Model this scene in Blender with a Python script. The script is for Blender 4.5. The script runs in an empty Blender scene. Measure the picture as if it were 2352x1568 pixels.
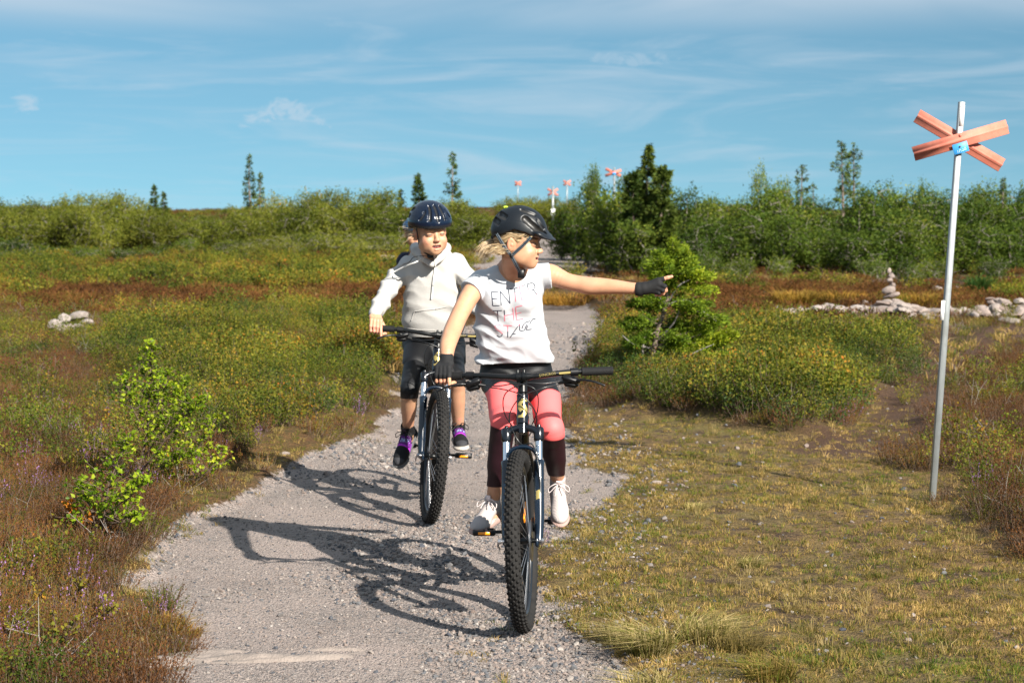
import bpy, math, random
import numpy as np
from math import sin, cos, pi, radians, sqrt, atan2
from mathutils import Vector, Matrix, Euler

# ------------------------------------------------------------------ camera, world, sun, exposure
SC = bpy.context.scene
COL = SC.collection
CAMZ = 1.61
PITCH = radians(3.83)
FPX = 4573.0                       # focal length in units of a 2352 px wide picture
cam_d = bpy.data.cameras.new('camera'); cam = bpy.data.objects.new('camera', cam_d); COL.objects.link(cam)
cam.location = (0, 0, CAMZ); cam.rotation_euler = (pi/2 - PITCH, 0, 0)
cam_d.sensor_width = 36; cam_d.lens = 36*FPX/2352
cam_d.clip_start = 0.1; cam_d.clip_end = 6000
cam_d.dof.use_dof = True; cam_d.dof.focus_distance = 8.1; cam_d.dof.aperture_fstop = 7.0
SC.camera = cam
SUN_DIR = Vector((0.98, -1.40, 1.02)).normalized()      # towards the sun
SUN_ELEV = math.asin(SUN_DIR.z); SUN_AZ = atan2(SUN_DIR.x, SUN_DIR.y)
world = bpy.data.worlds.new("World"); SC.world = world; world.use_nodes = True
def build_world():
    nt = world.node_tree; nt.nodes.clear()
    N = nt.nodes.new; L = nt.links.new
    out = N('ShaderNodeOutputWorld'); bg = N('ShaderNodeBackground'); bg.inputs[1].default_value = 0.052
    sky = N('ShaderNodeTexSky'); sky.sky_type = 'NISHITA'; sky.sun_disc = False
    sky.sun_elevation = SUN_ELEV; sky.sun_rotation = SUN_AZ; sky.altitude = 600
    sky.air_density = 1.0; sky.dust_density = 0.3; sky.ozone_density = 1.6
    tc = N('ShaderNodeTexCoord')
    add = N('ShaderNodeVectorMath'); add.operation = 'ADD'; add.inputs[1].default_value = (0, 0, 0.13)
    nrm = N('ShaderNodeVectorMath'); nrm.operation = 'NORMALIZE'
    L(tc.outputs['Generated'], add.inputs[0]); L(add.outputs[0], nrm.inputs[0]); L(nrm.outputs[0], sky.inputs[0])
    tint = N('ShaderNodeMix'); tint.data_type = 'RGBA'; tint.blend_type = 'MULTIPLY'; tint.inputs[0].default_value = 1
    L(sky.outputs[0], tint.inputs[6]); tint.inputs[7].default_value = (0.66, 0.93, 0.90, 1)
    # thin high cloud veils, drawn by direction on a flat layer
    sep = N('ShaderNodeSeparateXYZ'); L(tc.outputs['Generated'], sep.inputs[0])
    def math_(op, a, b=None, clamp=False):
        m = N('ShaderNodeMath'); m.operation = op; m.use_clamp = clamp
        for i, v in enumerate((a, b)):
            if v is None: continue
            if isinstance(v, (int, float)): m.inputs[i].default_value = v
            else: L(v, m.inputs[i])
        return m.outputs[0]
    az = math_('ARCTAN2', sep.outputs[0], sep.outputs[1])
    el = sep.outputs[2]
    def noise(su, sv, det, rough, off=0.0, dist=0.0):
        cb = N('ShaderNodeCombineXYZ'); L(math_('MULTIPLY', az, su), cb.inputs[0]); L(math_('MULTIPLY', el, sv), cb.inputs[1]); cb.inputs[2].default_value = off
        n = N('ShaderNodeTexNoise'); n.inputs['Scale'].default_value = 1; n.inputs['Detail'].default_value = det
        n.inputs['Roughness'].default_value = rough; n.inputs['Distortion'].default_value = dist
        L(cb.outputs[0], n.inputs['Vector']); return n.outputs[0]
    def smooth(v, a, b, lo=0.0, hi=1.0):
        m = N('ShaderNodeMapRange'); m.interpolation_type = 'SMOOTHSTEP'
        L(v, m.inputs[0]); m.inputs[1].default_value = a; m.inputs[2].default_value = b; m.inputs[3].default_value = lo; m.inputs[4].default_value = hi
        return m.outputs[0]
    veil = smooth(noise(7, 55, 5, 0.6, 1.3, 1.2), 0.42, 0.78, 0, 0.42)
    streak = smooth(noise(5, 110, 4, 0.55, 7.7, 0.8), 0.52, 0.82, 0, 0.16)
    hi_bank = math_('MULTIPLY', smooth(el, 0.080, 0.106), smooth(noise(4, 24, 4, 0.5, 4.1, 0.5), 0.22, 0.60, 0.15, 0.85))
    base = math_('MAXIMUM', math_('ADD', veil, streak), hi_bank)
    def puff(a0, e0, ra, re, off, amt, sl=0.0):
        da = math_('SUBTRACT', az, a0); de = math_('ADD', math_('SUBTRACT', el, e0), math_('MULTIPLY', math_('ABSOLUTE', da), sl))
        q = math_('ADD', math_('POWER', math_('MULTIPLY', da, 1/ra), 2), math_('POWER', math_('MULTIPLY', de, 1/re), 2))
        f = smooth(math_('ADD', q, math_('MULTIPLY', math_('SUBTRACT', noise(70, 130, 5, 0.65, off, 1.5), 0.5), 6.5)), 1.6, -0.3)
        return math_('MULTIPLY', f, amt)
    base = math_('MAXIMUM', base, puff(-0.112, 0.0500, 0.019, 0.0048, 2.0, 0.50, 0.36))
    base = math_('MAXIMUM', base, puff(-0.238, 0.0505, 0.0060, 0.0048, 5.0, 0.50))
    base = math_('MAXIMUM', base, puff(0.058, 0.0735, 0.024, 0.0032, 9.0, 0.35))
    mix = N('ShaderNodeMix'); mix.data_type = 'RGBA'
    L(base, mix.inputs[0]); L(tint.outputs[2], mix.inputs[6]); mix.inputs[7].default_value = (5.2, 6.1, 7.0, 1)
    L(mix.outputs[2], bg.inputs[0]); L(bg.outputs[0], out.inputs[0])
build_world()
sun_d = bpy.data.lights.new('sun', 'SUN'); sun_d.energy = 5.0; sun_d.angle = radians(0.55); sun_d.color = (1.0, 0.94, 0.84)
sun = bpy.data.objects.new('sun', sun_d); COL.objects.link(sun)
sun.rotation_euler = SUN_DIR.to_track_quat('Z', 'Y').to_euler(); sun.location = (4, -6, 8)
SC.view_settings.view_transform = 'Standard'; SC.view_settings.look = 'None'
SC.view_settings.exposure = 1.15; SC.view_settings.gamma = 1.0; SC.view_settings.use_curve_mapping = False
SC.render.engine = 'CYCLES'
cy = SC.cycles
cy.max_bounces = 6; cy.diffuse_bounces = 3; cy.glossy_bounces = 3; cy.transmission_bounces = 3; cy.transparent_max_bounces = 6
cy.caustics_reflective = False; cy.caustics_refractive = False; cy.use_denoising = True
cy.sample_clamp_indirect = 4

# ------------------------------------------------------------------ picture plane -> place
_f = Vector((0, cos(PITCH), -sin(PITCH))); _u = Vector((0, sin(PITCH), cos(PITCH)))
def ray(px, py):
    return (_f*FPX + Vector((1, 0, 0))*(px-1176) - _u*(py-784)).normalized()
def P(px, py, Y):
    d = ray(px, py); return Vector((0, 0, CAMZ)) + d*(Y/d.y)

# ------------------------------------------------------------------ numpy noise
def _h(ix, iy, s):
    v = np.sin(ix*127.1 + iy*311.7 + s*74.7)*43758.5453
    return v - np.floor(v)
def vnoise(x, y, s=0):
    x = np.asarray(x, float); y = np.asarray(y, float)
    ix = np.floor(x); iy = np.floor(y); fx = x-ix; fy = y-iy
    fx = fx*fx*(3-2*fx); fy = fy*fy*(3-2*fy)
    a = _h(ix, iy, s); b = _h(ix+1, iy, s); c = _h(ix, iy+1, s); d = _h(ix+1, iy+1, s)
    return (a*(1-fx)+b*fx)*(1-fy) + (c*(1-fx)+d*fx)*fy - 0.5
def fbm(x, y, o=3, s=0):
    r = 0; a = 1.0
    for i in range(o):
        r = r + a*vnoise(x*2**i+17*i, y*2**i-9*i, s+i); a *= 0.5
    return r
def sstep(a, b, v):
    t = np.clip((v-a)/(b-a), 0, 1); return t*t*(3-2*t)

# ------------------------------------------------------------------ terrain
_py = np.array([-3000, 50, 62, 75, 90, 105, 120, 135, 150, 170, 195, 300, 800, 3200.])
_pz = np.array([0, 0, .05, .14, .24, .45, .85, 1.15, 1.32, 1.28, .7, -6, -25, -60.])
_fy = np.arange(-20, 400, 1.0); _fz = np.interp(_fy, _py, _pz); _k = np.ones(11)/11; _fz2 = np.convolve(np.pad(_fz, 5, 'edge'), _k, 'valid')
def prof(y):
    return np.where(y < 390, np.interp(y, _fy, _fz2), np.interp(y, _py, _pz))
def flat(px, py, z=0.0):
    d = ray(px, py); t = (z-CAMZ)/d.z; return (d.x*t, d.y*t)
def poly(pts, z=0.0): return np.array([flat(a, b, z) for a, b in pts])
def polysd(x, y, pg):
    x = np.asarray(x, float); y = np.asarray(y, float)
    d2 = np.full(x.shape, 1e9); inside = np.zeros(x.shape, bool); n = len(pg)
    for i in range(n):
        ax, ay = pg[i]; bx, by = pg[(i+1) % n]; ex, ey = bx-ax, by-ay
        t = np.clip(((x-ax)*ex+(y-ay)*ey)/(ex*ex+ey*ey+1e-12), 0, 1)
        d2 = np.minimum(d2, (x-ax-t*ex)**2+(y-ay-t*ey)**2)
        c = ((ay > y) != (by > y)); xi = ax + (y-ay)*ex/(ey if abs(ey) > 1e-9 else 1e-9)
        inside ^= c & (x < xi)
    return np.where(inside, -1, 1)*np.sqrt(d2)
PATH = poly([(330, 1900), (400, 1568), (352, 1400), (345, 1290), (425, 1190), (520, 1148), (640, 1085), (730, 1040), (840, 1000), (905, 945), (940, 870), (980, 800), (1090, 745), (1180, 712), (1262, 706), (1335, 710), (1392, 722), (1402, 760), (1350, 830), (1310, 900), (1296, 990), (1345, 1050), (1415, 1095), (1390, 1140), (1310, 1200), (1250, 1300), (1240, 1380), (1335, 1460), (1425, 1568), (1500, 1900)])
PATH2 = poly([(1060, 640), (1050, 600), (1080, 572), (1100, 553), (1285, 553), (1300, 564), (1350, 578), (1440, 590), (1440, 604), (1340, 604), (1330, 634), (1230, 655), (1180, 660)], 0.05)
LOWG_ = poly([(1040, 690), (1040, 570), (1330, 560), (1470, 590), (1470, 670)])
GRASS = poly([(1150, 1500), (1230, 1150), (1300, 880), (1345, 905), (1400, 945), (1560, 970), (1700, 990), (1860, 1010), (1960, 960), (2010, 905), (2065, 890), (2100, 1000), (2085, 1085), (2180, 1095), (2215, 1170), (2260, 1240), (2352, 1290), (2600, 1330), (2900, 1900), (1400, 1900)])
DIRT = poly([(2120, 790), (2352, 745), (2500, 760), (2352, 800), (2230, 880), (2190, 960), (2130, 1010), (2020, 1060), (1880, 1050), (1850, 1005), (1970, 990), (2060, 880)])
DIRT2 = poly([(1330, 640), (1560, 628), (1800, 620), (2000, 625), (2500, 640), (2500, 668), (2000, 668), (1700, 655), (1560, 662), (1380, 660)])
LMASS = poly([(520, 1050), (640, 1030), (800, 985), (870, 910), (900, 850), (880, 770), (640, 735), (420, 745), (240, 810), (240, 870), (380, 950)])
RMASS = poly([(1385, 880), (1480, 950), (1640, 980), (1860, 1000), (2010, 890), (2130, 820), (2110, 805), (1900, 815), (1700, 805), (1600, 790), (1450, 770), (1400, 810)])
STONES = poly([(1770, 712), (2040, 716), (2120, 712), (2600, 712), (2600, 765), (2300, 768), (2040, 785), (1760, 785)])
LFRINGE = poly([(300, 1568), (250, 1400), (330, 1260), (450, 1140), (560, 1060), (700, 1010), (830, 960), (880, 880), (940, 830), (960, 860), (900, 960), (860, 1010), (620, 1110), (450, 1200), (370, 1300), (380, 1400), (440, 1568)])
BANK = poly([(1060, 712), (1250, 704), (1345, 709), (1420, 722), (1440, 690), (1300, 676), (1060, 676)])
def masks(x, y):
    n = fbm(x*2.1, y*1.3, 3, 3)*0.30; n2 = fbm(x*7, y*5, 2, 9)*0.12
    far = np.clip(np.asarray(y)/12, 1, 6)
    m = {}
    m['path'] = np.maximum(1-sstep(-.07, .10, (polysd(x, y, PATH)+n*.6+n2*1.3)/far**.5), 1-sstep(-1.2, 1.2, polysd(x, y, PATH2)+n*6))
    m['grass'] = 1-sstep(-.15, .15, polysd(x, y, GRASS)+n)
    m['dirt'] = np.maximum(1-sstep(-.15, .2, polysd(x, y, DIRT)+n), np.maximum(1-sstep(-1.2, 1.2, polysd(x, y, DIRT2)+n*7), .92*(1-sstep(-.5, .8, polysd(x, y, STONES)+n))))
    m['lmass'] = 1-sstep(-.2, .3, polysd(x, y, LMASS)+n*1.5)
    m['rmass'] = 1-sstep(-.2, .3, polysd(x, y, RMASS)+n*1.5)
    m['fringe'] = 1-sstep(-.10, .15, polysd(x, y, LFRINGE)+n*.5)
    m['bank'] = 1-sstep(-.5, .5, polysd(x, y, BANK))
    m['path'] = m['path']*(1-m['bank'])
    m['low'] = 1-sstep(-1, 1, polysd(x, y, LOWG_))
    return m
def H(x, y, mk=None):
    x = np.asarray(x, float); y = np.asarray(y, float)
    if mk is None: mk = masks(x, y)
    soft = (1-mk['path'])*(1-mk['grass']*.75)
    z = prof(y) + soft*(fbm(x*.9, y*.7, 3, 21)*.10 + .035*sstep(6, 12, y)) + soft*np.clip((y-30)/60, 0, 1)*fbm(x*.11, y*.06, 2, 5)*.8*sstep(300, 120, y)
    z = z + mk['lmass']*.10*sstep(0, 1, mk['lmass']) + mk['rmass']*.08 + mk['bank']*.22
    z = z + mk['path']*(-.015 + fbm(x*1.6, y*1.1, 2, 2)*.02)
    z = z + np.clip((np.abs(x)-y*.22-1)/40, 0, 1)*0.0
    return z
def Hs(x, y): return float(H(np.array([x]), np.array([y]))[0])
def G(px, py):
    d = ray(px, py); t = np.geomspace(5, 260, 3000); X = d.x*t; Y = d.y*t; Z = CAMZ+d.z*t; h = H(X, Y); k = np.argmax(Z <= h)
    if Z[k] > h[k]: k = len(t)-1
    return float(X[k]), float(Y[k]), float(h[k])

# ------------------------------------------------------------------ materials
class NT:
    def __init__(s, name):
        s.m = bpy.data.materials.new(name); s.m.use_nodes = True; s.t = s.m.node_tree; s.t.nodes.clear()
        s.out = s.n('ShaderNodeOutputMaterial')
    def n(s, k, **kw):
        q = s.t.nodes.new(k)
        for a, b in kw.items(): setattr(q, a, b)
        return q
    def put(s, sock, v):
        if v is None: return
        if isinstance(v, bpy.types.NodeSocket): s.t.links.new(v, sock)
        elif isinstance(v, (tuple, list)) and len(v) == 3 and sock.type == 'RGBA': sock.default_value = (*v, 1)
        else: sock.default_value = v
    def pbsdf(s, col, rough=.6, metal=0., spec=.5, normal=None, **kw):
        b = s.n('ShaderNodeBsdfPrincipled'); s.put(b.inputs['Base Color'], col); s.put(b.inputs['Roughness'], rough)
        s.put(b.inputs['Metallic'], metal); s.put(b.inputs['Specular IOR Level'], spec); s.put(b.inputs['Normal'], normal)
        for k, v in kw.items(): s.put(b.inputs[k], v)
        return b.outputs[0]
    def noise(s, scale, det=3, rough=.55, vec=None, dist=0.):
        q = s.n('ShaderNodeTexNoise'); s.put(q.inputs['Scale'], scale); s.put(q.inputs['Detail'], det); s.put(q.inputs['Roughness'], rough); s.put(q.inputs['Distortion'], dist)
        s.put(q.inputs['Vector'], vec if vec is not None else s.pos()); return q.outputs[0]
    def pos(s):
        if not hasattr(s, '_p'): s._p = s.n('ShaderNodeNewGeometry').outputs['Position']
        return s._p
    def objco(s):
        if not hasattr(s, '_o'): s._o = s.n('ShaderNodeTexCoord').outputs['Object']
        return s._o
    def vor(s, scale, vec=None, feat='F1', out='Distance'):
        q = s.n('ShaderNodeTexVoronoi'); q.feature = feat; s.put(q.inputs['Scale'], scale); s.put(q.inputs['Vector'], vec if vec is not None else s.pos()); return q.outputs[out]
    def ramp(s, v, stops, interp='LINEAR'):
        q = s.n('ShaderNodeValToRGB'); s.put(q.inputs[0], v); q.color_ramp.interpolation = interp
        e = q.color_ramp.elements
        while len(e) < len(stops): e.new(.5)
        for i, (p, c) in enumerate(stops): e[i].position = p; e[i].color = (*c, 1) if len(c) == 3 else c
        return q.outputs[0]
    def mix(s, f, a, b, mode='MIX'):
        q = s.n('ShaderNodeMix'); q.data_type = 'RGBA'; q.blend_type = mode; s.put(q.inputs[0], f); s.put(q.inputs[6], a); s.put(q.inputs[7], b); return q.outputs[2]
    def ma(s, op, a, b=None, clamp=False):
        q = s.n('ShaderNodeMath'); q.operation = op; q.use_clamp = clamp; s.put(q.inputs[0], a); s.put(q.inputs[1], b); return q.outputs[0]
    def attr(s, name, kind='GEOMETRY', out='Fac'):
        q = s.n('ShaderNodeAttribute'); q.attribute_name = name; q.attribute_type = kind; return q.outputs[out]
    def rnd(s): return s.n('ShaderNodeObjectInfo').outputs['Random']
    def bump(s, h, dist=.01, strength=1., normal=None):
        q = s.n('ShaderNodeBump'); s.put(q.inputs['Height'], h); q.inputs['Distance'].default_value = dist; q.inputs['Strength'].default_value = strength; s.put(q.inputs['Normal'], normal); return q.outputs[0]
    def vscale(s, v, sc):
        q = s.n('ShaderNodeMapping'); s.put(q.inputs[0], v); q.inputs['Scale'].default_value = sc; return q.outputs[0]
    def end(s, sh): s.t.links.new(sh, s.out.inputs[0]); return s.m
def simple(name, col, rough=.5, metal=0., spec=.5, var=.0, vscale=30, bump=0., bscale=200, **kw):
    t = NT(name); c = col
    if var:
        c = t.mix(t.noise(vscale, 4, vec=t.objco()), tuple(v*(1-var) for v in col), tuple(min(1, v*(1+var)) for v in col))
    nm = t.bump(t.noise(bscale, 2, vec=t.objco()), bump) if bump else None
    return t.end(t.pbsdf(c, rough, metal, spec, nm, **kw))
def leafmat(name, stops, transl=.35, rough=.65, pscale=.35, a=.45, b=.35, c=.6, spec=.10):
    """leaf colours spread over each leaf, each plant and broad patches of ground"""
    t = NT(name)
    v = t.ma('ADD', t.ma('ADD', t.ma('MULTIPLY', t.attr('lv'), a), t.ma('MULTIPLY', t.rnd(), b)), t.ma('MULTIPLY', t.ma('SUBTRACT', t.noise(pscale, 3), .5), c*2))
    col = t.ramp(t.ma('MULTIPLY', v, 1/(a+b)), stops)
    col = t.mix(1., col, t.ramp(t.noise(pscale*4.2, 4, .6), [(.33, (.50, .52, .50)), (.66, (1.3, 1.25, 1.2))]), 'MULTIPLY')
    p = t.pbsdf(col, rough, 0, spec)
    tr = t.n('ShaderNodeBsdfTranslucent'); t.put(tr.inputs[0], t.mix(1., col, (1.0, 1.1, .45), 'MULTIPLY'))
    m = t.n('ShaderNodeMixShader'); m.inputs[0].default_value = transl
    t.t.links.new(p, m.inputs[1]); t.t.links.new(tr.outputs[0], m.inputs[2])
    return t.end(m.outputs[0])

# ------------------------------------------------------------------ mesh building
class MB:
    def __init__(s): s.v = []; s.f3 = []; s.f4 = []; s.m3 = []; s.m4 = []; s.lv = []; s.n = 0
    def add(s, v, q=None, t=None, mat=0, lv=0.5):
        v = np.asarray(v, float).reshape(-1, 3)
        if q is not None and len(q): q = np.asarray(q, int).reshape(-1, 4); s.f4.append(q+s.n); s.m4.append(np.full(len(q), mat))
        if t is not None and len(t): t = np.asarray(t, int).reshape(-1, 3); s.f3.append(t+s.n); s.m3.append(np.full(len(t), mat))
        s.v.append(v); s.lv.append(np.broadcast_to(np.asarray(lv, float), (len(v),)).copy()); s.n += len(v); return s
    def tube(s, pts, rad, k=6, mat=0, caps=True, lv=.5, flat=None):
        pts = [Vector(p) for p in pts]; n = len(pts)
        if not hasattr(rad, '__len__'): rad = [rad]*n
        V = []; ref = None
        for i, p in enumerate(pts):
            t = (pts[min(i+1, n-1)]-pts[max(i-1, 0)]).normalized()
            if ref is None:
                ref = Vector((0, 0, 1)) if abs(t.z) < .9 else Vector((1, 0, 0))
            a = (ref - t*ref.dot(t)).normalized(); ref = a; b = t.cross(a)
            for j in range(k):
                an = 2*pi*j/k; V.append(p + a*(rad[i]*cos(an)*(flat or 1)) + b*(rad[i]*sin(an)))
        Q = [[i*k+j, i*k+(j+1) % k, (i+1)*k+(j+1) % k, (i+1)*k+j] for i in range(n-1) for j in range(k)]
        T = []
        if caps:
            V += V[:k]+V[(n-1)*k:n*k]; V.append(pts[0]); V.append(pts[-1]); q = n*k; c0 = q+2*k; c1 = c0+1
            T = [[c0, q+(j+1) % k, q+j] for j in range(k)] + [[c1, q+k+j, q+k+(j+1) % k] for j in range(k)]
        return s.add(V, Q, T, mat, lv)
    def box(s, c, sz, R=None, mat=0, bev=0.):
        c = Vector(c); hx, hy, hz = [q/2 for q in sz]
        if bev <= 0:
            V = [Vector((x, y, z)) for x in (-hx, hx) for y in (-hy, hy) for z in (-hz, hz)]
            Q = [[0, 1, 3, 2], [4, 6, 7, 5], [0, 4, 5, 1], [2, 3, 7, 6], [0, 2, 6, 4], [1, 5, 7, 3]]
            if R is not None: V = [R @ v for v in V]
            return s.add([v+c for v in V], Q, None, mat)
        bm = bmesh_box(hx, hy, hz, min(bev, hx*.9, hy*.9, hz*.9))
        V, Q, T = bm
        V = [Vector(v) for v in V]
        if R is not None: V = [R @ v for v in V]
        return s.add([v+c for v in V], Q, T, mat)
    def lathe(s, prof_, R=None, c=(0, 0, 0), k=24, mat=0):
        """profile of (radius, height) about the z axis"""
        c = Vector(c); V = []
        for r, h in prof_:
            for j in range(k):
                v = Vector((r*cos(2*pi*j/k), r*sin(2*pi*j/k), h)); V.append((R @ v if R is not None else v)+c)
        n = len(prof_)
        Q = [[i*k+j, i*k+(j+1) % k, (i+1)*k+(j+1) % k, (i+1)*k+j] for i in range(n-1) for j in range(k)]
        return s.add(V, Q, None, mat)
    def mesh(s, name, mats, smooth=False):
        V = np.concatenate(s.v) if s.v else np.zeros((0, 3))
        me = bpy.data.meshes.new(name)
        f3 = np.concatenate(s.f3) if s.f3 else np.zeros((0, 3), int); f4 = np.concatenate(s.f4) if s.f4 else np.zeros((0, 4), int)
        n3, n4 = len(f3), len(f4)
        me.vertices.add(len(V)); me.vertices.foreach_set('co', V.astype(np.float32).ravel())
        me.loops.add(n3*3+n4*4); me.loops.foreach_set('vertex_index', np.concatenate([f3.ravel(), f4.ravel()]).astype(np.int32))
        me.polygons.add(n3+n4)
        me.polygons.foreach_set('loop_start', np.concatenate([np.arange(n3)*3, n3*3+np.arange(n4)*4]).astype(np.int32))
        mi = np.concatenate([np.concatenate(s.m3) if s.m3 else np.zeros(0, int), np.concatenate(s.m4) if s.m4 else np.zeros(0, int)]).astype(np.int32)
        me.polygons.foreach_set('material_index', mi)
        if smooth: me.polygons.foreach_set('use_smooth', np.ones(n3+n4, bool))
        for m in (mats if isinstance(mats, (list, tuple)) else [mats]): me.materials.append(m)
        a = me.attributes.new('lv', 'FLOAT', 'POINT'); a.data.foreach_set('value', np.concatenate(s.lv).astype(np.float32))
        me.update(calc_edges=True); me.validate()
        return me
def crv(pts, n=8):
    pts = [Vector(p) for p in pts]; out = []
    for i in range(len(pts)-1):
        p0 = pts[max(i-1, 0)]; p1 = pts[i]; p2 = pts[i+1]; p3 = pts[min(i+2, len(pts)-1)]
        for k in range(n):
            t = k/n; out.append(.5*((2*p1)+(p2-p0)*t+(2*p0-5*p1+4*p2-p3)*t*t+(3*p1-p0-3*p2+p3)*t**3))
    out.append(pts[-1]); return out
import bmesh
def bmesh_box(hx, hy, hz, b):
    bm = bmesh.new(); bmesh.ops.create_cube(bm, size=2)
    for v in bm.verts: v.co = Vector((v.co.x*hx, v.co.y*hy, v.co.z*hz))
    bmesh.ops.bevel(bm, geom=list(bm.edges), offset=b, segments=1, affect='EDGES', profile=.5)
    bm.verts.index_update()
    V = [v.co[:] for v in bm.verts]; Q = [[v.index for v in f.verts] for f in bm.faces if len(f.verts) == 4]; T = [[v.index for v in f.verts] for f in bm.faces if len(f.verts) == 3]
    bm.free(); return V, Q, T
def tagged(o, label=None, cat=None, group=None, kind=None):
    if label: o['label'] = label
    if cat: o['category'] = cat
    if group: o['group'] = group
    if kind: o['kind'] = kind
    return o
def link(name, me, parent=None, loc=None, world_coords=False):
    o = bpy.data.objects.new(name, me); COL.objects.link(o)
    if parent is not None: o.parent = parent
    if loc is not None: o.location = loc
    return o
def empty(name, loc, rot=(0, 0, 0), **kw):
    o = bpy.data.objects.new(name, None); COL.objects.link(o); o.location = loc; o.rotation_euler = rot; o.empty_display_size = .1
    return tagged(o, **kw)
def dup(root, loc=None, rot=None, scale=None, parent=None):
    c = root.copy(); COL.objects.link(c)
    if parent is not None: c.parent = parent
    if loc is not None: c.location = loc
    if rot is not None: c.rotation_euler = rot
    if scale is not None: c.scale = scale if hasattr(scale, '__len__') else (scale,)*3
    for ch in list(root.children): dup(ch, parent=c)
    return c
# ------------------------------------------------------------------ the ground sheet
def build_ground():
    ys = [-3000, -1200, -400, -150, -60, -25, -10, -3, 0, 2, 3.5]
    y = 4.6
    while y < 60: ys.append(y); y += max(.05, y*.0085)
    while y < 300: ys.append(y); y += y*.03
    while y < 3200: ys.append(y); y += y*.25
    ys = np.array(ys)
    inner = np.linspace(-1, 1, 361); outer = np.array([1.08, 1.2, 1.45, 2, 3.5, 8, 20, 70, 250])
    s = np.concatenate([-outer[::-1], inner, outer])
    W = .36*np.maximum(ys, 5)+1.6
    X = s[None, :]*W[:, None]; X = np.clip(X, -3500, 3500); Y = np.broadcast_to(ys[:, None], X.shape)
    X = X + np.linspace(0, 1, X.shape[1])[None, :]*1e-3
    mk = masks(X, Y); Z = H(X, Y, mk)
    nr, nc = X.shape
    idx = np.arange(nr*nc).reshape(nr, nc)
    Q = np.stack([idx[:-1, :-1], idx[:-1, 1:], idx[1:, 1:], idx[1:, :-1]], -1).reshape(-1, 4)
    mb = MB(); mb.add(np.stack([X, Y, Z], -1).reshape(-1, 3), Q)
    t = NT('ground_soil')
    p = t.pos()
    path = t.attr('path'); grass = t.attr('grass'); dirt = t.attr('dirt'); shrub = t.attr('shrub')
    n1 = t.noise(.8, 5, .6, p); n2 = t.noise(5, 5, .65, p); n3 = t.noise(38, 4, .7, p); n4 = t.noise(140, 2, .6, p)
    heath = t.mix(t.ramp(n2, [(.35, (0, 0, 0)), (.65, (1, 1, 1))]), (.060, .030, .014), (.066, .058, .016))
    heath = t.mix(t.ramp(n3, [(.38, (0, 0, 0)), (.68, (1, 1, 1))]), heath, (.14, .072, .028))
    soil = t.mix(n2, (.034, .017, .010), (.085, .044, .024)); soil = t.mix(t.ramp(n4, [(.45, (0, 0, 0)), (.75, (1, 1, 1))]), soil, (.16, .09, .05))
    gr = t.mix(t.ramp(n1, [(.4, (0, 0, 0)), (.6, (1, 1, 1))]), (.165, .098, .036), (.135, .112, .032))
    gr = t.mix(t.ramp(n2, [(.42, (0, 0, 0)), (.6, (1, 1, 1))]), gr, (.060, .036, .020)); gr = t.mix(t.ramp(n3, [(.5, (0, 0, 0)), (.7, (1, 1, 1))]), gr, (.24, .16, .07))
    # compacted gravel: pinkish grey fines with many small stones
    v1 = t.vor(75, p, out='Color'); d1 = t.vor(75, p); v2 = t.vor(170, p, out='Color'); d2 = t.vor(170, p)
    sepc = t.n('ShaderNodeSeparateColor'); t.put(sepc.inputs[0], v1)
    sepd = t.n('ShaderNodeSeparateColor'); t.put(sepd.inputs[0], v2)
    gv = t.ramp(sepc.outputs[0], [(0, (.085, .075, .07)), (.25, (.20, .17, .155)), (.55, (.32, .265, .235)), (.8, (.23, .18, .16)), (1, (.42, .36, .32))])
    gv2 = t.ramp(sepd.outputs[0], [(0, (.12, .105, .10)), (.5, (.29, .245, .22)), (1, (.42, .36, .325))])
    gv = t.mix(t.ramp(n3, [(.4, (0, 0, 0)), (.6, (1, 1, 1))]), gv, gv2)
    gv = t.mix(t.ramp(t.noise(1.3, 4, .6, p), [(.42, (0, 0, 0)), (.62, (.75, .75, .75))]), gv, (.345, .28, .25))
    gv = t.mix(t.ramp(t.noise(2.2, 4, .6, t.vscale(p, (1, .6, 1))), [(.55, (0, 0, 0)), (.72, (.35, .35, .35))]), gv, (.17, .135, .115))
    col = t.mix(grass, heath, gr); col = t.mix(dirt, col, soil)
    edge = t.ma('ADD', path, t.ma('MULTIPLY', t.ma('SUBTRACT', n3, .5), 1.1)); pm = t.ramp(edge, [(.38, (0, 0, 0)), (.62, (1, 1, 1))])
    col = t.mix(pm, col, gv)
    hgt = t.ma('ADD', t.ma('MULTIPLY', d1, -.7), t.ma('MULTIPLY', d2, -.4)); hgt = t.ma('ADD', hgt, t.ma('MULTIPLY', n3, .8))
    b = t.bump(hgt, .016, 1.0); b = t.bump(n2, .02, .6, b)
    gm = t.end(t.pbsdf(col, .92, 0, .25, b))
    me = mb.mesh('ground', gm, smooth=True)
    for k in ('path', 'grass', 'dirt'):
        a = me.attributes.new(k, 'FLOAT', 'POINT'); a.data.foreach_set('value', mk[k].astype(np.float32).ravel())
    a = me.attributes.new('shrub', 'FLOAT', 'POINT'); a.data.foreach_set('value', np.maximum(mk['lmass'], mk['rmass']).astype(np.float32).ravel())
    tagged(link('ground', me), kind='structure')
build_ground()

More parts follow.
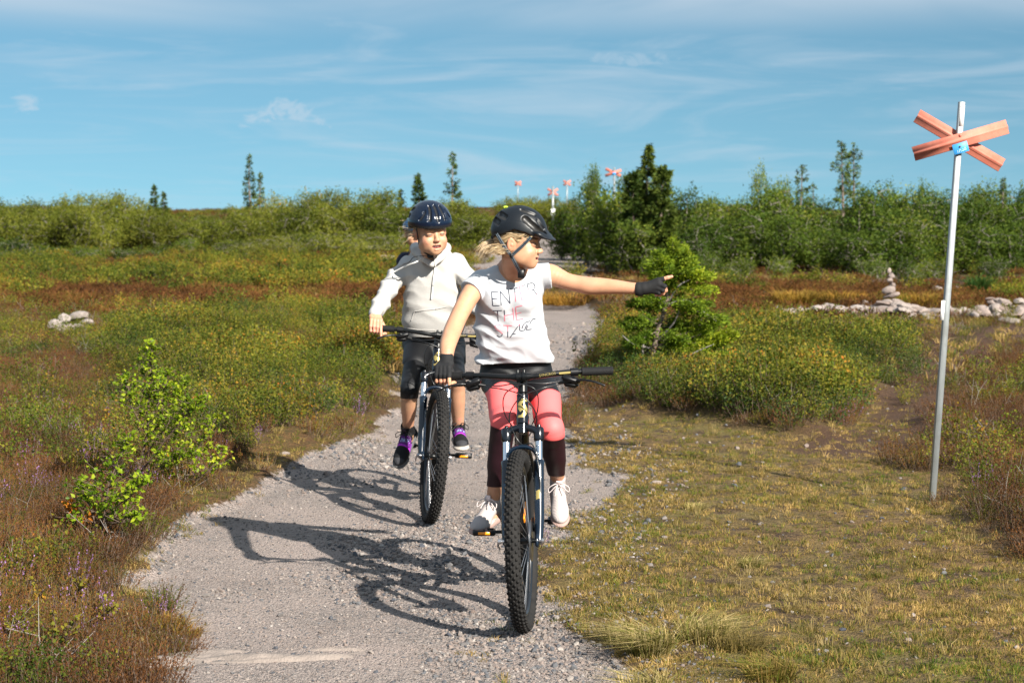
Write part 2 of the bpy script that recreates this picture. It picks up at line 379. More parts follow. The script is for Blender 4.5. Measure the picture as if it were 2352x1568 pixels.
# ------------------------------------------------------------------ plants: shared pieces
def leaves(mb, pos, L, W, rng, mat=0, up=0.35, lv=None, dirs=None):
    """many folded four-cornered leaves at pos"""
    n = len(pos); pos = np.asarray(pos)
    if dirs is None:
        dirs = rng.normal(size=(n, 3)); dirs[:, 2] += up
    dirs = dirs/np.linalg.norm(dirs, axis=1)[:, None]
    s = np.cross(dirs, rng.normal(size=(n, 3))); s /= np.linalg.norm(s, axis=1)[:, None]+1e-9
    nn = np.cross(dirs, s)
    L = np.asarray(L)*rng.uniform(.65, 1.25, n); W = np.asarray(W)*rng.uniform(.7, 1.2, n)
    a = pos; c = pos+dirs*L[:, None]; mid = pos+dirs*(L*.45)[:, None]
    b = mid+s*(W*.5)[:, None]+nn*(W*.18)[:, None]; d = mid-s*(W*.5)[:, None]+nn*(W*.18)[:, None]
    V = np.stack([a, b, c, d], 1).reshape(-1, 3); i = np.arange(n)*4
    T = np.concatenate([np.stack([i, i+1, i+2], 1), np.stack([i, i+2, i+3], 1)])
    if lv is None: lv = rng.random(n)
    mb.add(V, None, T, mat, np.repeat(lv, 4))
def ribbon(mb, A, B, C, w, rng, mat=0, lv=.5):
    """tapered blades from A by B to tip C; arrays"""
    n = len(A); s = rng.normal(size=(n, 3)); s[:, 2] *= .2; s /= np.linalg.norm(s, axis=1)[:, None]; w = np.asarray(w).reshape(-1, 1)*np.ones((n, 1))
    V = np.stack([A-s*w*.5, A+s*w*.5, B+s*w*.38, B-s*w*.38, C], 1).reshape(-1, 3); i = np.arange(n)*5
    mb.add(V, np.stack([i, i+1, i+2, i+3], 1), np.stack([i+3, i+2, i+4], 1), mat, np.repeat(np.broadcast_to(lv, (n,)), 5))
def shrub_clump(seed, R, h, stems, per, L, W, mats, stemw=.003, up=.5, twig=False):
    rng = np.random.default_rng(seed); mb = MB()
    ang = rng.uniform(0, 2*pi, stems); rr = R*np.sqrt(rng.random(stems))
    A = np.stack([rr*.5*np.cos(ang), rr*.5*np.sin(ang), np.full(stems, -.03)], 1)
    hh = h*rng.uniform(.55, 1.1, stems)*(1-.35*(rr/R)**2)
    C = np.stack([rr*1.15*np.cos(ang), rr*1.15*np.sin(ang), hh], 1)+rng.normal(0, R*.10, (stems, 3))*[1, 1, .3]
    B = (A+C)/2+rng.normal(0, R*.10, (stems, 3)); B[:, 2] += h*.04
    ribbon(mb, A, B, C, stemw, rng, 1, .5)
    t = rng.uniform(.25, 1.02, (stems, per))
    p = ((1-t)**2)[..., None]*A[:, None]+(2*t*(1-t))[..., None]*B[:, None]+(t*t)[..., None]*C[:, None]
    p = p+rng.normal(0, L*.8, p.shape)
    leaves(mb, p.reshape(-1, 3), L, W, rng, 0, up)
    return mb.mesh('clump', mats)
def heather_clump(seed, R, h, stems, per, mats, L=.011, W=.0035):
    rng = np.random.default_rng(seed); mb = MB()
    ang = rng.uniform(0, 2*pi, stems); rr = R*np.sqrt(rng.random(stems))
    A = np.stack([rr*.4*np.cos(ang), rr*.4*np.sin(ang), np.full(stems, -.02)], 1)
    hh = h*rng.uniform(.5, 1.1, stems)*(1-.4*(rr/R)**2)
    C = np.stack([rr*np.cos(ang), rr*np.sin(ang), hh], 1)+rng.normal(0, R*.12, (stems, 3))*[1, 1, .3]
    B = (A+C)/2+rng.normal(0, R*.10, (stems, 3))
    ribbon(mb, A, B, C, .0032, rng, 1, .5)
    t = rng.uniform(.3, 1.0, (stems, per))
    p = ((1-t)**2)[..., None]*A[:, None]+(2*t*(1-t))[..., None]*B[:, None]+(t*t)[..., None]*C[:, None]
    d = (C-A)[:, None]+rng.normal(0, .06, p.shape); leaves(mb, p.reshape(-1, 3), L, W, rng, 0, dirs=d.reshape(-1, 3))
    return mb.mesh('clump', mats)
def grass_tuft(seed, R, h, n, w, mats, lean=(0, 0)):
    rng = np.random.default_rng(seed); mb = MB()
    ang = rng.uniform(0, 2*pi, n); rr = R*np.sqrt(rng.random(n))
    A = np.stack([rr*.5*np.cos(ang), rr*.5*np.sin(ang), np.full(n, -.005)], 1)
    hh = h*rng.uniform(.45, 1.1, n); sp = rng.uniform(.15, .9, n)*h
    out = np.stack([np.cos(ang), np.sin(ang), np.zeros(n)], 1)+rng.normal(0, .5, (n, 3))*[1, 1, 0]
    B = A+out*(sp*.3)[:, None]+np.array([0, 0, 1])*(hh*.62)[:, None]
    C = A+out*sp[:, None]+np.array([lean[0]*h, lean[1]*h, 0])+np.array([0, 0, 1])*hh[:, None]*rng.uniform(.6, 1, n)[:, None]
    ribbon(mb, A, B, C, w, rng, 0, rng.random(n))
    return mb.mesh('tuft', mats)
def stone_mesh(seed, mat, sub=1, flat=.7, rough=.22, sharp=True):
    rng = np.random.default_rng(seed); bm = bmesh.new(); bmesh.ops.create_icosphere(bm, subdivisions=sub, radius=1)
    pl = rng.normal(size=(9, 3)); pl /= np.linalg.norm(pl, axis=1)[:, None]; pd = rng.uniform(.55, .95, 9)
    sc = np.array([rng.uniform(.8, 1.2), rng.uniform(.7, 1.0), flat*rng.uniform(.8, 1.2)])
    for v in bm.verts:
        c = np.array(v.co)
        for k in range(9):
            q = c@pl[k]
            if q > pd[k]: c = c-pl[k]*(q-pd[k])
        c = c*(1+rng.normal(0, rough*.18))
        v.co = Vector(c*sc)
    me = bpy.data.meshes.new('stone'); bm.to_mesh(me); bm.free(); me.materials.append(mat); return me

def scatter(name, pts, meshes, scale, idx=None, rng=None, tilt=.12, label=None, cat=None):
    """one stuff object: the meshes stood on the points"""
    n = len(pts); rng = rng or np.random.default_rng(len(name)*7+n)
    me = bpy.data.meshes.new(name); me.vertices.add(n); me.vertices.foreach_set('co', np.asarray(pts, np.float32).ravel())
    rot = np.stack([rng.normal(0, tilt, n), rng.normal(0, tilt, n), rng.uniform(0, 2*pi, n)], 1)
    a = me.attributes.new('rot', 'FLOAT_VECTOR', 'POINT'); a.data.foreach_set('vector', rot.astype(np.float32).ravel())
    a = me.attributes.new('scl', 'FLOAT', 'POINT'); a.data.foreach_set('value', np.asarray(scale, np.float32))
    if idx is None: idx = rng.integers(0, len(meshes), n)
    a = me.attributes.new('idx', 'INT', 'POINT'); a.data.foreach_set('value', np.asarray(idx, np.int32))
    c = bpy.data.collections.new(name+'_kinds')
    for i, m in enumerate(meshes):
        o = bpy.data.objects.new('%s_kind_%02d' % (name, i), m); c.objects.link(o)
    o = link(name, me)
    ng = bpy.data.node_groups.new(name, 'GeometryNodeTree')
    ng.interface.new_socket('Geometry', in_out='INPUT', socket_type='NodeSocketGeometry'); ng.interface.new_socket('Geometry', in_out='OUTPUT', socket_type='NodeSocketGeometry')
    N = ng.nodes.new; L = ng.links.new
    gi = N('NodeGroupInput'); go = N('NodeGroupOutput'); ci = N('GeometryNodeCollectionInfo'); ci.inputs[0].default_value = c
    ci.inputs['Separate Children'].default_value = True; ci.inputs['Reset Children'].default_value = True
    ip = N('GeometryNodeInstanceOnPoints'); ip.inputs['Pick Instance'].default_value = True
    def na(nm, ty):
        q = N('GeometryNodeInputNamedAttribute'); q.data_type = ty; q.inputs[0].default_value = nm; return q.outputs[0]
    L(gi.outputs[0], ip.inputs['Points']); L(ci.outputs[0], ip.inputs['Instance']); L(na('idx', 'INT'), ip.inputs['Instance Index'])
    er = N('FunctionNodeEulerToRotation'); L(na('rot', 'FLOAT_VECTOR'), er.inputs[0]); L(er.outputs[0], ip.inputs['Rotation'])
    L(na('scl', 'FLOAT'), ip.inputs['Scale']); L(ip.outputs[0], go.inputs[0])
    md = o.modifiers.new('scatter', 'NODES'); md.node_group = ng
    return tagged(o, kind='stuff', label=label, cat=cat)

STEM = simple('twig_bark', (.10, .065, .045), .8)
M_BIL = leafmat('bilberry_leaf', [(0, (.022, .046, .008)), (.25, (.060, .090, .012)), (.5, (.125, .145, .018)), (.75, (.22, .19, .024)), (.92, (.30, .19, .028)), (1, (.40, .14, .022))], .35, c=.42)
M_BILD = leafmat('dark_shrub_leaf', [(0, (.016, .038, .010)), (.4, (.045, .085, .020)), (.7, (.10, .135, .022)), (.9, (.19, .145, .028)), (1, (.30, .085, .025))], .3, rough=.4, c=.35)
M_YEL = leafmat('dwarf_birch_leaf', [(0, (.06, .095, .014)), (.45, (.125, .155, .018)), (.75, (.25, .22, .03)), (1, (.42, .21, .03))], .4, c=.4)
M_HEA = leafmat('heather_foliage', [(0, (.045, .022, .010)), (.35, (.115, .048, .018)), (.65, (.20, .085, .028)), (.80, (.13, .09, .02)), (.90, (.075, .085, .014)), (1, (.25, .16, .04))], .2, rough=.8, c=.6)
M_HEG = leafmat('green_heather_foliage', [(0, (.035, .052, .008)), (.5, (.095, .115, .012)), (.8, (.17, .165, .018)), (1, (.22, .12, .025))], .25, rough=.8, c=.5)
M_GRS = leafmat('turf_blade', [(0, (.060, .115, .014)), (.22, (.125, .150, .020)), (.42, (.22, .175, .045)), (.65, (.34, .225, .080)), (1, (.46, .32, .14))], .3, rough=.6, pscale=1.1, c=.55)
M_DRY = leafmat('dry_grass_blade', [(0, (.15, .13, .04)), (.5, (.30, .22, .085)), (1, (.42, .33, .16))], .3, rough=.6, c=.3)
M_RUSH = leafmat('rush_blade', [(0, (.02, .06, .015)), (1, (.07, .14, .03))], .25, c=.3)
M_REDG = leafmat('rusty_grass_blade', [(0, (.20, .17, .03)), (.5, (.33, .20, .04)), (1, (.42, .20, .04))], .3, c=.3)
M_PUR = leafmat('heather_flower', [(0, (.25, .12, .35)), (1, (.42, .24, .50))], .3)
bil = [shrub_clump(100+i, .16, .26, 26, 15, .019, .012, [M_BIL, STEM]) for i in range(4)]
bild = [shrub_clump(120+i, .15, .20, 30, 14, .017, .010, [M_BILD, STEM]) for i in range(4)]
yel = [shrub_clump(140+i, .16, .30, 20, 15, .018, .014, [M_YEL, STEM]) for i in range(3)]
hea = [heather_clump(160+i, .14, .16, 42, 18, [M_HEA, STEM]) for i in range(4)]
heg = [heather_clump(180+i, .14, .13, 42, 18, [M_HEG, STEM]) for i in range(3)]
pur = [heather_clump(190+i, .10, .20, 12, 10, [M_PUR, STEM], .009, .006) for i in range(2)]
farb = [shrub_clump(200+i, .42, .42, 26, 18, .052, .038, [M_BIL, STEM], .008) for i in range(3)]
fary = [shrub_clump(210+i, .42, .42, 26, 18, .052, .040, [M_YEL, STEM], .008) for i in range(2)]
farh = [heather_clump(220+i, .45, .20, 46, 16, [M_HEA, STEM], .045, .014) for i in range(3)]
tuft = [grass_tuft(240+i, .055, .024, 30, .0026, [M_GRS], (.25, 0)) for i in range(5)]
dry = [grass_tuft(260+i, .055, .07, 26, .0026, [M_DRY], (.3, .1)) for i in range(3)]
ftuft = [grass_tuft(280+i, .18, .12, 30, .011, [M_GRS]) for i in range(3)]

def pts_in(y0, y1, dens, rng, wide=.285, pad=1.0, x0=None, x1=None):
    A = (y1-y0)*(2*(wide*(y0+y1)/2+pad)); n = int(A*dens)
    y = rng.uniform(y0, y1, n*2); w = wide*y+pad; wm = wide*y1+pad
    keep = rng.random(n*2) < w/wm*1.0; y = y[keep][:n]; w = w[keep][:n]
    x = rng.uniform(-1, 1, len(y))*w; return x, y
def sow(name, meshes, bands, maskf, smin, smax, seed, label, cat, sink=0.0, tilt=.12, hmul=None):
    rng = np.random.default_rng(seed); P3 = []; S = []
    for y0, y1, dens in bands:
        x, y = pts_in(y0, y1, dens, rng)
        mk = masks(x, y); p = maskf(mk, x, y); k = rng.random(len(x)) < p
        x, y = x[k], y[k]; mk = {a: b[k] for a, b in mk.items()}
        z = H(x, y, mk)-sink; P3.append(np.stack([x, y, z], 1))
        sc = rng.uniform(smin, smax, len(x)); S.append(sc if hmul is None else sc*hmul(mk, x, y))
    P3 = np.concatenate(P3); S = np.concatenate(S)
    return scatter(name, P3, meshes, S, rng=rng, label=label, cat=cat, tilt=tilt)
def clear(mk): return (1-sstep(.25, .6, mk['path']))*(1-sstep(.3, .75, mk['grass']))*(1-.93*mk['dirt'])*(1-sstep(.35, .8, mk['fringe'])*.92)
def mass(mk): return np.maximum(mk['lmass'], mk['rmass'])
def patch(x, y, s, sc, lo, hi): return sstep(lo, hi, fbm(x*sc, y*sc*.8, 2, s))
NEAR = [(6.2, 9, 95), (9, 14, 64), (14, 20, 42), (20, 30, 28)]
sow('brown_heather', hea, NEAR, lambda m, x, y: clear(m)*(1-.35*mass(m))*(.98-.25*patch(x, y, 40, .9, -.1, .3)), .6, 1.15, 1, 'low rusty brown heather covering the open heath beside the gravel path', 'heather')
sow('green_heather', heg, [(a, b, d*.6) for a, b, d in NEAR], lambda m, x, y: clear(m)*(1-.5*mass(m))*(.15+.70*patch(x, y, 44, 1.1, -.05, .2)), .6, 1.1, 2, 'mossy green ground cover growing between the brown heather', 'ground cover')
sow('bilberry_scrub', bil, [(6.2, 9, 34), (9, 14, 48), (14, 20, 46), (20, 31, 30)], lambda m, x, y: clear(m)*np.clip(mass(m)*(1-.8*patch(x, y, 51, 1.1, .12, .30))+.34*patch(x, y, 50, .9, .02, .22), 0, 1), .7, 1.35, 3, 'knee-high green and orange dwarf shrubs massed on both sides of the path', 'shrubs', hmul=lambda m, x, y: (.55+.38*mass(m))*(1+1.1*fbm(x*.8, y*.5, 2, 133)))
sow('crowberry_scrub', bild, [(8, 14, 24), (14, 20, 40), (20, 31, 14)], lambda m, x, y: clear(m)*np.clip(m['rmass']*sstep(26, 17, y)+.35*m['lmass']*patch(x, y, 54, .7, -.1, .2)+.12*patch(x, y, 58, .9, .1, .3), 0, 1), .75, 1.35, 4, 'dark glossy green low scrub on the right of the path', 'shrubs')
sow('dwarf_birch_scrub', yel, [(6.2, 9, 20), (9, 14, 26), (14, 31, 18)], lambda m, x, y: clear(m)*np.clip(.45*mass(m)*patch(x, y, 60, .8, -.1, .25)+.36*patch(x, y, 64, .9, .0, .25), 0, 1), .6, 1.25, 5, 'yellow and orange leaved dwarf birch twigs among the scrub', 'shrubs')
sow('heather_flowers', pur, [(6.2, 16, 5)], lambda m, x, y: clear(m)*patch(x, y, 70, .8, 0, .25), .7, 1.1, 6, 'purple heather blossom dotted over the left heath', 'flowers')
FAR = [(30, 45, 5.5), (45, 70, 3.0), (70, 110, 1.4), (110, 165, .8)]
sow('distant_heather', farh, [(28, 45, 7.5), (45, 70, 3.6), (70, 110, 1.6), (110, 165, .8)], lambda m, x, y: (1-m['path'])*(1-.85*m['dirt'])*(1-.5*m['bank'])*(1-.75*m['low']), .5, .9, 7, 'brown heather carpet on the far heath below the birch thickets', 'heather')
sow('distant_green_scrub', farb, [(a, b, d*.55) for a, b, d in FAR], lambda m, x, y: (1-m['path'])*(1-m['dirt'])*(1-.8*m['low'])*(1-m['bank'])*(patch(x*.45, y*.3, 80, .5, .08, .3)*.75+.03), .5, 1.0, 8, 'green low scrub in patches over the far heath', 'shrubs')
sow('distant_yellow_scrub', fary, [(a, b, d*.4) for a, b, d in FAR], lambda m, x, y: (1-m['path'])*(1-m['dirt'])*(1-.8*m['low'])*(patch(x*.45, y*.3, 90, .5, .12, .3)*.6+.01), .4, .9, 9, 'yellow green scrub in patches over the far heath', 'shrubs')
sow('short_turf', tuft, [(6.2, 8, 560), (8, 11, 420), (11, 15, 280), (15, 20, 120)], lambda m, x, y: (1-sstep(.30+.5*patch(x, y, 140, 3.5, .0, .25), .62+.5*patch(x, y, 140, 3.5, .0, .25), m['path']))*np.clip(m['grass']*(1-.5*patch(x, y, 100, 1.6, .05, .25))+m['fringe']*.8, 0, 1)*(1-.7*m['dirt']), .7, 1.3, 10, 'short worn turf of tan and green grass right of the gravel path', 'grass', tilt=.3)
sow('dry_grass', dry, [(6.2, 9, 46), (9, 14, 30), (14, 30, 16)], lambda m, x, y: (1-sstep(.1, .35, m['path']))*np.clip(m['grass']*.5*patch(x, y, 110, 1.3, .0, .3)+m['fringe']*.75+.06+.2*m['dirt'], 0, 1), .6, 1.2, 11, 'dry straw coloured grass tufts along the path edges', 'grass', tilt=.2)
sow('distant_grass', ftuft, [(18, 30, 10), (30, 50, 6)], lambda m, x, y: (1-m['path'])*np.clip(m['bank']*1.0+.8*patch(x*.4, y*.3, 150, 1, -.05, .2)*(np.abs(x-1.5) < 6)+m['fringe']+m['grass']+.1, 0, 1), .6, 1.1, 12, 'grass tufts on the low bank where the path bends away', 'grass')

# bare grey twigs sticking out of the scrub
M_DEAD = simple('dead_grey_twig', (.24, .21, .185), .85)
def twig_mesh(seed):
    r = np.random.default_rng(seed); mb = MB()
    for i in range(7):
        a = Vector((r.normal(0, .04), r.normal(0, .04), 0)); d = Vector((r.normal(), r.normal(), r.uniform(.3, 1.6))).normalized(); L = r.uniform(.15, .38); m = a+d*L*.5+Vector((r.normal(0, .02), r.normal(0, .02), .01)); e = a+d*L
        mb.tube([a, m, e], [.0035, .0026, .0012], 3); q = m+Vector((r.normal(), r.normal(), r.uniform(0, 1))).normalized()*L*.45; mb.tube([m, q], [.002, .001], 3)
    return mb.mesh('twig', [M_DEAD])
sow('dead_twigs', [twig_mesh(330+i) for i in range(5)], [(6.2, 14, 4.5), (14, 31, 3)], lambda m, x, y: clear(m)*.8, .35, .8, 14, 'bare grey dead twigs poking out of the heath scrub', 'twigs', tilt=.5)
# gravel
def pebble_mat(name, stops):
    t = NT(name); c = t.ramp(t.rnd(), stops); c = t.mix(.5, c, t.mix(t.noise(60, 3), (.5, .5, .5), (1, 1, 1)), 'MULTIPLY')
    return t.end(t.pbsdf(c, .85, 0, .3))
M_PEB = pebble_mat('gravel_stone', [(0, (.06, .065, .08)), (.25, (.12, .12, .125)), (.5, (.19, .165, .15)), (.7, (.24, .185, .16)), (.92, (.27, .235, .21)), (1, (.38, .34, .31))])
peb = [stone_mesh(300+i, M_PEB, 1, .55) for i in range(8)]
def sow_gravel():
    rng = np.random.default_rng(77); P3 = []; S = []
    for y0, y1, dens in [(6.2, 8, 4200), (8, 10.5, 2600), (10.5, 14, 1300), (14, 20, 420), (20, 28, 140)]:
        x, y = pts_in(y0, y1, dens, rng, wide=.2, pad=.6); mk = masks(x, y)
        pm = mk['path']; coarse = sstep(-.05, .3, fbm(x*1.7, y*1.2, 2, 31)+.55*sstep(.97, .75, pm))
        p = sstep(.25, .75, pm)*(.42+.58*coarse)+.014*mk['grass']*(1-pm)*(1+14*sstep(.2, 0, polysd(x, y, PATH)-.35)); k = rng.random(len(x)) < p
        x, y, co = x[k], y[k], coarse[k]; mk = {a: b[k] for a, b in mk.items()}
        s = np.exp(rng.normal(math.log(.0046), .45, len(x)))*(.8+.6*co); s = np.clip(s, .0025, .022)*np.maximum(1, y/9)
        P3.append(np.stack([x, y, H(x, y, mk)+s*.15], 1)); S.append(s)
    scatter('path_gravel', np.concatenate(P3), peb, np.concatenate(S), rng=rng, tilt=.5, label='loose grey and pinkish gravel strewn over the bike path', cat='gravel')
sow_gravel()
# ------------------------------------------------------------------ birch bushes, conifers, saplings
M_BARK = simple('pale_birch_bark', (.22, .19, .165), .8, var=.35, vscale=12)
M_DBARK = simple('spruce_bark', (.16, .12, .095), .85, var=.3, vscale=20)
M_GREYW = simple('bare_grey_wood', (.20, .18, .165), .8, var=.25, vscale=25)
M_BIR = leafmat('mountain_birch_leaf', [(0, (.016, .038, .007)), (.4, (.052, .092, .012)), (.75, (.125, .165, .022)), (.95, (.23, .24, .035)), (.985, (.40, .27, .03)), (1, (.48, .24, .02))], .28, pscale=.12, a=.6, b=.3, c=.3)
M_BIRY = leafmat('olive_birch_leaf', [(0, (.034, .055, .009)), (.4, (.105, .130, .016)), (.8, (.22, .22, .034)), (.97, (.32, .25, .04)), (1, (.52, .27, .03))], .30, pscale=.12, a=.6, b=.3, c=.3)
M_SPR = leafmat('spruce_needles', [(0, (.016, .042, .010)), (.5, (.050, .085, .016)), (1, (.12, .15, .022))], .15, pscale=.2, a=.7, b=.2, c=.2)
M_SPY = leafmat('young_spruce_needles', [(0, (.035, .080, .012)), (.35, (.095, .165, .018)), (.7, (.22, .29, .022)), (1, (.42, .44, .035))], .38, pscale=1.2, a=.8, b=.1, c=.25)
M_SAP = leafmat('birch_sapling_leaf', [(0, (.07, .14, .010)), (.5, (.26, .36, .020)), (.85, (.46, .50, .04)), (.95, (.40, .30, .04)), (1, (.50, .16, .02))], .45, rough=.35, pscale=2, a=.8, b=.1, c=.2)

def birch_meshes(seed, w, h, nleaf, leafmat_, ll=.075, wispy=.3):
    rng = np.random.default_rng(seed); cr = MB(); tr = MB(); cents = []
    nst = 9
    for i in range(nst):
        a = rng.uniform(0, 2*pi); r = rng.uniform(.1, 1)*w*.42; top = h*rng.uniform(.6, 1.0)*(1-.25*(r/(w*.5))**2)
        base = Vector((rng.normal(0, w*.10), rng.normal(0, w*.10), -.05)); p = base; pts = [p]; k = 7
        tgt = Vector((cos(a)*r, sin(a)*r, top))
        for j in range(1, k+1):
            t = j/k; q = base.lerp(tgt, t) + Vector((rng.normal(0, .07), rng.normal(0, .07), rng.normal(0, .03)))*w*.5*(1-t*.3); q += Vector((cos(a), sin(a), 0))*sin(t*pi)*w*.07
            pts.append(q)
        tr.tube(pts, [.034*(1-.8*j/k)*h/2 for j in range(k+1)], 4)
        for j in range(2, k+1):
            cents.append((pts[j], .11+.09*rng.random()))
            for s in range(2):
                d = Vector((rng.normal(), rng.normal(), rng.normal(.25, .5))).normalized(); L = rng.uniform(.2, .5)*w*.42
                e = pts[j]+d*L; tr.tube([pts[j], pts[j]+d*L*.5+Vector((0, 0, .03)), e], [.012, .008, .004], 3)
                cents.append((e, .10+.08*rng.random())); cents.append((pts[j]+d*L*.55, .09+.08*rng.random()))
    C = np.array([c[0][:] for c in cents]); S = np.array([c[1] for c in cents])*w/2.2
    k = rng.integers(0, len(C), nleaf); pos = C[k]+rng.normal(0, 1, (nleaf, 3))*S[k][:, None]*[1, 1, .8]
    pos[:, 2] = np.maximum(pos[:, 2], rng.uniform(.02, .5, nleaf)*h*.5)
    shade = rng.random(len(C))
    leaves(cr, pos, ll, ll*.75, rng, 0, .2, lv=np.clip(shade[k]*.55+rng.random(nleaf)*.45, 0, 1))
    tip = C[C[:, 2] > h*.75]
    if len(tip):
        n = int(nleaf*.06); q = tip[rng.integers(0, len(tip), n)]; pos = q+np.stack([rng.normal(0, .04, n), rng.normal(0, .04, n), rng.random(n)**1.5*wispy*h*.5], 1)
        leaves(cr, pos, ll*.8, ll*.5, rng, 0, .8)
    return cr.mesh('crown', [leafmat_]), tr.mesh('trunk', [M_BARK])
BIR = [birch_meshes(400+i, 2.5, 2.1, 6800, M_BIR) for i in range(5)]
BIRY = [birch_meshes(420+i, 2.6, 1.9, 6800, M_BIRY) for i in range(4)]
LOW = [birch_meshes(440+i, 2.4, 1.15, 3200, M_BIRY, .07, .15) for i in range(3)]
LOWG = [birch_meshes(450+i, 2.2, 1.0, 2800, M_BIR, .07, .15) for i in range(2)]
def bush(kind, px, Y, s, rng, name, label, cat, group, sz=1.0, ztop=None):
    x = P(px, 500, Y).x; z = Hs(x, Y)
    o = empty(name, (x, Y, z-.03), (0, 0, rng.uniform(0, 2*pi)), label=label, cat=cat, group=group)
    link('crown', kind[0], o); link('trunk', kind[1], o)
    zz = s*sz
    if ztop is not None:
        # height wanted so the top stands at picture height ztop
        want = P(px, ztop, Y).z - z; zz = want/kind[0]['h']
    o.scale = (s, s, zz)
    return o
for K in (BIR, BIRY, LOW, LOWG):
    for c, t in K:
        co = np.zeros(len(c.vertices)*3); c.vertices.foreach_get('co', co); c['h'] = float(np.percentile(co.reshape(-1, 3)[:, 2], 99.0))
ORD = ['first', 'second', 'third', 'fourth', 'fifth', 'sixth', 'seventh', 'eighth', 'ninth', 'tenth', 'eleventh', 'twelfth', 'thirteenth', 'fourteenth', 'fifteenth', 'sixteenth', 'seventeenth', 'eighteenth', 'nineteenth', 'twentieth']
ROWN = ['front', 'second', 'third', 'rearmost']
def relabel(objs, fmt):
    for i, o in enumerate(sorted(objs, key=lambda o: o.location.x/o.location.y)): o['label'] = fmt % ORD[i]
def interp(x, xs, ys): return float(np.interp(x, xs, ys))
rng = np.random.default_rng(5)
# right thicket, three rows; skyline measured along it
skx = [1280, 1340, 1400, 1450, 1520, 1580, 1640, 1700, 1760, 1800, 1850, 1910, 1990, 2060, 2120, 2180, 2240, 2300, 2352, 2600]
sky = [500, 440, 425, 412, 425, 440, 440, 452, 405, 430, 465, 445, 440, 445, 432, 440, 440, 440, 430, 430]
for row, (Y, lift) in enumerate([(49.5, 62), (52.5, 22), (56, 4), (60, 0)]):
    x = [1490, 1410, 1350, 1300][row]; rowo = []
    while x < 2620:
        top = interp(x, skx, sky)+lift+rng.uniform(-18, 20)
        rowo.append(None); rowo[-1] = bush(BIR[rng.integers(5)], x, Y+rng.uniform(-1, 1), rng.uniform(.75, 1.05), rng, 'birch_bush', 'green mountain birch bush in the thicket along the right skyline', 'bush', 'birch bushes of the right thicket', ztop=top)
        x += rng.uniform(88, 125)
    relabel(rowo, 'green birch bush in the '+ROWN[row]+' row of the right thicket, %s from its left end')
# tall wispy ones sticking out
for px, top, s, lab in [(1362, 384, .33, 'thin wispy birch rising left of the dark spruce on the skyline'), (1765, 392, .55, 'taller bushy birch standing out of the right thicket at its middle'), (2108, 425, .4, 'slim birch top just left of the large red cross sign post')]:
    bush(BIR[int(px) % 5], px, 55.5, s, rng, 'birch_tree', lab, 'tree', None, ztop=top)
skx2 = [-300, 0, 40, 100, 190, 230, 290, 360, 420, 500, 600, 700, 830, 860, 900, 960, 1040, 1085]
sky2 = [455, 455, 462, 455, 440, 442, 455, 478, 478, 478, 468, 440, 432, 440, 455, 462, 458, 462]
for row, (Y, lift) in enumerate([(70, 26), (74, 6), (79, 0)]):
    x = -260+row*30; rowo = []
    while x < 1075:
        top = interp(x, skx2, sky2)+lift+rng.uniform(-6, 14)
        rowo.append(None); rowo[-1] = bush(BIRY[rng.integers(4)], x, Y+rng.uniform(-1, 1), rng.uniform(.85, 1.15), rng, 'birch_bush', 'olive green birch bush in the long thicket on the left skyline', 'bush', 'birch bushes of the left thicket', ztop=top)
        x += rng.uniform(80, 110)
    relabel(rowo, 'olive birch bush in the '+['front', 'middle', 'rear'][row]+' row of the left thicket, %s from its left end')
for px, Y, top, s in [(520, 62, 548, .8), (600, 63, 538, .9), (700, 64, 532, .9), (790, 63, 528, .95), (880, 64, 530, .9), (960, 66, 535, .9), (1030, 70, 525, .9), (1090, 78, 510, .8), (660, 60, 550, .7), (830, 61, 548, .8), (560, 60, 560, .6)]:
    bush(LOW[rng.integers(3)], px, Y, s, rng, 'low_birch_bush', 'low yellow green birch bush in front of the left thicket behind the riders', 'bush', 'low yellow bushes before the left thicket', ztop=top)
for px, Y, top, s in [(30, 60, 545, .8), (110, 58, 562, .8), (190, 58, 566, .8), (280, 58, 568, .7), (345, 60, 572, .5), (20, 57, 575, .5), (430, 66, 545, .6)]:
    bush(LOWG[rng.integers(2)], px, Y, s, rng, 'low_green_bush', 'low fresh green bush at the foot of the far left thicket', 'bush', 'low green bushes at the far left', ztop=top)
for px, Y, top, s in [(1165, 120, 466, 1.2), (1190, 122, 455, 1.4), (1235, 118, 452, 1.5), (1280, 112, 455, 1.5), (1330, 104, 470, 1.4), (1345, 92, 500, .9), (1130, 115, 500, 1.1), (1165, 112, 498, 1.1)]:
    bush(BIRY[rng.integers(4)], px, Y, s, rng, 'birch_bush', 'distant rounded birch bush beside the path crest under the small red crosses', 'bush', 'distant bushes at the path crest', ztop=top)
for px, Y, top, s, k in [(1620, 47, 580, .5, 0), (1700, 46.5, 590, .45, 1), (1790, 46, 586, .4, 0), (2085, 40, 585, .28, 1), (2010, 45.5, 590, .5, 0), (2150, 46, 592, .6, 1), (2290, 46, 590, .6, 0), (1440, 50, 570, .5, 1), (1520, 47, 575, .6, 0), (1390, 60, 520, .6, 1)]:
    bush(LOWG[k], px, Y, s, rng, 'low_green_bush', 'low green bush at the shaded foot of the right thicket', 'bush', 'low green bushes below the right thicket', ztop=top)

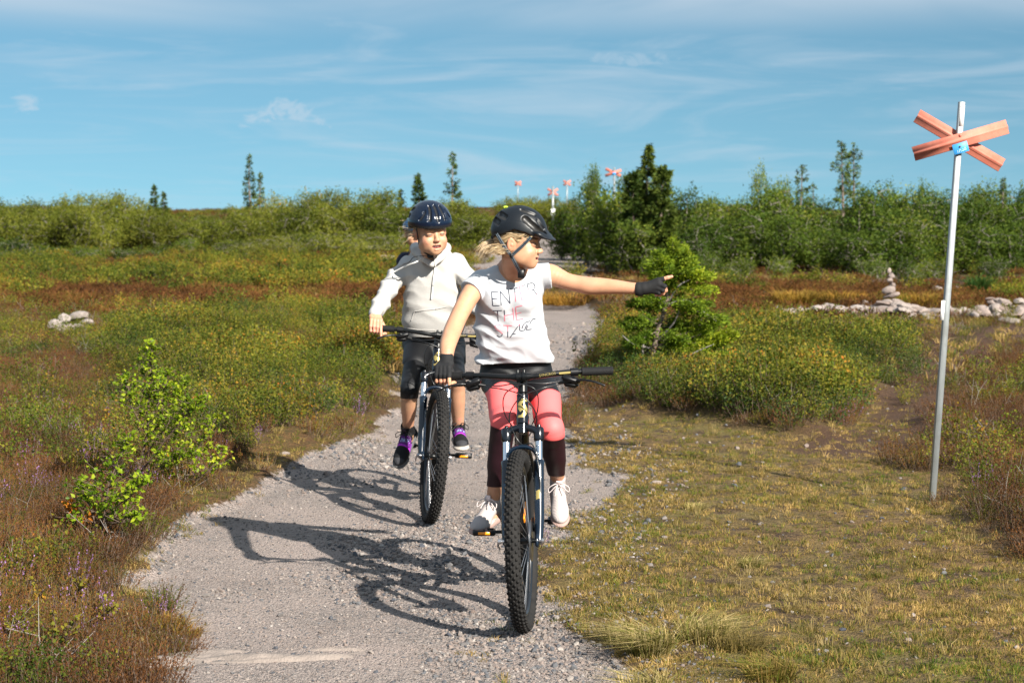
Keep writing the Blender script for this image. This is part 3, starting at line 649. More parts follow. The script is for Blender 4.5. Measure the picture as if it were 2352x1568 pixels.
for gname, fmt in [('low yellow bushes before the left thicket', 'low yellow green bush before the left thicket, %s of them from the left'), ('low green bushes at the far left', 'low fresh green bush at the far left thicket foot, %s of them from the left'),
                   ('distant bushes at the path crest', 'distant round bush by the path crest, %s of them from the left'), ('low green bushes below the right thicket', 'low green bush at the right thicket foot, %s of them from the left')]:
    relabel([o for o in COL.objects if o.get('group') == gname and o.parent is None], fmt)
def conifer_meshes(seed, h, w, nwh, dens, mat, shape=1.0, bare=.1, nl=.10, gap=0., sub=False, lean=0.):
    rng = np.random.default_rng(seed); cr = MB(); tr = MB()
    axis = lambda t: Vector((lean*h*t*t+.03*h*sin(t*5+seed)*.3, .02*h*sin(t*4+seed*2), h*t))
    tr.tube([axis(t) for t in np.linspace(-.02, 1, 9)], [.028*h*(1-t)*.6+.006 for t in np.linspace(0, 1, 9)], 6)
    PP = []; DD = []; LV = []
    for i in range(nwh):
        t = bare+(1-bare)*(i/(nwh-1))**.9
        if t > .985: t = .985
        n = rng.integers(4, 7); R = w*.56*((1-t)**shape)*rng.uniform(.7, 1.2)+.008*h
        for j in range(n):
            if rng.random() < gap: continue
            a = 2*pi*(j+rng.random())/n; L = R*rng.uniform(.55, 1.2); o = axis(min(.985, t+rng.normal(0, .018)))
            pts = [o, o+Vector((cos(a), sin(a), .10))*L*.5, o+Vector((cos(a), sin(a), .0))*L+Vector((0, 0, L*rng.uniform(0, .4)))]
            tr.tube(pts, [.010*h*(1-t)*.5+.004, .005, .003], 3)
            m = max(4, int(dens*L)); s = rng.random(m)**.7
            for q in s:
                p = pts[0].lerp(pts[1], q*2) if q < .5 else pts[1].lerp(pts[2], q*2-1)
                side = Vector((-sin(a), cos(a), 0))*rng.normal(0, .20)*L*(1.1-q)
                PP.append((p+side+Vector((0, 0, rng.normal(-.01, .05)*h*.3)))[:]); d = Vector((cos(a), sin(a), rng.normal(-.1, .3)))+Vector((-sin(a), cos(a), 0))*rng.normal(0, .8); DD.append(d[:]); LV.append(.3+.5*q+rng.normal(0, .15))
    for q in range(int(dens*h*.10)):
        t = rng.uniform(.84, 1.0); PP.append((axis(t)+Vector((rng.normal(0, .008), rng.normal(0, .008), 0))*h*(1.05-t)*6)[:]); DD.append((rng.normal(0, .5), rng.normal(0, .5), 1)); LV.append(.6)
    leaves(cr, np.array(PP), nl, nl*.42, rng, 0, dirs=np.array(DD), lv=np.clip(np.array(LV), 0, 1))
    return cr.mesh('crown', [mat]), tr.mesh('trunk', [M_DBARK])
def conifer(px, Y, top, w, seed, label, mat=M_SPR, name='spruce_tree', **k):
    x = P(px, 500, Y).x; z = Hs(x, Y); h = P(px, top, Y).z-z
    c, t = conifer_meshes(seed, h, w, k.pop('nwh', 14), k.pop('dens', 60), mat, **k)
    o = empty(name, (x, Y, z), label=label, cat='tree'); link('crown', c, o); link('trunk', t, o); return o
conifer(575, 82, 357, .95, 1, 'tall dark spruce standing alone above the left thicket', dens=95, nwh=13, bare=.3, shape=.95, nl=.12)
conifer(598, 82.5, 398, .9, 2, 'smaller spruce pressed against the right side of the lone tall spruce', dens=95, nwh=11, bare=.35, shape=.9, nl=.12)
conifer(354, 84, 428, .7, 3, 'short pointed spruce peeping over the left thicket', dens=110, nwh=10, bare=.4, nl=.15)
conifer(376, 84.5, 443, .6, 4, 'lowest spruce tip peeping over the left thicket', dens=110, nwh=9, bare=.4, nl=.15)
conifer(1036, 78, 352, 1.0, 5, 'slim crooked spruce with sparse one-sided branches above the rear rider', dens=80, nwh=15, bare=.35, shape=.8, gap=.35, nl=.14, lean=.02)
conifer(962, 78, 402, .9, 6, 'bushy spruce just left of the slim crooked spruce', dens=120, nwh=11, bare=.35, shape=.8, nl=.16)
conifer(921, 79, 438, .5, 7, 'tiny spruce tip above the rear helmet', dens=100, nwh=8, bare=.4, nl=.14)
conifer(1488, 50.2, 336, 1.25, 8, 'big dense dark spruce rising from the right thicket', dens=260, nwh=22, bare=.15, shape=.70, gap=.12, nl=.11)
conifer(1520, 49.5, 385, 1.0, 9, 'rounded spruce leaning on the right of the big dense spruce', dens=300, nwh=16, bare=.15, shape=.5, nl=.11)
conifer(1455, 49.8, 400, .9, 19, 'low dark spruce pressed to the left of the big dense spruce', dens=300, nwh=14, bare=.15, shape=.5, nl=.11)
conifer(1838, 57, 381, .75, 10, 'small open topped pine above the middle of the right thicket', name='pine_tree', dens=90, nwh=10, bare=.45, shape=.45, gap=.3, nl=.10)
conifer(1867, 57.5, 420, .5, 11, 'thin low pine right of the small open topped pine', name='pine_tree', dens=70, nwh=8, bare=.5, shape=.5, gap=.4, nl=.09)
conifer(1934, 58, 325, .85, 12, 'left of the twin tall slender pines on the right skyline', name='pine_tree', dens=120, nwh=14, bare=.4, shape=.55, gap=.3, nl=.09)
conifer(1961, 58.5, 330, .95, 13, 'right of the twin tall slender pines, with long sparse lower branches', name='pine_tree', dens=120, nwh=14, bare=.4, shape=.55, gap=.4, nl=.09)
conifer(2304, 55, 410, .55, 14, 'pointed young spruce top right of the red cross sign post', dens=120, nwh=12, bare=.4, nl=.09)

# young straggly spruce by the pointing hand
def young_spruce():
    rng = np.random.default_rng(31); cr = MB(); tr = MB()
    bx, by, bz = G(1500, 862); base = Vector((bx, by, bz)); sc = by/4573.
    def L(px, py, dy=0.): return P(px, py, by+dy)-base
    PP = []; DD = []; LV = []
    def twig(a, b, n, w=.05, droop=.0, lv=.6):
        """needle sprays along a to b with short side shoots"""
        d = (b-a); Ln = d.length; dn = d.normalized(); side = dn.cross(Vector((0, 0, 1))).normalized()
        for i in range(n):
            q = rng.random(); p = a.lerp(b, q); sgn = 1 if rng.random() < .5 else -1; sl = w*(1.15-q)*rng.uniform(.4, 1)
            for j in range(5):
                r = j/5; pp = p+(side*sgn+dn*.8+Vector((0, 0, rng.normal(0, .25))))*sl*r; PP.append(pp[:])
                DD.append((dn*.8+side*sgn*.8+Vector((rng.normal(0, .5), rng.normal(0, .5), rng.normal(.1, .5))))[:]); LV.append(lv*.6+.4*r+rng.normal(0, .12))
    trunk = [L(1500, 872), L(1498, 820, .02), L(1510, 760), L(1530, 700), L(1540, 650), L(1556, 600), L(1548, 570), L(1550, 556)]
    tr.tube(trunk, [.030, .026, .022, .018, .014, .010, .006, .003], 7, mat=0)
    stem2 = [L(1478, 870, .1), L(1476, 800, .1), L(1484, 740, .12), L(1500, 690, .1)]; tr.tube(stem2, [.014, .011, .007, .004], 6, mat=1)
    for pts in ([L(1530, 700), L(1580, 690, -.1), L(1615, 715, -.1), L(1645, 737, -.12)], [L(1510, 780), L(1545, 745, -.15), L(1560, 715, -.2)], [L(1548, 640), L(1580, 615, -.05), L(1600, 600)], [L(1536, 690), L(1560, 655, -.1), L(1590, 640, -.1)],
                [L(1500, 860), L(1545, 840, -.2), L(1590, 812, -.3), L(1640, 790, -.3)], [L(1498, 800), L(1455, 790, -.2), L(1430, 770, -.2)], [L(1530, 700), L(1500, 670, -.2), L(1480, 660, -.2)]):
        tr.tube(crv(pts, 4), list(np.interp(np.arange(len(pts)*4-3), [0, len(pts)*4-4], [.011, .003])), 5, mat=1)
    # branch tips: from, to, needle count
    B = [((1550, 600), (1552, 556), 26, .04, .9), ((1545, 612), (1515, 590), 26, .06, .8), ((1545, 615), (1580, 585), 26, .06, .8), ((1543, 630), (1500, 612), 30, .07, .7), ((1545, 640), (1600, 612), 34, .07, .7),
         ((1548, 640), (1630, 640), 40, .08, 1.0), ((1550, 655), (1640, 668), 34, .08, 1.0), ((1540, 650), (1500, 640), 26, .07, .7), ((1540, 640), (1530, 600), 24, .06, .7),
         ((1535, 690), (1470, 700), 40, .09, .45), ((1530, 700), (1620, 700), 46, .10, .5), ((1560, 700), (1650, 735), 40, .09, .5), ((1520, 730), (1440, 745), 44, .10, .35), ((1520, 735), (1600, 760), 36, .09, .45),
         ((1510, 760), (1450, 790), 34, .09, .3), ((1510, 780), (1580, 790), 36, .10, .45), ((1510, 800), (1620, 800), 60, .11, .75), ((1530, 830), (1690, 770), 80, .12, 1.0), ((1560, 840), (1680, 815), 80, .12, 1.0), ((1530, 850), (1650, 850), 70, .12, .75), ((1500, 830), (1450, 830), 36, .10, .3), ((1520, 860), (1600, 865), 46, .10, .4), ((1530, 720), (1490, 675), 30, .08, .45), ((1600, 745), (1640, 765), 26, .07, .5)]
    for (x0, y0), (x1, y1), n, w, lv in B:
        for r in range(4):
            dy = rng.normal(0, .18); dx = rng.normal(0, 9); dyy = rng.normal(0, 7)
            a = L(x0, y0, 0); b = L(x1+dx, y1+dyy, dy); tr.tube([a, a.lerp(b, .6)+Vector((0, 0, -.01)), b], [.005, .003, .002], 3, mat=0); twig(a.lerp(b, .15), b, int(n*2.0), w*1.0, lv=lv)
    ey = [556, 575, 600, 650, 700, 750, 800, 850]; el0 = [1542, 1528, 1505, 1488, 1450, 1425, 1432, 1440]; el1 = [1556, 1578, 1608, 1638, 1645, 1655, 1685, 1690]; tx = [1550, 1551, 1556, 1540, 1530, 1512, 1500, 1500]
    for i in range(58):
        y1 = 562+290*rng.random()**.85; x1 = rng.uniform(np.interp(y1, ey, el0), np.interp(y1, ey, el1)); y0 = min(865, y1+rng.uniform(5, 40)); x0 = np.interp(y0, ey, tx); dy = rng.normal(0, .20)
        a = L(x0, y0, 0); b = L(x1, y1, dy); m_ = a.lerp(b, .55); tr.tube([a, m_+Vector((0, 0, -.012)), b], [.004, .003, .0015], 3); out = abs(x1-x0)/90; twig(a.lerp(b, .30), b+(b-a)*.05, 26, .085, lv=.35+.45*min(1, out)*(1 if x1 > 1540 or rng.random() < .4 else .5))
    PP = [(p[0]+rng.normal(0, .012), p[1]+rng.normal(0, .02), p[2]+rng.normal(0, .018)) for p in PP]
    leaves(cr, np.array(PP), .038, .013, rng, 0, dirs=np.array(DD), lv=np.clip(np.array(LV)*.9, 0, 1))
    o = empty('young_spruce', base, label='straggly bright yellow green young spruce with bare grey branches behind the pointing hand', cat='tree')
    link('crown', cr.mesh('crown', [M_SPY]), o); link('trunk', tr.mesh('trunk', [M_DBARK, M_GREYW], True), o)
young_spruce()

def sapling(name, stems, label, cat, leaf, ll, nl, seed, side=.22, lvs=(0, 1), bark=STEM, spread=(.3, 1.0), hang=0.):
    """stems: lists of (px, py, dy) from foot to tip"""
    rng = np.random.default_rng(seed); cr = MB(); tr = MB()
    bx, by, bz = G(*stems[0][0][:2]); base = Vector((bx, by, bz)); PP = []; DD = []
    for st in stems:
        pts = [P(q[0], q[1], by+q[2])-base for q in st]; n = len(pts); H_ = (pts[-1]-pts[0]).length
        tr.tube(pts, [H_*.008*(1-.75*i/(n-1))+.0012 for i in range(n)], 5)
        for j in range(int(nl*H_)):
            t = rng.uniform(*spread)*(n-1)*.999; i = int(t); p = pts[i].lerp(pts[i+1], t-i)
            d = Vector((rng.normal(), rng.normal(), rng.uniform(.2, 1.0))).normalized(); L = side*(1.15-t/(n-1))*rng.uniform(.3, 1)
            e = p+d*L; tr.tube([p, p+d*L*.55+Vector((0, 0, .004)), e], [.0022, .0016, .001], 3)
            for q in range(max(3, int(L/.018))):
                r = rng.uniform(.25, 1.05); PP.append((p+d*L*r+Vector((rng.normal(0, .006), rng.normal(0, .006), rng.normal(0, .004))))[:]); DD.append((rng.normal(), rng.normal()-.3, rng.normal(.0-hang, .7)))
    leaves(cr, np.array(PP), ll, ll*.82, rng, 0, dirs=np.array(DD), lv=rng.uniform(lvs[0], lvs[1], len(PP)))
    o = empty(name, base, label=label, cat=cat); link('foliage', cr.mesh('foliage', [leaf]), o); link('stem', tr.mesh('stem', [bark], True), o); return o
sapling('birch_sapling', [[(300, 1140, 0), (318, 1080, 0), (338, 1000, .02), (343, 900, .0), (346, 830, 0), (350, 785, 0)], [(318, 1090, 0), (380, 1010, -.15), (430, 950, -.2), (470, 915, -.2)], [(330, 1050, 0), (395, 960, .1), (430, 870, .15)], [(338, 1000, 0), (300, 930, -.1), (290, 860, -.1)], [(320, 1110, 0), (390, 1060, -.1), (450, 1040, -.1)], [(338, 980, 0), (375, 900, .1), (390, 850, .1)]], 'upright birch sapling with round bright green leaves on the left heath', 'sapling', M_SAP, .025, 150, 61, side=.28, lvs=(0, .85))
sapling('birch_sapling', [[(232, 1255, 0), (240, 1180, 0), (250, 1110, -.02), (275, 1050, 0), (300, 1000, 0)], [(232, 1255, 0), (210, 1170, .05), (180, 1100, .1)], [(240, 1180, 0), (300, 1140, -.1), (330, 1100, -.12)], [(240, 1200, 0), (280, 1200, -.1), (320, 1180, -.1)]], 'lower birch sapling with large glossy leaves nearest the left path edge', 'sapling', M_SAP, .027, 120, 62, side=.26, lvs=(0, .75))
sapling('birch_sapling', [[(420, 1130, 0), (440, 1060, 0), (470, 1000, 0), (505, 950, 0)], [(420, 1130, 0), (480, 1080, -.1), (515, 1030, -.1)], [(420, 1130, 0), (385, 1080, 0), (360, 1030, .1)]], 'small birch sapling with yellowing leaves right of the upright sapling', 'sapling', M_SAP, .025, 120, 63, side=.26, lvs=(.2, .97))
sapling('birch_sapling', [[(175, 1240, 0), (165, 1190, 0), (160, 1150, 0)], [(175, 1240, 0), (200, 1200, -.05), (215, 1175, -.05)]], 'scrap of sapling with orange withered leaves at the left', 'sapling', leafmat('withered_leaf', [(0, (.45, .14, .02)), (1, (.60, .25, .03))], .35), .032, 60, 64, side=.08)
sapling('twig_shrub', [[(1350, 845, 0), (1352, 800, 0), (1340, 770, 0)], [(1350, 840, 0), (1375, 790, 0), (1390, 768, .1)], [(1350, 840, 0), (1325, 800, 0), (1312, 780, 0)]], 'bare twiggy little shrub with few ochre leaves at the right path edge', 'shrub', M_YEL, .028, 22, 65, side=.16, lvs=(.4, 1))
for i, (a, b) in enumerate([((1390, 900), (1405, 840)), ((1435, 890), (1440, 830)), ((60, 1420), (70, 1330)), ((130, 1520), (120, 1400)), ((220, 1440), (235, 1370)), ((30, 1500), (20, 1430)), ((160, 1380), (190, 1320))]):
    sapling('dwarf_birch', [[(a[0], a[1], 0), ((a[0]+b[0])/2+8, (a[1]+b[1])/2, 0), (b[0], b[1], 0)], [(a[0], a[1], 0), (a[0]+25, (a[1]+b[1])/2, -.05), (a[0]+48, b[1]+18, -.1)]],
            ['yellow leaved dwarf birch sprig left of the young spruce foot', 'ochre leaved dwarf birch sprig right under the young spruce', 'dwarf birch sprig with yellow coin leaves in the lower left heath', 'low dwarf birch sprig nearest the lower left corner', 'yellow dotted sprig beside the lower path edge on the left', 'small sprig at the far left edge low in the heath', 'single yellow leaved sprig among brown heather on the left'][i], 'shrub', M_YEL, .020, 60, 70+i, side=.09, lvs=(.4, 1))

# ------------------------------------------------------------------ trail marker signs
def salmon():
    t = NT('faded_salmon_paint'); n = t.noise(45, 5, .7, t.objco()); c = t.mix(n, (.46, .130, .090), (.60, .195, .135))
    sc = t.ramp(t.noise(90, 3, .8, t.objco()), [(.70, (0, 0, 0)), (.76, (1, 1, 1))]); c = t.mix(t.ramp(t.noise(14, 4, .6, t.objco()), [(.4, (0, 0, 0)), (.75, (.45, .45, .45))]), c, (.62, .30, .22)); c = t.mix(sc, c, (.20, .14, .12))
    return t.end(t.pbsdf(c, .55, 0, .3))
M_SAL = salmon()
def galv():
    t = NT('galvanised_steel'); v = t.vscale(t.objco(), (60, 60, 6)); n = t.noise(1, 5, .7, v); c = t.mix(n, (.20, .215, .22), (.42, .45, .46))
    c = t.mix(t.ramp(t.noise(9, 4, .6, t.objco()), [(.45, (0, 0, 0)), (.7, (.5, .5, .5))]), c, (.17, .17, .15))
    return t.end(t.pbsdf(c, .48, .55, .5, t.bump(n, .001)))
M_GALV = galv()
M_WHITE = simple('white_reflector', (.78, .78, .78), .4, var=.08, vscale=60)
M_BLUE = simple('faded_blue_plate', (.035, .27, .62), .5, var=.25, vscale=60)
M_INK = simple('white_plate_ink', (.75, .82, .85), .6)
M_BOLT = simple('rusty_bolt', (.16, .11, .09), .5, .5)
def marker(px_base, py_base, Y, top, planks, pole_w=.032, tophead=None, full=True, label='', plate=True, zbase=None):
    base = P(px_base, py_base, Y); base.z = Hs(base.x, Y)-.03 if zbase is None else zbase
    tp = P(top[0], top[1], Y)
    o = empty('trail_marker', base, label=label, cat='trail marker')
    ax = (tp-base); Lh = ax.length; axn = ax.normalized(); R = axn.to_track_quat('Z', 'Y').to_matrix()
    R = Matrix(( (1,0,0),(0,1,0),(0,0,1) )); zx = axn; xx = Vector((1, 0.12, 0)); xx = (xx-zx*xx.dot(zx)).normalized(); yx = zx.cross(xx); R = Matrix((xx, yx, zx)).transposed()
    mb = MB(); mb.box(axn*Lh/2, (pole_w, pole_w*.8, Lh), R, bev=.003 if full else 0)
    link('pole', mb.mesh('pole', [M_GALV]), o)
    def at(px, py, dy): return P(px, py, Y+dy)-base
    for i, (x0, y0, x1, y1, wpx, dy) in enumerate(planks):
        a = at(x0, y0, dy); b = at(x1, y1, dy); w = wpx/FPX*Y; u = (b-a).normalized(); v = Vector((0, 1, 0)).cross(u).normalized(); v = -v if v.z < 0 else v; nrm = Vector((0, -1, 0))
        if full: pr = [(-.5, 0), (-.47, .003), (-.12, .003), (-.03, .014), (.07, .014), (.16, .003), (.47, .003), (.5, 0)]
        else: pr = [(-.5, 0), (-.1, .0), (0, .05*w), (.1, 0), (.5, 0)]
        V = []; th = .0018 if full else .004
        for s_, end in ((0, a), (1, b)):
            for off in (0, -th):
                for q, hgt in pr: V.append(end+v*q*w+nrm*(hgt+off))
        n = len(pr); Q = [[k, k+1, 2*n+k+1, 2*n+k] for k in range(n-1)]+[[n+k+1, n+k, 3*n+k, 3*n+k+1] for k in range(n-1)]
        Q += [[0, 2*n, 3*n, n], [n-1, 2*n-1, 4*n-1, 3*n-1]]+[[k, n+k, n+k+1, k+1] for k in range(n-1)]+[[2*n+k, 2*n+k+1, 3*n+k+1, 3*n+k] for k in range(n-1)]
        m = MB(); m.add(V, Q); link('plank', m.mesh('plank', [M_SAL]), o)
    return o, at, R, axn, Lh
mk_, at_, R_, ax_, L_ = marker(2140, 1152, 10.87, (2209, 234), [(2106, 266, 2301, 380, 33, .022), (2098, 354, 2314, 291, 33, -.019)], .034, label='near red wooden cross on a leaning grey steel pole with blue number plate')
def sign_details():
    p = (at_(2211.5, 245, -.0150), at_(2207.5, 288, -.0150)); c = (p[0]+p[1])/2
    m = MB(); m.box(c, (.024, .002, (p[0]-p[1]).length+.01), R_); link('reflector', m.mesh('reflector', [M_WHITE]), mk_)
    p = (at_(2166, 690, -.0150), at_(2164, 735, -.0150)); c = (p[0]+p[1])/2
    m = MB(); m.box(c, (.020, .002, (p[0]-p[1]).length), R_); link('worn_sticker', m.mesh('worn_sticker', [M_WHITE]), mk_)
    a = radians(16.5); u = Vector((cos(a), 0, sin(a))); v = Vector((-sin(a), 0, cos(a))); c = at_(2206.5, 340, -.0395)
    R = Matrix((u, Vector((0, 1, 0)), v)).transposed()
    m = MB(); m.box(c, (.084, .0015, .056), R, bev=.0006); pl = link('number_plate', m.mesh('number_plate', [M_BLUE]), mk_)
    m = MB()
    def stroke(pts): m.tube([c+u*x*.001+v*y*.001+Vector((0, -.0012, 0)) for x, y in pts], .0011, 4)
    arc = lambda cx, cy, r, a0, a1, n=9: [(cx+r*cos(radians(a0+(a1-a0)*i/n)), cy+r*1.15*sin(radians(a0+(a1-a0)*i/n))) for i in range(n+1)]
    stroke([(-21, -8), (-21, -22)]); stroke([(-12, -20)]+arc(-7, -13, 5, 180, 0)+[(-2, -20)]); stroke(arc(8, -13, 5, 110, -150)); stroke(arc(22, -13, 4.6, 0, 360, 12)); stroke([(19, -7), (24, 0), (28, 3)])
    link('digits', m.mesh('digits', [M_INK]), pl)
    for q, (px, py, r, dy) in enumerate([(2206, 311, .008, -.024), (2205, 337, .0055, -.042)]):
        m = MB(); cc = at_(px, py, dy); m.lathe([(0, .006), (r*.7, .005), (r, .001), (r, -.012)], Matrix.Rotation(radians(90), 3, 'X'), cc, 12)
        link('bolt', m.mesh('bolt', [M_BOLT if q else M_SAL], True), mk_)
sign_details()
marker(1269.5, 546, 100, (1270, 428), [(1258, 434, 1281.5, 449, 5, .03), (1258, 449, 1281.5, 434, 5, -.03)], .10, full=False, label='distant red cross on a pale pole with a small white board beside the far path')
wb = bpy.context.scene.objects['trail_marker.001']; m = MB(); m.box(P(1270, 487, 99.9)-wb.location, (.22, .02, .30), bev=.005); link('board', m.mesh('board', [M_WHITE]), wb)
marker(1189.5, 490, 161, (1189.5, 416), [(1182.5, 417, 1197, 426, 4.5, .03), (1182.5, 426, 1197, 417, 4.5, -.03)], .07, full=False, label='farthest small red cross on a thin pole standing on the path crest')
marker(1302, 510, 134, (1302.5, 414), [(1294, 415, 1311, 426, 4.5, .03), (1294, 426, 1311, 415, 4.5, -.03)], .08, full=False, label='small red cross on a dark pole right of the pole with the white board')
marker(1410, 560, 62, (1411, 385), [(1391, 388, 1426, 404, 6.5, .04), (1390, 404, 1427, 391, 6.5, -.04)], .05, full=False, label='red cross poking out of the birch thicket left of the big spruce')
wb = bpy.context.scene.objects['trail_marker.004']; m = MB(); m.box(P(1410.5, 399, 61.9)-wb.location, (.10, .02, .08)); link('number_plate', m.mesh('number_plate', [M_BLUE]), wb)

# ------------------------------------------------------------------ stones
def stonemat(name, a, b, lich=.0):
    t = NT(name); n = t.noise(14, 5, .65, t.objco()); c = t.mix(n, a, b); c = t.mix(t.ramp(t.rnd(), [(0, (0, 0, 0)), (1, (.5, .5, .5))]), c, (.27, .19, .16))
    return t.end(t.pbsdf(c, .85, 0, .25, t.bump(t.noise(60, 3, .6, t.objco()), .01, .6)))
M_ST = stonemat('pale_quartz_stone', (.20, .165, .15), (.42, .375, .34)); M_ST2 = stonemat('pinkish_stone', (.14, .11, .095), (.29, .235, .205))
ST = [stone_mesh(500+i, M_ST, 2, .62, .16) for i in range(6)]; ST2 = [stone_mesh(510+i, M_ST2, 2, .5, .16) for i in range(6)]
def pile(name, label, cat, items, seed, px0, py0, kinds=ST):
    rng = np.random.default_rng(seed); x0, y0, z0 = G(px0, py0); o = empty(name, (x0, y0, z0), label=label, cat=cat)
    for px, py, s, lift, fl in items:
        x, y, z = G(px, py)
        c = link('stone', kinds[rng.integers(len(kinds))] if rng.random() < .75 else ST2[rng.integers(6)], o, (x-x0, y-y0, z-z0+lift))
        c.rotation_euler = (rng.normal(0, .15), rng.normal(0, .15), rng.uniform(0, 6.28)); c.scale = (s, s*rng.uniform(.7, 1), s*fl)
    return o
r = np.random.default_rng(8)
it = []
for i in range(60): it.append((1795+i*3.7+r.normal(0, 5), 720+r.normal(0, 4), r.uniform(.06, .16), r.uniform(.01, .07), .75))
for i in range(70): it.append((2070+i*5.8+r.normal(0, 6), 730+r.normal(0, 6), r.uniform(.07, .20), r.uniform(.0, .12), .75))
for i in range(14): it.append((r.uniform(2260, 2352), 718+r.normal(0, 5), r.uniform(.08, .17), r.uniform(.08, .22), .6))
pile('stone_row', 'long low row of pale tumbled stones behind the red cross sign on the right', 'stone wall', it, 1, 2150, 724)
it = [(2000+k*5.2+r.normal(0, 6), 724+r.normal(0, 4), r.uniform(.09, .19), .03+.10*r.random()*sin(k/26*pi), .7) for k in range(27)]
it += [(2030, 716, .20, .10, .8), (2062, 717, .17, .10, .8), (2095, 722, .18, .06, .7)]
it += [(2038, 714, .15, .13, .7), (2056, 713, .14, .13, .7), (2047, 712, .135, .22, .7), (2043, 712, .12, .30, .8), (2048, 712, .10, .38, .8), (2043, 712, .085, .45, .9), (2047, 712, .07, .52, .9), (2041, 712, .045, .60, 1.6)]
pile('cairn', 'small standing cairn on a heap of pale stones left of the sign pole', 'cairn', it, 2, 2050, 718)
pile('rock_heap', 'cluster of white rocks lying in the heather at the left', 'rocks', [(128, 766, .15, .12, .6), (148, 758, .13, .15, .7), (182, 752, .16, .14, .6), (158, 770, .13, .09, .6), (172, 768, .10, .10, .7), (200, 760, .14, .10, .6), (140, 774, .09, .08, .7), (188, 768, .09, .10, .7)], 3, 160, 758, [q for q in ST])
def rock(px, py, s, fl, label, k=0, kinds=ST):
    x, y, z = G(px, py); o = link('rock', kinds[k], None, (x, y, z+s*fl*.25)); o.scale = (s, s*.8, s*fl); o.rotation_euler = (0, 0, px*.7); tagged(o, label, 'rock')
rock(250, 932, .10, .7, 'single whitish rock half hidden in heather above the birch sapling')
rock(885, 604, .55, .45, 'pale pinkish rock at the far left path edge behind the riders', 2); rock(905, 597, .4, .5, 'smaller pale rock right beside the pinkish path edge rock', 3)
rock(1705, 642, .22, .4, 'lighter of two flat stones on the dark soil right of the young spruce', 1); rock(1685, 643, .28, .3, 'long flat grey stone on the dark soil right of the young spruce', 4, ST2)
rock(2155, 668, .16, .7, 'white stone on the brown soil just left of the sign pole', 5); rock(2200, 668, .26, .35, 'flat pale stone on the brown soil just right of the sign pole', 2)
rock(1508, 1110, .028, .9, 'small pointed stone alone on the turf right of the front rider'); rock(2005, 640, .2, .5, 'grey stone lying on the soil left of the cairn top', 3, ST2)
rock(40, 972, .05, .7, 'small pale pinkish stone in the purple heather at the left', 1); rock(1610, 1270, .012, .8, 'dark little stone embedded in the turf', 1, ST2)
rock(655, 1045, .04, .6, 'pinkish pebble on the left path verge', 2); rock(735, 640, .2, .4, 'pale lichen covered stone far left heath', 4)
def slab():
    x, y, z = G(600, 1508); rng = np.random.default_rng(3); bm = bmesh.new(); bmesh.ops.create_grid(bm, x_segments=60, y_segments=24, size=1)
    for v in bm.verts:
        a, b = v.co.x, v.co.y; e = max(0, 1-(abs(a)**2.4+abs(b)**2.4)); n = float(fbm(np.array([a*2.2]), np.array([b*2+5]), 4, 61)[0]); n2 = float(fbm(np.array([a*1.1]), np.array([b*1.2]), 2, 66)[0])
        v.co.x = a*.46+.04*n2; v.co.y = b*.13+.03*a+.05*n2; v.co.z = -.03+.036*min(1, e*2.0)**.7+.030*n*min(1, e*3)
    me = bpy.data.meshes.new('slab'); bm.to_mesh(me); bm.free(); me.materials.append(simple('flat_path_rock', (.23, .19, .165), .85, var=.4, vscale=12, bump=.006, bscale=90))
    for p in me.polygons: p.use_smooth = True
    tagged(link('flat_rock', me, None, (x, y, z)), 'long flat pinkish rock slab flush with the gravel at the bottom of the path', 'rock')
slab()
# ------------------------------------------------------------------ grass tussocks
def tussock(px, py, R, h, n, label, seed, mats=(M_DRY,), lean=(-.5, -.2), w=.0035, name='grass_tussock'):
    x, y, z = G(px, py); me = grass_tuft(seed, R, h, n, w, list(mats), lean); tagged(link(name, me, None, (x, y, z)), label, 'grass tussock')
M_TUS = leafmat('tussock_blade', [(0, (.13, .16, .03)), (.3, (.28, .24, .08)), (.7, (.48, .37, .17)), (1, (.60, .48, .27))], .3, pscale=1, a=.8, b=.1, c=.3)
tussock(1490, 1500, .16, .14, 520, 'largest flattened straw tussock at the lower right of the path', 600, (M_TUS,))
tussock(1620, 1470, .18, .13, 520, 'pale straw tussock beside the largest one on its right', 601, (M_TUS,), (.5, .1))
tussock(1700, 1490, .18, .09, 380, 'flattened reddish straw tussock right of the pair', 602, (M_DRY,), (.7, -.1))
tussock(1420, 1470, .12, .10, 260, 'green tipped tussock nearest the gravel at the lower right', 603, (M_TUS,))
tussock(1770, 1560, .16, .11, 360, 'green and yellow tussock at the bottom edge right of centre', 604, (M_GRS,))
tussock(1480, 1600, .14, .12, 300, 'yellow green tussock cut by the bottom edge near the path', 605, (M_TUS,))
tussock(1690, 1085, .12, .05, 260, 'small yellow tussock on the turf above the middle right', 606, (M_DRY,), (.3, 0))
tussock(1600, 1170, .12, .05, 260, 'small green tussock on the turf halfway to the sign', 607, (M_TUS,), (.3, 0))
tussock(1725, 1300, .12, .06, 300, 'low yellow tussock alone in the middle of the turf', 608, (M_TUS,), (.3, 0))
tussock(2250, 672, .35, .42, 340, 'dark green rush clump right of the sign pole behind the stone row', 609, (M_RUSH,), (0, 0), .012, 'rush_clump')
tussock(1830, 700, .7, .30, 700, 'reddish yellow grass patch behind the stones, left part', 610, (M_REDG,), (0, 0), .012)
tussock(1930, 700, .7, .28, 700, 'green yellow grass patch behind the stones, right part', 611, (M_REDG,), (0, 0), .012)
tussock(2110, 706, .6, .30, 500, 'yellow grass patch between the cairn and the sign pole', 612, (M_REDG,), (0, 0), .012)
tussock(1310, 700, 1.0, .25, 700, 'ochre grass fringe where the path bends out of sight', 613, (M_REDG,), (0, 0), .012)
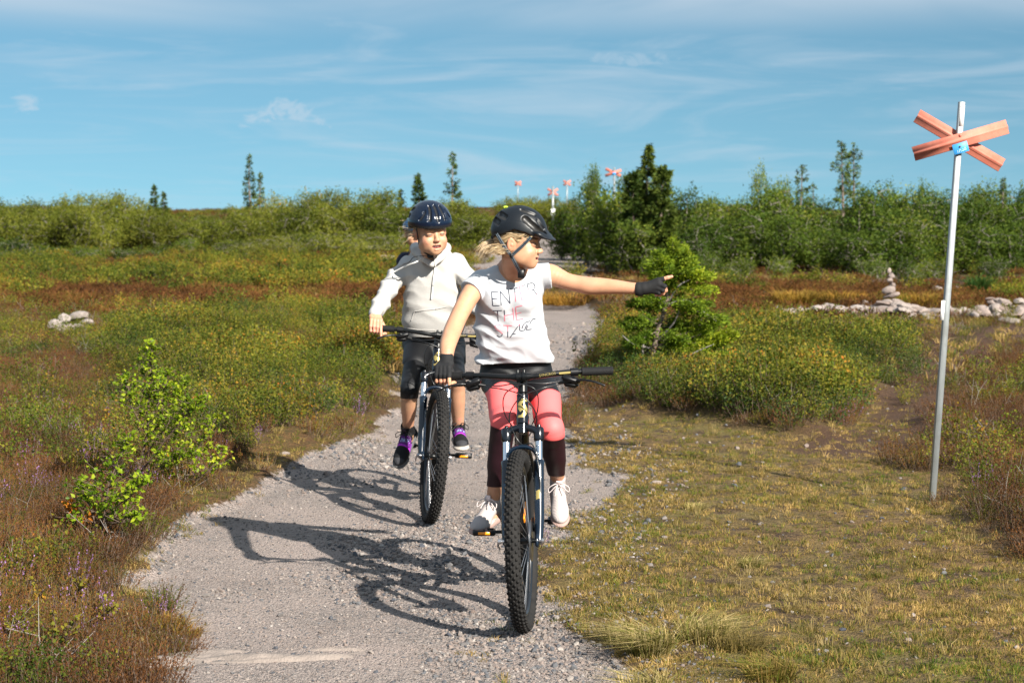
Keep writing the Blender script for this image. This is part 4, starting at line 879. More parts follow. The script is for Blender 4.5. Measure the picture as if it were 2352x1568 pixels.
tussock(432, 1462, .1, .06, 160, 'golden dry grass scrap at the left gravel edge near the slab', 614, (M_REDG,), (.3, 0))
tussock(400, 1450, .10, .09, 200, 'golden dry tussock at the lower left gravel edge', 615, (M_REDG,), (.3, 0))
for i, (px, py) in enumerate([(2128, 1160), (2160, 1168), (2175, 1150)]):
    x, y, z = G(px, py); o = link('heather_sprig', hea[i] if i else heg[0], None, (x, y, z)); o.scale = (.6, .6, .7); tagged(o, ['green mossy sprig hugging the foot of the sign pole on its left', 'brown heather sprig in front of the sign pole foot', 'brown heather sprig behind right of the sign pole foot'][i], 'heather')
# ------------------------------------------------------------------ mountain bikes
M_FRAME = simple('black_navy_gloss_paint', (.003, .004, .007), .22, 0, .5, **{'Coat Weight': .35, 'Coat Roughness': .06})
M_LOWER = simple('dark_blue_fork_paint', (.003, .009, .020), .20, 0, .5, **{'Coat Weight': .45, 'Coat Roughness': .05})
M_BLK = simple('satin_black_alloy', (.004, .0045, .005), .34, .0, .4)
M_PLA = simple('black_plastic', (.005, .005, .006), .42, 0, .35)
M_CHR = simple('fork_chrome', (.80, .83, .87), .10, 1.0)
M_RUB = NT('tyre_rubber'); M_RUB = M_RUB.end(M_RUB.pbsdf(M_RUB.mix(M_RUB.noise(25, 4, .6, M_RUB.objco()), (.008, .008, .009), (.030, .028, .026)), .8, 0, .2))
M_GRIP = simple('rubber_grip', (.007, .007, .0075), .75, 0, .3, bump=.002, bscale=260) if 1 else simple('x', (.014, .014, .015), .7, bump=.002, bscale=260)
M_STEEL = simple('spoke_steel', (.5, .5, .52), .3, .9)
M_GOLD = simple('gold_decal', (.34, .27, .09), .4, .3)
M_AMB = simple('amber_reflector', (.95, .30, .01), .25, 0, .6)
M_RIM = simple('rim_alloy', (.018, .022, .028), .3, .4)
M_CABLE = simple('cable_housing', (.012, .013, .015), .3)
def text_mesh(s, size, mat, name='lettering'):
    c = bpy.data.curves.new('t', 'FONT'); c.body = s; c.size = size; c.align_x = 'CENTER'; c.align_y = 'CENTER'; c.resolution_u = 2
    o = bpy.data.objects.new('t', c); COL.objects.link(o); dg = bpy.context.evaluated_depsgraph_get(); me = bpy.data.meshes.new_from_object(o.evaluated_get(dg))
    bpy.data.objects.remove(o); bpy.data.curves.remove(c); me.name = name; me.materials.clear(); me.materials.append(mat); return me
RW = .350
def wheel_meshes():
    ty = MB(); k = 96; R = RW-.0305; r = .0270
    V = []; m = 14
    for i in range(k):
        a = 2*pi*i/k
        for j in range(m):
            b = 2*pi*j/m; rr = R+r*cos(b); V.append((r*1.08*sin(b), rr*cos(a), rr*sin(a)))
    Q = [[i*m+j, i*m+(j+1) % m, ((i+1) % k)*m+(j+1) % m, ((i+1) % k)*m+j] for i in range(k) for j in range(m)]
    ty.add(V, Q)
    nk = 76
    for i in range(nk):
        a0 = 2*pi*i/nk
        for b, off, sz in ((-1.02, .5, (.006, .009, .006)), (-.58, 0, (.008, .010, .005)), (-.17, .5, (.007, .011, .0045)), (.17, .0, (.007, .011, .0045)), (.58, .5, (.008, .010, .005)), (1.02, 0, (.006, .009, .006))):
            a = a0+off*2*pi/nk; Rm = Matrix.Rotation(a, 3, 'X')@Matrix.Rotation(0, 3, 'X')
            # local frame: y radial, x axial, z tangential; roll by b about the tangent
            Rb = Matrix.Rotation(-b, 3, 'Z'); c = Rm@Vector(((r+.001)*sin(b)*1.05, R+(r+.001)*cos(b), 0))
            ty.box(c, (sz[0], sz[2]+.004, sz[1]), Rm@Rb)
    rim = MB(); pf = [(.302, -.012), (.300, .012), (.283, .013), (.276, .006), (.276, -.006), (.283, -.013), (.302, -.012)]
    rim.lathe(pf, Matrix.Rotation(pi/2, 3, 'Y'), k=64)
    hub = MB(); hub.lathe([(0, -.052), (.009, -.052), (.010, -.034), (.027, -.031), (.027, -.027), (.013, -.022), (.013, .022), (.027, .027), (.027, .031), (.010, .034), (.009, .052), (0, .052)], Matrix.Rotation(pi/2, 3, 'Y'), k=20)
    sp = []
    for s in (-1, 1):
        m_ = MB(); m_.tube([(s*.029, .026, .003), (s*.006, .279, -.04)], .00115, 4); sp.append(m_.mesh('spoke', [M_STEEL]))
    disc = MB(); disc.lathe([(.022, .036), (.080, .036), (.080, .038), (.068, .038), (.068, .0385), (.022, .0385)], Matrix.Rotation(pi/2, 3, 'Y'), k=40)
    refl = MB(); refl.box((0.002, .17, 0), (.008, .105, .028), bev=.004)
    rt = simple('brake_disc_steel', (.22, .22, .23), .3, .9)
    return dict(tyre=ty.mesh('tyre', [M_RUB]), rim=rim.mesh('rim', [M_RIM], True), hub=hub.mesh('hub', [M_BLK], True), spokes=sp, disc=disc.mesh('brake_disc', [rt], True), refl=refl.mesh('reflector', [M_AMB]))
WM = wheel_meshes()
def make_wheel(root, name, pos, M, spin=0., disc=True):
    """rim mesh is the part, the rest its sub-parts"""
    w = link(name, WM['rim'], root); w.matrix_local = M @ Matrix.Translation(pos) @ Matrix.Rotation(spin, 4, 'X')
    link('tyre', WM['tyre'], w); link('hub', WM['hub'], w)
    if disc: link('brake_disc', WM['disc'], w)
    for i in range(28):
        s = link('spoke', WM['spokes'][i % 2], w); s.rotation_euler = (2*pi*i/28, 0, 0)
        if (i//2) % 2: s.scale = (1, 1, -1)
    rf = link('reflector', WM['refl'], w); rf.rotation_euler = (radians(-20), 0, 0)
    return w
TILT = radians(22); AX = Vector((0, sin(TILT), cos(TILT))); PF = Vector((0, -cos(TILT), sin(TILT)))
A0 = Vector((0, 0, RW))-PF*.045
def emblem(mat):
    P1 = [(-.15, 1), (.95, 1), (.95, .74), (.30, .74), (-.22, .38), (.22, .0), (-.42, -.42), (-.95, .02), (-.95, .48)]
    me_b = bmesh.new()
    for sg in (1, -1):
        vs = [me_b.verts.new((x*sg, y*sg, 0)) for x, y in P1]; me_b.faces.new(vs)
    bmesh.ops.triangulate(me_b, faces=me_b.faces[:]); 
    for _ in range(3): bmesh.ops.subdivide_edges(me_b, edges=me_b.edges[:], cuts=1, use_grid_fill=True)
    rr = .0246
    for v in me_b.verts:
        u = v.co.x*.0225/rr; s = .537+v.co.y*.038
        v.co = A0+AX*s+Vector((1, 0, 0))*rr*sin(u)+PF*rr*cos(u)
    me = bpy.data.meshes.new('emblem'); me_b.to_mesh(me); me_b.free(); me.materials.append(mat)
    for p in me.polygons: p.use_smooth = True
    return me
def make_bike(loc, yaw, lean, steer, crank, label, lower=None, group='black mountain bikes ridden on the path', spin=0.):
    root = empty('mountain_bike', loc, (0, lean, yaw), label=label, cat='bicycle', group=group)
    lower = lower or M_LOWER
    S = Matrix.Translation(A0)@Matrix.Rotation(steer, 4, AX)@Matrix.Translation(-A0)      # steered pieces
    def part(name, mb, mats, steered=False, parent=None, smooth=True):
        o = link(name, mb.mesh(name, mats, smooth) if isinstance(mb, MB) else mb, parent or root)
        if steered and parent is None: o.matrix_local = S
        return o
    ax = lambda s, x=0., f=0.: A0+AX*s+Vector((x, 0, 0))+PF*f
    # frame
    BB = Vector((0, .665, .300)); ST = BB+Vector((0, .125, .400)); RA = Vector((0, 1.095, RW))
    m = MB(); m.tube([ax(.478), ax(.486), ax(.588), ax(.596)], [.0245, .0235, .0235, .0245], 20)
    m.tube(crv([ax(.505)+Vector((0, .01, 0)), ax(.49)+Vector((0, .07, -.055)), BB], 6), [.026]*7+[.028]*6, 14); m.tube(crv([ax(.575)+Vector((0, .01, 0)), (0, .50, .800), ST-Vector((0, .012, .03))], 6), .0185, 12)
    m.tube([BB, ST], .0165, 12)
    for s in (-1, 1):
        m.tube(crv([(s*.03, .70, .300), (s*.045, .80, .315), (s*.062, 1.0, .335), (s*.066, 1.09, RW)], 4), .0105, 8); m.tube(crv([ST-Vector((0, .012, .04))+Vector((s*.012, 0, 0)), (s*.045, .95, .53), (s*.066, 1.09, RW)], 4), .0085, 8)
    m.lathe([(.022, -.038), (.022, .038)], Matrix.Rotation(pi/2, 3, 'Y'), BB, 16); fr = part('frame', m, [M_FRAME]); part('emblem', emblem(M_GOLD), None, parent=fr)
    m = MB(); m.tube([ST-Vector((0, .01, .05)), ST+Vector((0, .035, .115))], .0135, 10); part('seat_post', m, [M_BLK])
    # saddle
    m = MB(); sc = ST+Vector((0, .035, .125)); V = []; rows = 14
    for i in range(rows):
        t = i/(rows-1); y = -.13+.27*t; w = .018+.055*sstep(.35, .95, t)-.02*max(0, t-.9)*10*.1; 
        for j in range(9):
            a = -pi/2+pi*j/8; V.append(sc+Vector((w*sin(a), y, .016*cos(a)**.6 if abs(a) < 1.5 else -.012)))
    Q = [[i*9+j, i*9+j+1, (i+1)*9+j+1, (i+1)*9+j] for i in range(rows-1) for j in range(8)]; m.add(V, Q); part('saddle', m, [M_PLA])
    # drive train
    m = MB(); X = Matrix.Rotation(pi/2, 3, 'Y'); m.lathe([(.018, -.050), (.072, -.049), (.074, -.047), (.018, -.046)], X, BB, 32); part('chainring', m, [M_BLK])
    m = MB(); m.lathe([(.02, -.034), (.055, -.034), (.05, -.028), (.04, -.02), (.02, -.016)], X, RA, 24); part('cassette', m, [M_STEEL])
    for s in (-1, 1):
        a = crank+(pi if s > 0 else 0); d = Vector((0, -cos(a), sin(a))); pc = BB+Vector((s*.102, 0, 0))+d*.165
        m = MB(); m.tube([BB+Vector((s*.060, 0, 0)), BB+Vector((s*.072, 0, 0))+d*.08, BB+Vector((s*.078, 0, 0))+d*.168], [.016, .012, .011], 8, flat=1.0); part('crank_arm', m, [M_BLK])
        m = MB(); c = pc+Vector((s*.054, 0, 0))
        for yy in (-.032, .032): m.box(c+Vector((0, yy, 0)), (.088, .010, .022), bev=.003)
        for xx in (-.042, .0, .042): m.box(c+Vector((xx, 0, 0)), (.009, .066, .018), bev=.002)
        m.tube([pc-Vector((s*.02, 0, 0)), c], .007, 8); pd = part('pedal', m, [M_PLA], smooth=False)
        for yy in (-1, 1):
            m = MB(); m.box(c+Vector((0, yy*.0385, 0)), (.048, .004, .011), bev=.001); part('reflector', m, [M_AMB], parent=pd, smooth=False)
    make_wheel(root, 'rear_wheel', RA, Matrix.Identity(4), .4)
    # fork
    m = MB(); 
    m.tube([ax(.475), ax(.44)], [.021, .020], 14)
    br = crv([ax(.435, -.064, .0), ax(.449, -.050, .004), ax(.460, -.026, .004), ax(.463, 0, .004), ax(.460, .026, .004), ax(.449, .050, .004), ax(.435, .064, .0)], 5)
    m.tube(br, [.017]*5+[.0145]*21+[.017]*5, 12); crn = part('fork_crown', m, [M_FRAME], True)
    for s in (-1, 1):
        m = MB(); m.tube([ax(.405, s*.064), ax(.412, s*.064), ax(.455, s*.064), ax(.461, s*.064)], [.0165, .0205, .0205, .018], 16); m.tube([ax(.461, s*.064), ax(.472, s*.064)], .0085, 8); part('crown_cap', m, [M_FRAME], True)
        m = MB(); m.tube([ax(.300, s*.064), ax(.408, s*.064)], .0145, 18); part('stanchion', m, [M_CHR], True)
        m = MB(); m.tube([ax(-.005, s*.064, .012), ax(.06, s*.064, .006), ax(.10, s*.064), ax(.30, s*.064), ax(.325, s*.064), ax(.330, s*.064)], [.014, .019, .0205, .0195, .0215, .018], 18)
        m.box(ax(0, s*.060, .035), (.014, .045, .050), Matrix.Rotation(-TILT, 3, 'X'), bev=.005); lw = part('fork_lower', m, [lower], True)
        if s > 0:
            m = MB()
            for i in range(5):
                u = -.5+i*.16; r_ = .0212; m.add([ax(.175+du*.035+.008*(v-.5), s*.064+r_*sin(v), r_*cos(v)) for du, v in ((0, u), (0, u+.16), (1, u+.16), (1, u))], [[0, 1, 2, 3]])
            part('sticker', m, [M_GOLD], parent=lw)
            m = MB(); m.box(ax(.08, .043, -.025), (.022, .035, .055), Matrix.Rotation(-TILT, 3, 'X'), bev=.006); part('brake_caliper', m, [M_BLK], True)
    m = MB(); arc = crv([ax(.315, -.064, .0), ax(.352, -.056, .010), ax(.374, -.034, .016), ax(.381, 0, .018), ax(.374, .034, .016), ax(.352, .056, .010), ax(.315, .064, .0)], 6)
    # the brace arches over the tyre just in front of the crown line
    off = Vector((0, 0, 0)); m.tube(arc, [.012]*4+[.0085]*(len(arc)-8)+[.012]*4, 10); part('fork_brace', m, [lower], True)
    m = MB(); m.tube([Vector((-.082, 0, RW)), Vector((.082, 0, RW))], .0055, 10); m.tube([Vector((-.078, 0, RW)), Vector((-.090, 0, RW))], .011, 10); m.tube([Vector((.078, 0, RW)), Vector((.088, 0, RW))], .010, 10)
    m.tube([Vector((-.088, 0, RW)), Vector((-.094, .012, RW-.02)), Vector((-.090, .035, RW-.035))], [.006, .005, .004], 8); part('axle', m, [M_STEEL], True)
    make_wheel(root, 'front_wheel', Vector((0, 0, RW)), S, spin)
    # cockpit
    BC = ax(.672)+Vector((0, -.052, .005))
    m = MB(); m.tube([ax(.598), ax(.685)], [.0195, .0185], 14); m.tube([ax(.672), BC], [.017, .019], 12); m.box(ax(.603), (.042, .042, .006), Matrix.Rotation(-TILT, 3, 'X'), bev=.002)
    for s in (-1, 1): m.tube([BC+Vector((s*.0125, -.003, -.025)), BC+Vector((s*.0125, -.012, 0)), BC+Vector((s*.0125, -.003, .026))], [.006, .0075, .006], 8); m.tube([BC+Vector((s*.007, 0, 0)), BC+Vector((s*.018, 0, 0))], .0215, 14)
    part('stem', m, [M_BLK], True)
    hb = [(-.360, .060, .007), (-.30, .050, .009), (-.20, .030, .009), (-.13, .012, .007), (-.07, .0, .002), (0, 0, 0), (.07, .0, .002), (.13, .012, .007), (.20, .030, .009), (.30, .050, .009), (.360, .060, .007)]
    hp = [BC+Vector(p) for p in hb]; m = MB(); m.tube(crv(hp, 5), [.0112 if 0 < 1 else 0]*20+[.0112]*3+[.0155]*5+[.0112]*23, 12); bar = part('handlebar', m, [M_BLK], True)
    def barpt(x):
        s = 1 if x > 0 else -1; q = sorted(hb, key=lambda p: p[0]); xs = [p[0] for p in q]; return BC+Vector((x, float(np.interp(x, xs, [p[1] for p in q])), float(np.interp(x, xs, [p[2] for p in q]))))
    for s in (-1, 1):
        m = MB(); a = barpt(s*.238); b = barpt(s*.358); d = (b-a).normalized(); pts = [a, a+d*.004]; 
        n = 24; pts = [a+(b-a)*(i/n) for i in range(n+1)]; rr = [.0160+(.0012 if i % 2 else 0) for i in range(n+1)]; rr[0] = .0175; rr[-1] = .0165; rr[-2] = .0178; m.tube(pts, rr, 16); part('grip', m, [M_GRIP], True)
        c = barpt(s*.205); m = MB(); m.tube([barpt(s*.193), barpt(s*.222)], .0165, 12)
        m.box(c+Vector((-s*.010, -.026, -.026)), (.075, .030, .026), Matrix.Rotation(s*.10, 3, 'Z')@Matrix.Rotation(s*.32, 3, 'Y'), bev=.010)
        m.tube(crv([c+Vector((s*.005, -.03, -.02)), c+Vector((-s*.03, -.025, -.033)), c+Vector((-s*.06, -.018, -.040))], 4), [.010]*4+[.007]*5, 8)
        m.box(c+Vector((-s*.012, -.008, -.046)), (.062, .036, .026), Matrix.Rotation(s*.2, 3, 'Y'), bev=.012)
        lv = part('brake_lever', m, [M_PLA], True)
        m = MB(); m.tube(crv([c+Vector((s*.018, -.038, -.030)), c+Vector((s*.045, -.050, -.028)), c+Vector((s*.085, -.058, -.036)), c+Vector((s*.125, -.056, -.052))], 5), [.007]*4+[.0055]*10+[.0065, .006], 8, flat=.8); part('lever_blade', m, [M_BLK], parent=lv)
    t = text_mesh('SYNCROS', .015, M_GOLD); o = link('lettering', t, bar); p = barpt(.100); o.location = p+Vector((0.005, -.0145, .002)); o.rotation_euler = (pi/2, -.12, .1)
    t = text_mesh('=', .02, M_GOLD)
    m = MB(); q = [barpt(.150+i*.009)+Vector((0, -.0135, dz)) for i in range(6) for dz in (-.003, .005)]; m.add(q, [[2*i, 2*i+2, 2*i+3, 2*i+1] for i in range(5)]); part('gold_band', m, [M_GOLD], parent=bar)
    # cables: two brake hoses and two gear cables looping in front of the head tube
    def C(*p): 
        m_ = MB(); m_.tube(crv([Vector(q) for q in p], 10), .0024, 6); part('cable', m_, [M_CABLE], True)
    z = BC; L_ = barpt(-.15)+Vector((0, -.028, -.042)); R_2 = barpt(.15)+Vector((0, -.028, -.042))
    C(L_, z+Vector((-.08, -.05, -.040)), z+Vector((0, -.055, -.065)), z+Vector((.048, -.05, -.12)), z+Vector((.055, -.02, -.18)), z+Vector((.020, .02, -.235)))
    C(R_2, z+Vector((.08, -.05, -.045)), z+Vector((.0, -.055, -.075)), z+Vector((-.046, -.05, -.14)), z+Vector((-.040, -.045, -.20)), z+Vector((-.006, -.05, -.26)), ax(.38, .045, .03), ax(.25, .070, .026), ax(.10, .062, .0))
    C(L_+Vector((0, 0, .012)), z+Vector((-.09, -.04, -.030)), z+Vector((-.01, -.05, -.022)), z+Vector((.06, -.05, -.05)), z+Vector((.062, -.02, -.13)), z+Vector((.028, .03, -.20)))
    C(R_2+Vector((0, 0, .012)), z+Vector((.09, -.04, -.026)), z+Vector((.02, -.05, -.022)), z+Vector((-.06, -.045, -.06)), z+Vector((-.070, -.02, -.14)), z+Vector((-.03, .03, -.22)))
    bpy.context.view_layer.update()
    W = root.matrix_basis if False else Matrix.LocRotScale(root.location, root.rotation_euler, (1, 1, 1))
    return dict(root=root, W=W, S=S, grip=lambda s, t=.30: W@S@barpt(s*t), barpt=lambda x: W@S@barpt(x), ped=lambda s: W@(BB+Vector((s*.156, 0, 0))+Vector((0, -cos(crank+(pi if s > 0 else 0)), sin(crank+(pi if s > 0 else 0))))*.165), saddle=W@sc, AXW=(W.to_3x3()@S.to_3x3()))
gx, gy = flat(1201, 1440); B1 = make_bike((gx, gy+.0, Hs(gx, gy)), radians(0.0), radians(0.0), radians(-6.6), radians(1), 'black mountain bike with chrome fork ridden by the pointing girl in front', spin=.9)
gx, gy = flat(989, 1194); B2 = make_bike((gx, gy, Hs(gx, gy)), radians(1.0), radians(2.2), radians(8.6), radians(179), 'black and dark blue mountain bike ridden by the rider in the grey hoodie', spin=.2)
gx, gy = flat(990, 899); B3 = make_bike((gx, gy, Hs(gx, gy)), radians(3), radians(0), radians(0), radians(20), 'black mountain bike hidden behind the hooded rider, carrying the rearmost rider', spin=.5)
def proj(p):
    d = Vector(p)-Vector((0, 0, CAMZ)); y = d.dot(_f); return (1176+FPX*d.x/y, 784-FPX*d.dot(_u)/y)
for nm, b in (('B1', B1), ('B2', B2), ('B3', B3)):
    print(nm, 'grips', [tuple(round(v) for v in proj(b['barpt'](x))) for x in (-.36, -.3, 0, .3, .36)], 'ped', [tuple(round(v) for v in proj(b['ped'](s))) for s in (-1, 1)], 'sad', [round(v) for v in proj(b['saddle'])], [round(v, 2) for v in b['saddle']], 'bar', [round(v, 3) for v in b['barpt'](0)])
# ------------------------------------------------------------------ sculpting by distance fields
class Field:
    def __init__(s, lo, hi, h):
        s.lo = np.array(lo, float); s.h = h; s.n = np.ceil((np.array(hi)-s.lo)/h).astype(int)+1; s.d = np.full(s.n, .5, np.float32)
    def win(s, lo, hi):
        a = np.clip(np.floor((np.array(lo)-s.lo)/s.h).astype(int), 0, s.n); b = np.clip(np.ceil((np.array(hi)-s.lo)/s.h).astype(int)+1, 0, s.n)
        return a, b
    def pts(s, a, b):
        ax = [s.lo[i]+s.h*np.arange(a[i], b[i]) for i in range(3)]
        return np.meshgrid(*ax, indexing='ij')
    def op(s, prim, k=.0, mode='add', pad=None):
        fn, lo, hi = prim; m = (pad if pad is not None else k)+4*s.h
        a, b = s.win(np.array(lo)-m, np.array(hi)+m)
        if (b <= a).any(): return s
        X, Y, Z = s.pts(a, b); e = fn(X, Y, Z); sl = tuple(slice(i, j) for i, j in zip(a, b)); d = s.d[sl]
        if mode == 'add':
            if k > 0: q = np.clip(.5+.5*(d-e)/k, 0, 1); r = d*(1-q)+e*q-k*q*(1-q)
            else: r = np.minimum(d, e)
        elif mode == 'sub':
            e = -e
            if k > 0: q = np.clip(.5-.5*(d-e)/k, 0, 1); r = d*(1-q)+e*q+k*q*(1-q)
            else: r = np.maximum(d, e)
        s.d[sl] = r; return s
    def add(s, prim, k=.0): return s.op(prim, k)
    def sub(s, prim, k=.0): return s.op(prim, k, 'sub')
    def cut(s, fn):
        X, Y, Z = s.pts([0, 0, 0], s.n); s.d = np.maximum(s.d, fn(X, Y, Z).astype(np.float32)); return s
    def disp(s, fn):
        X, Y, Z = s.pts([0, 0, 0], s.n); s.d = s.d+fn(X, Y, Z).astype(np.float32)*(np.abs(s.d) < .05); return s
    def net(s, smooth=1):
        d = s.d; ins = d < 0
        c = [(i, j, k) for i in (0, 1) for j in (0, 1) for k in (0, 1)]; n = np.array(d.shape)-1
        def sh(A, o): return A[o[0]:n[0]+o[0], o[1]:n[1]+o[1], o[2]:n[2]+o[2]]
        cnt = sum(sh(ins, o).astype(np.int8) for o in c); act = (cnt > 0) & (cnt < 8); I = np.argwhere(act)
        if not len(I): return np.zeros((0, 3)), np.zeros((0, 4), int)
        val = {o: sh(d, o)[act] for o in c}; acc = np.zeros((len(I), 3)); w = np.zeros(len(I))
        for o in c:
            for ax in range(3):
                if o[ax]: continue
                p = list(o); p[ax] = 1; p = tuple(p); a, b = val[o], val[p]; x = (a < 0) != (b < 0); t = np.where(x, a/np.where(x, a-b, 1), 0)
                q = np.array(o, float)[None, :].repeat(len(I), 0); q[:, ax] += t; acc += q*x[:, None]; w += x
        V = (I+acc/w[:, None])*s.h+s.lo; idx = np.full(act.shape, -1, int); idx[act] = np.arange(len(I)); Q = []
        for ax in range(3):
            u, v = [(1, 2), (2, 0), (0, 1)][ax]; o = [0, 0, 0]; o[ax] = 1
            A = ins[:n[0]+1-o[0], :n[1]+1-o[1], :n[2]+1-o[2]]; B = ins[o[0]:, o[1]:, o[2]:]; e = np.argwhere(A != B)
            ok = (e[:, u] > 0) & (e[:, v] > 0) & (e[:, u] < n[u]) & (e[:, v] < n[v]) & (e[:, ax] < n[ax]); e = e[ok]; flip = A[tuple(e.T)]
            def at(du, dv):
                q = e.copy(); q[:, u] -= du; q[:, v] -= dv; return idx[tuple(q.T)]
            q = np.stack([at(1, 1), at(0, 1), at(0, 0), at(1, 0)], 1); q = np.where(flip[:, None], q, q[:, ::-1]); Q.append(q[(q >= 0).all(1)])
        Q = np.concatenate(Q)
        for _ in range(smooth):
            S = np.zeros_like(V); C = np.zeros(len(V))
            for i in range(4):
                for j in (1, 3): np.add.at(S, Q[:, i], V[Q[:, (i+j) % 4]]); np.add.at(C, Q[:, i], 1)
            V = V*.5+.5*S/np.maximum(C, 1)[:, None]
        return V, Q
def rc(a, b, ra, rb=None):
    a = np.array(a, float); b = np.array(b, float); rb = ra if rb is None else rb; ba = b-a; L2 = float(ba@ba)+1e-12; m = max(ra, rb)
    def fn(X, Y, Z):
        x, y, z = X-a[0], Y-a[1], Z-a[2]; t = np.clip((x*ba[0]+y*ba[1]+z*ba[2])/L2, 0, 1)
        return np.sqrt((x-t*ba[0])**2+(y-t*ba[1])**2+(z-t*ba[2])**2)-(ra+(rb-ra)*t)
    return fn, np.minimum(a, b)-m, np.maximum(a, b)+m
def el(c, r, R=None):
    c = np.array(c, float); r = np.array(r, float)*np.ones(3); M = np.eye(3) if R is None else np.array(R)  # columns are local axes
    e = np.abs(M)@r
    def fn(X, Y, Z):
        x, y, z = X-c[0], Y-c[1], Z-c[2]; u = (x*M[0, 0]+y*M[1, 0]+z*M[2, 0])/r[0]; v = (x*M[0, 1]+y*M[1, 1]+z*M[2, 1])/r[1]; w = (x*M[0, 2]+y*M[1, 2]+z*M[2, 2])/r[2]
        k0 = np.sqrt(u*u+v*v+w*w)+1e-9; k1 = np.sqrt((u/r[0])**2+(v/r[1])**2+(w/r[2])**2)+1e-9; return k0*(k0-1)/k1
    return fn, c-e, c+e
def bx(c, hs, R=None, rd=.004):
    c = np.array(c, float); hs = np.array(hs, float); M = np.eye(3) if R is None else np.array(R); e = np.abs(M)@hs
    def fn(X, Y, Z):
        P_ = (X-c[0], Y-c[1], Z-c[2]); q = [np.abs(P_[0]*M[0, i]+P_[1]*M[1, i]+P_[2]*M[2, i])-hs[i]+rd for i in range(3)]
        return np.sqrt(sum(np.maximum(v, 0)**2 for v in q))+np.minimum(np.maximum(np.maximum(q[0], q[1]), q[2]), 0)-rd
    return fn, c-e, c+e
def stack(rows, inset=0., p=2.3):
    """trunk shape: rows of (z, cx, cy, half width, half depth)"""
    rows = sorted(rows); A = np.array(rows, float); zz = np.linspace(A[0, 0], A[-1, 0], 200); sm = [np.convolve(np.pad(np.interp(zz, A[:, 0], A[:, i]), 9, 'edge'), np.ones(19)/19, 'valid') for i in range(1, 5)]
    lo = [min(sm[0]-sm[2]), min(sm[1]-sm[3]), A[0, 0]]; hi = [max(sm[0]+sm[2]), max(sm[1]+sm[3]), A[-1, 0]]
    def fn(X, Y, Z):
        cx, cy, w, dp = [np.interp(Z, zz, q) for q in sm]; w = w-inset; dp = dp-inset
        k = (np.abs((X-cx)/w)**p+np.abs((Y-cy)/dp)**p)**(1/p); d = (k-1)*np.minimum(w, dp)
        return np.maximum(d, np.maximum(A[0, 0]-Z, Z-A[-1, 0]))
    return fn, np.array(lo), np.array(hi)
def capped(prim, pl):
    fn, lo, hi = prim; return (lambda X, Y, Z: np.maximum(fn(X, Y, Z), pl(X, Y, Z))), lo, hi
def to_mesh(parts, mats, name, origin, col=None, smooth=True, sub=None, matfn=None):
    mb = MB()
    for V, Q in parts: mb.add(V, Q)
    V = np.concatenate(mb.v); C = None if col is None else col(V)
    MI = None
    if matfn is not None: MI = matfn
    me_v = [v-np.array(origin) for v in mb.v]; mb.v = me_v
    me = mb.mesh(name, mats, smooth)
    if C is not None:
        a = me.attributes.new('col', 'FLOAT_COLOR', 'POINT'); a.data.foreach_set('color', np.concatenate([C, np.ones((len(C), 1))], 1).astype(np.float32).ravel())
    return me
def colmat(name, rough=.5, spec=.4, bump=0., bscale=300, sss=0., weave=0., **kw):
    t = NT(name); q = t.n('ShaderNodeAttribute'); q.attribute_name = 'col'; c = q.outputs['Color']
    nm = t.bump(t.noise(bscale, 2, .6, t.objco()), bump) if bump else None
    if sss: kw['Subsurface Weight'] = sss; kw['Subsurface Radius'] = (.012, .004, .002); kw['Subsurface Scale'] = 1.0
    return t.end(t.pbsdf(c, rough, 0, spec, nm, **kw))
def bl(C, m, c): return C*(1-m[:, None])+np.array(c)[None, :]*m[:, None]
def dist(V, p): return np.linalg.norm(V-np.array(p)[None, :], axis=1)
def seg(V, a, b):
    a = np.array(a, float); b = np.array(b, float); t = np.clip((V-a)@(b-a)/((b-a)@(b-a)), 0, 1); return np.linalg.norm(V-a-t[:, None]*(b-a), axis=1)
def spot(V, p, r, soft=.5): return 1-sstep(r*(1-soft), r*(1+soft), dist(V, p))
M_SKIN = colmat('rider_skin', .46, .35, .0003, 900, .06)  # the riders' own skin colour, taken from the col attribute
SK = (.50, .275, .165); SKP = (.66, .285, .19)

class Frame3:
    """a head's own axes: x to its left, y forward, z up"""
    def __init__(s, c, fwd, up, sc=1.):
        s.c = Vector(c); f = Vector(fwd).normalized(); u = Vector(up); u = (u-f*u.dot(f)).normalized(); l = u.cross(f); s.l, s.f, s.u, s.sc = l, f, u, sc; s.M = np.array([l[:], f[:], u[:]]).T
    def __call__(s, x, y, z): return np.array((s.c+(s.l*x+s.f*y+s.u*z)*s.sc)[:])
    def el(s, c, r, R=None): return el(s(*c), np.array(r)*s.sc, s.M if R is None else s.M@np.array(R))
    def rc(s, a, b, ra, rb=None): return rc(s(*a), s(*b), ra*s.sc, (ra if rb is None else rb)*s.sc)
    def loc(s, V): return (V-np.array(s.c[:]))@s.M/s.sc
def rotx(a): a = radians(a); return np.array([[1, 0, 0], [0, cos(a), -sin(a)], [0, sin(a), cos(a)]])
def roty(a): a = radians(a); return np.array([[cos(a), 0, sin(a)], [0, 1, 0], [-sin(a), 0, cos(a)]])
def rotz(a): a = radians(a); return np.array([[cos(a), -sin(a), 0], [sin(a), cos(a), 0], [0, 0, 1]])
